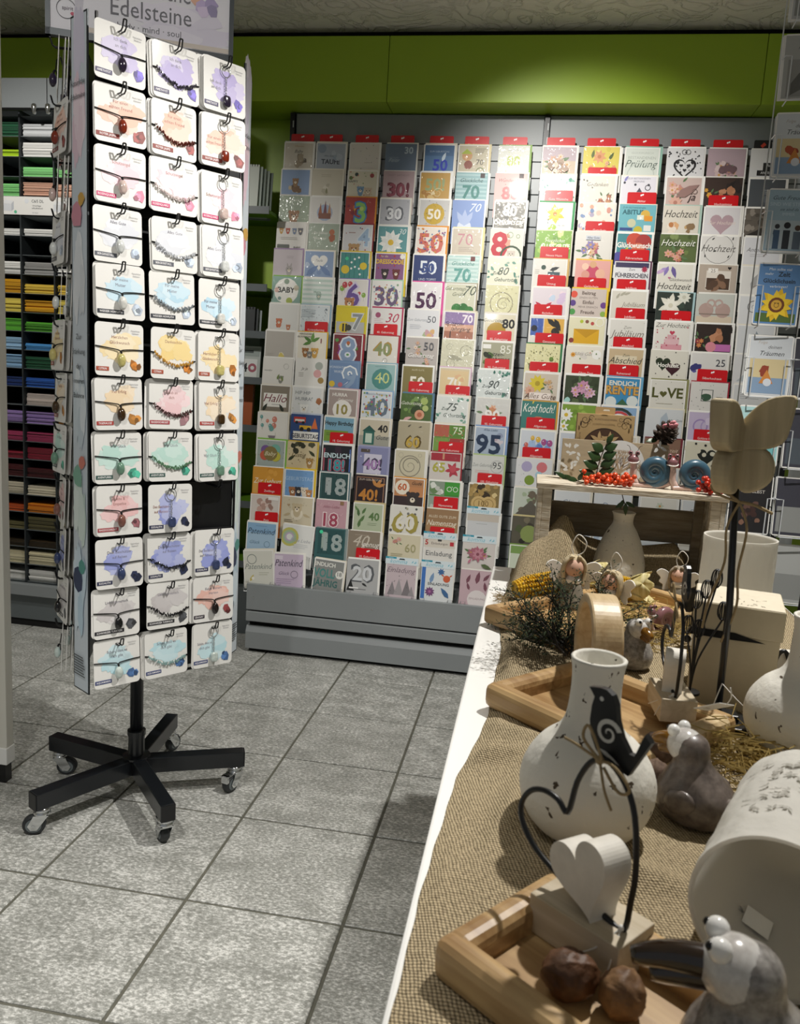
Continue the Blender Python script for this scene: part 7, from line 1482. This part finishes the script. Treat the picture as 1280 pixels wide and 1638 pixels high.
sprig('thin brown stalk with small leaves at the right end of the crate', (.652, -1.168, CZ+.004), [(0, 0, 0), (.012, 0, .01), (.03, 0, .014)], [((.004, 0, .004), (.4, 0, .9), .014, .006), ((.012, -.004, .004), (1, -.4, .0), .016, .007)])
# tree-of-life panel and kraft box
tp_ = thing('tree_panel', 'pale wooden panel with cut-out tree of life on the crate', 'panel', (.460, -1.098, CZ), (rad(-4), 0, rad(1)))
bevel(MB().box(-.105, .105, 0, .006, 0, .083).build('board', mat('pale_plywood', '#b3a184', .7, var=.15, vscale=20, stretch=(1, 8, 8)), tp_), .0006)
a = Art(base=.0002); rg = random.Random(1)
a.disc(.012, .038, .048, '#d9d8d4', n=36, ry=.048)
a.poly([(.004, .0), (.020, .0), (.0155, .022), (.0085, .022)], '#a8957a')
def limb(x, y, an, l, w, lev):
    x2, y2 = x+l*math.cos(an), y+l*math.sin(an); nx, ny = -math.sin(an)*w, math.cos(an)*w
    a.poly([(x+nx, y+ny), (x-nx, y-ny), (x2-nx*.6, y2-ny*.6), (x2+nx*.6, y2+ny*.6)], '#a8957a')
    if lev:
        for k in (-.55, .0, .5): limb(x2, y2, an+k+rg.uniform(-.15, .15), l*.68, w*.6, lev-1)
for k in (-.9, -.35, .3, .85): limb(.012, .020, PI/2+k, .020, .0028, 3)
for cx, cy in ((-.085, .062), (-.092, .025), (.085, .066), (.092, .03)):
    for k in range(9): a.leaf(cx+rg.uniform(-.014, .014), cy+rg.uniform(-.014, .014), .011, rg.uniform(0, 6.28), '#dcdad4', .5)
a.done('tree_cutout', M['printm'], tp_)
kb = thing('kraft_box', 'brown kraft hang-box with flower of life behind the tree panel', 'box', (.440, -1.062, CZ), (rad(-2), 0, rad(2)))
bevel(MB().box(-.058, .058, 0, .022, 0, .135).build('carton', M['kraft'], kb), .0008); o = MB(); o.prism([(p[0]-.002, p[1]+.134) for p in rrect(.040, .016, .003, 2)], .010, .011); o.build('hang_tab', M['kraft'], kb)
a = Art(base=.0003); a.disc(0, .062, .045, '#4a3222', n=40); a.ring(0, .062, .045, .002, '#2f2016', 40)
for cx, cy in [(0, .062)]+[(.0215*math.cos(k*PI/3), .062+.0215*math.sin(k*PI/3)) for k in range(6)]:
    for k in range(6): a.leaf(cx, cy, .0205, k*PI/3+PI/6, '#b89b6e', .34)
for e in (-1, 1): a.swirl(e*.042, .122, .009, '#3a2a1c', 1.4, .08, 24, e); a.swirl(e*.030, .126, .006, '#3a2a1c', 1.3, .08, 20, -e); a.leaf(e*.05, .108, .012, PI/2, '#3a2a1c', .3)
a.text('KUNSTHANDWERK', 0, .122, .004, '#4a3826', 0, 0, .045); a.text('BLUME', -.052, .088, .0035, '#4a3826', rot=-PI/2); a.text('LEBEN', .054, .088, .0035, '#4a3826', rot=-PI/2); a.poly([(-.008, .142), (.006, .142), (.004, .145), (-.006, .145)], '#e4dccb')
a.done('printed_front', M['printm'], kb)
# pine cone with pink ribbon
pc = thing('pine_cone', 'dark pine cone with pink ribbon on the right end of tree panel', 'pine cone', (.556, -1.082, CZ+.105), (rad(50), 0, rad(20)))
rg = random.Random(9); m = MB(); m.ball((0, 0, 0), (.012, .012, .02), 10, 8); m.build('core', M['cone'], pc, True); sm_ = MB()
sm_.ball((0, .010, 0), (.006, .0085, .0022), 8, 6); sme = sm_.mesh('scale', M['cone'], True)
for i in range(44):
    u = i/43; th = i*2.4; r = .012*math.sin(PI*(.12+.8*u)); put('scale', sme, pc, (r*math.cos(th), r*math.sin(th), -.020+.042*u), (rad(20+30*u), 0, th-PI/2), (1.0-.35*u,)*3)
m = MB()
for k in range(6): m.ball((rg.uniform(-.012, .012), rg.uniform(.002, .012), .020+rg.uniform(-.004, .01)), (.007, .004, .008), 8, 6)
m.build('ribbon', M['pinkfoil'], pc, True)
m = MB(); leafmesh(m, Vector((-.012, -.006, -.012)), Vector((-1, -.2, -.1)), .028, .012, Vector((0, 0, 1))); m.build('leaf', M['leaf'], pc, True)
MB().box(-.004, .004, -.004, .004, -.105, -.015).build('prop', M['stalk'], pc).rotation_euler = (rad(-50), 0, 0)

# ================================================================= wire postcard stand at the right edge
ps = thing('postcard_stand', 'white wire postcard stand at the right edge of the picture', 'display stand', (1.0, -.45, 0))
MB().lathe([(.016, .02), (.016, 2.25)], 14).build('pole', M['whitewire'], ps, True)
MB().lathe([(.24, 0), (.24, .012), (.05, .03), (.02, .05)], 28).build('foot', M['rack_dark'], ps, True)
fr = MB()
for x in (-.135, -.085, .025, .135):
    fr.tube([(x, -.155, .45), (x, -.155, 2.2)], .0016, 5)
for z in [0.46+.172*k for k in range(11)]: fr.tube([(-.135, -.155, z), (.14, -.155, z)], .0016, 5)
for e in (-.135, .14): fr.tube([(e, -.155, .45), (e, .15, .45), (e, .15, 2.2), (e, -.155, 2.2)], .002, 5)
for z in (.45, 1.2, 2.2): fr.tube([(-.135, -.155, z), (0, 0, z), (.14, -.155, z)], .002, 5)
fr.build('wire_frame', M['whitewire'], ps)
pk_ = MB()
for e in (-1, 1): pk_.tube([(e*.052, .028, .095), (e*.052, -.006, .095), (e*.037, -.006, .095), (e*.037, -.006, .0), (e*.037, .028, -.004)], .0016, 5)
pk_.tube([(-.037, -.006, 0), (.037, -.006, 0)], .0016, 5)
pkm = pk_.mesh('wire_pocket', M['whitewire'])
PCARDS = {
 0: ('#b9bcbe', 'I Gedanken #5a5e62 .06 .72;R .05 .05 .95 .5 #8f9290;X 5 .5 .3 .3 #7a7c78 #a4a6a2', 'grey postcard of an old bridge, uppermost in the wire stand'),
 1: ('#a8aaa8', 'I Das #4a4c50 .06 .86 .5;I nehmen #4a4c50 .06 .78 .5;R .1 .03 .95 .62 #8f908e;L .2 .05 .8 60 #5f605e;R .55 .05 .6 .6 #77787a', 'grey postcard with bicycle sketch in the wire stand'),
 2: ('#c7cdd2', 'I Folge #a8a09a .05 .86 .32;I deinen #5a5a5c .06 .78 .6;I Träumen #33363a .08 .67 .55;R .04 .28 .96 .6 #cdbd92;R .04 .03 .96 .3 #7f98b4;X 5 .4 .42 .12 #8f3a26 #a84a2c;M .3 .2 .34 .24 #c8823a;C .5 .22 .1 #cfd4dc', 'postcard of flying girl reading Folge deinen Träumen, upper of two'),
 3: ('#9db6c6', 'I Gute_Freunde #3f4c58 .07 .84;S 1 #9db6c6;T SIND_WIE_STERNE #c4d6e0 .06 .74;I sie_sind_da #4a5a68 .05 .66;T IMMER #c4d6e0 .05 .58;R .04 .03 .96 .5 #b4c2ca;X 2 .25 .3 .03 #4a5a70;R .2 .03 .34 .34 #3f5a78;C .27 .4 .06 #2a2a30;R .42 .03 .58 .34 #2a3038;C .5 .42 .08 #1f1f24;R .66 .03 .84 .32 #5a6878;C .75 .38 .07 #4a3428', 'blue-grey postcard of three friends from behind in the wire stand'),
 4: ('#5f8cc0', 'T Man_sollte_viel #e9f0f4 .045 .9;T mehr #e9f0f4 .045 .82 .25;N Zeit #2f3f50 .08 .8 .6;N Glücklichsein #2f3f50 .07 .69;T verbringen! #e9f0f4 .045 .61;R .03 .03 .97 .18 #4f6a2c;F .5 .32 .44 #e3b81e #7a4210;F .5 .32 .38 #f0cc2e #7a4210;C .5 .32 .19 #6f3a10;C .5 .32 .13 #d8a83a;C .46 .35 .015 #2a1a08;C .54 .35 .015 #2a1a08;O .5 .315 .06 .01 #2a1a08', 'blue postcard with smiling sunflower in the wire stand'),
 5: ('#c9ced3', 'I Folge #b0a49a .05 .88 .3;I deinen #5a5a5c .06 .8 .6;I Träumen #2f3236 .08 .68 .55;R .04 .3 .96 .62 #cdbd92;R .04 .03 .96 .3 #7f98b4;X 5 .4 .42 .12 #8f3a26 #a84a2c;M .3 .2 .34 .24 #c8823a;C .5 .22 .1 #cfd4dc', 'postcard of flying girl reading Folge deinen Träumen, behind the butterfly'),
 6: ('#a9cfd0', 'R .04 .03 .96 .3 #6fb0b4;X 4 .6 .7 .2 #c8dcd8 #e0e8e4;C .3 .5 .1 #d8a04a', 'pale turquoise postcard below the wooden butterfly'),
 7: ('#1c1a1c', 'T VON_SELBST #c9c4bc .06 .7;X 10 .5 .35 .4 #3a2420 #5a4038 #2a1c1a #7a5a4a', 'dark postcard reading VON SELBST near the right edge'),
 8: ('#d6dadc', 'R .04 .6 .96 .97 #b83a3a;Z 4 .1 .5 .7 #9aa0a4', 'white and red postcard low in the wire stand'),
}
for r in range(9):
    for cidx in range(2):
        x = -.150+cidx*.112; z = 2.108-.172*r-.15
        put('wire_pocket', pkm, ps, (x, -.185, z-.002))
        spec = PCARDS[r]
        w, h = .101, .150
        m = MB(); m.prism(rrect(w, h, .006, 3), 0, .0012)
        o = m.build('postcard', M['paperwhite'], None, loc=(1.0+x+RC_.uniform(-.003, .003), -.45-.183, z), rot=(rad(-5), RC_.uniform(-.02, .02), rad(-4)))
        if cidx == 0: lab = spec[2]
        else: lab = 'postcard in second column of the wire stand, %s from the top' % ORD[r]
        tag(o, lab, 'postcard', 'postcards in the wire stand')
        a = Art(-w/2*.95, h*.025, w*.95, h*.95, .0003, clip=(-w*.475, w*.475, 0, h)); a.rect(0, 0, 1, 1, spec[0] if cidx == 0 else RC_.choice(('#a8aaa8', '#98a0a8', '#7f8ca0', '#3a3a44'))); 
        if cidx == 0: draw(a, spec[1], random.Random(r), spec[0])
        else: a.rect(.05, .05, .95, .5, RC_.choice(('#6a7a8a', '#8a8c8a', '#4a525a')))
        a.done('printed_front', M['printm'], o)
        for i in range(3): put('card_behind', boxme(w*.98, .001, h*.97, flat(RC_.choice(('#e8e8e4', '#cfd4d8', '#dfe2e0'))), 'card_behind'), o, (RC_.uniform(-.006, .004), .003+.003*i, RC_.uniform(-.002, .006)))
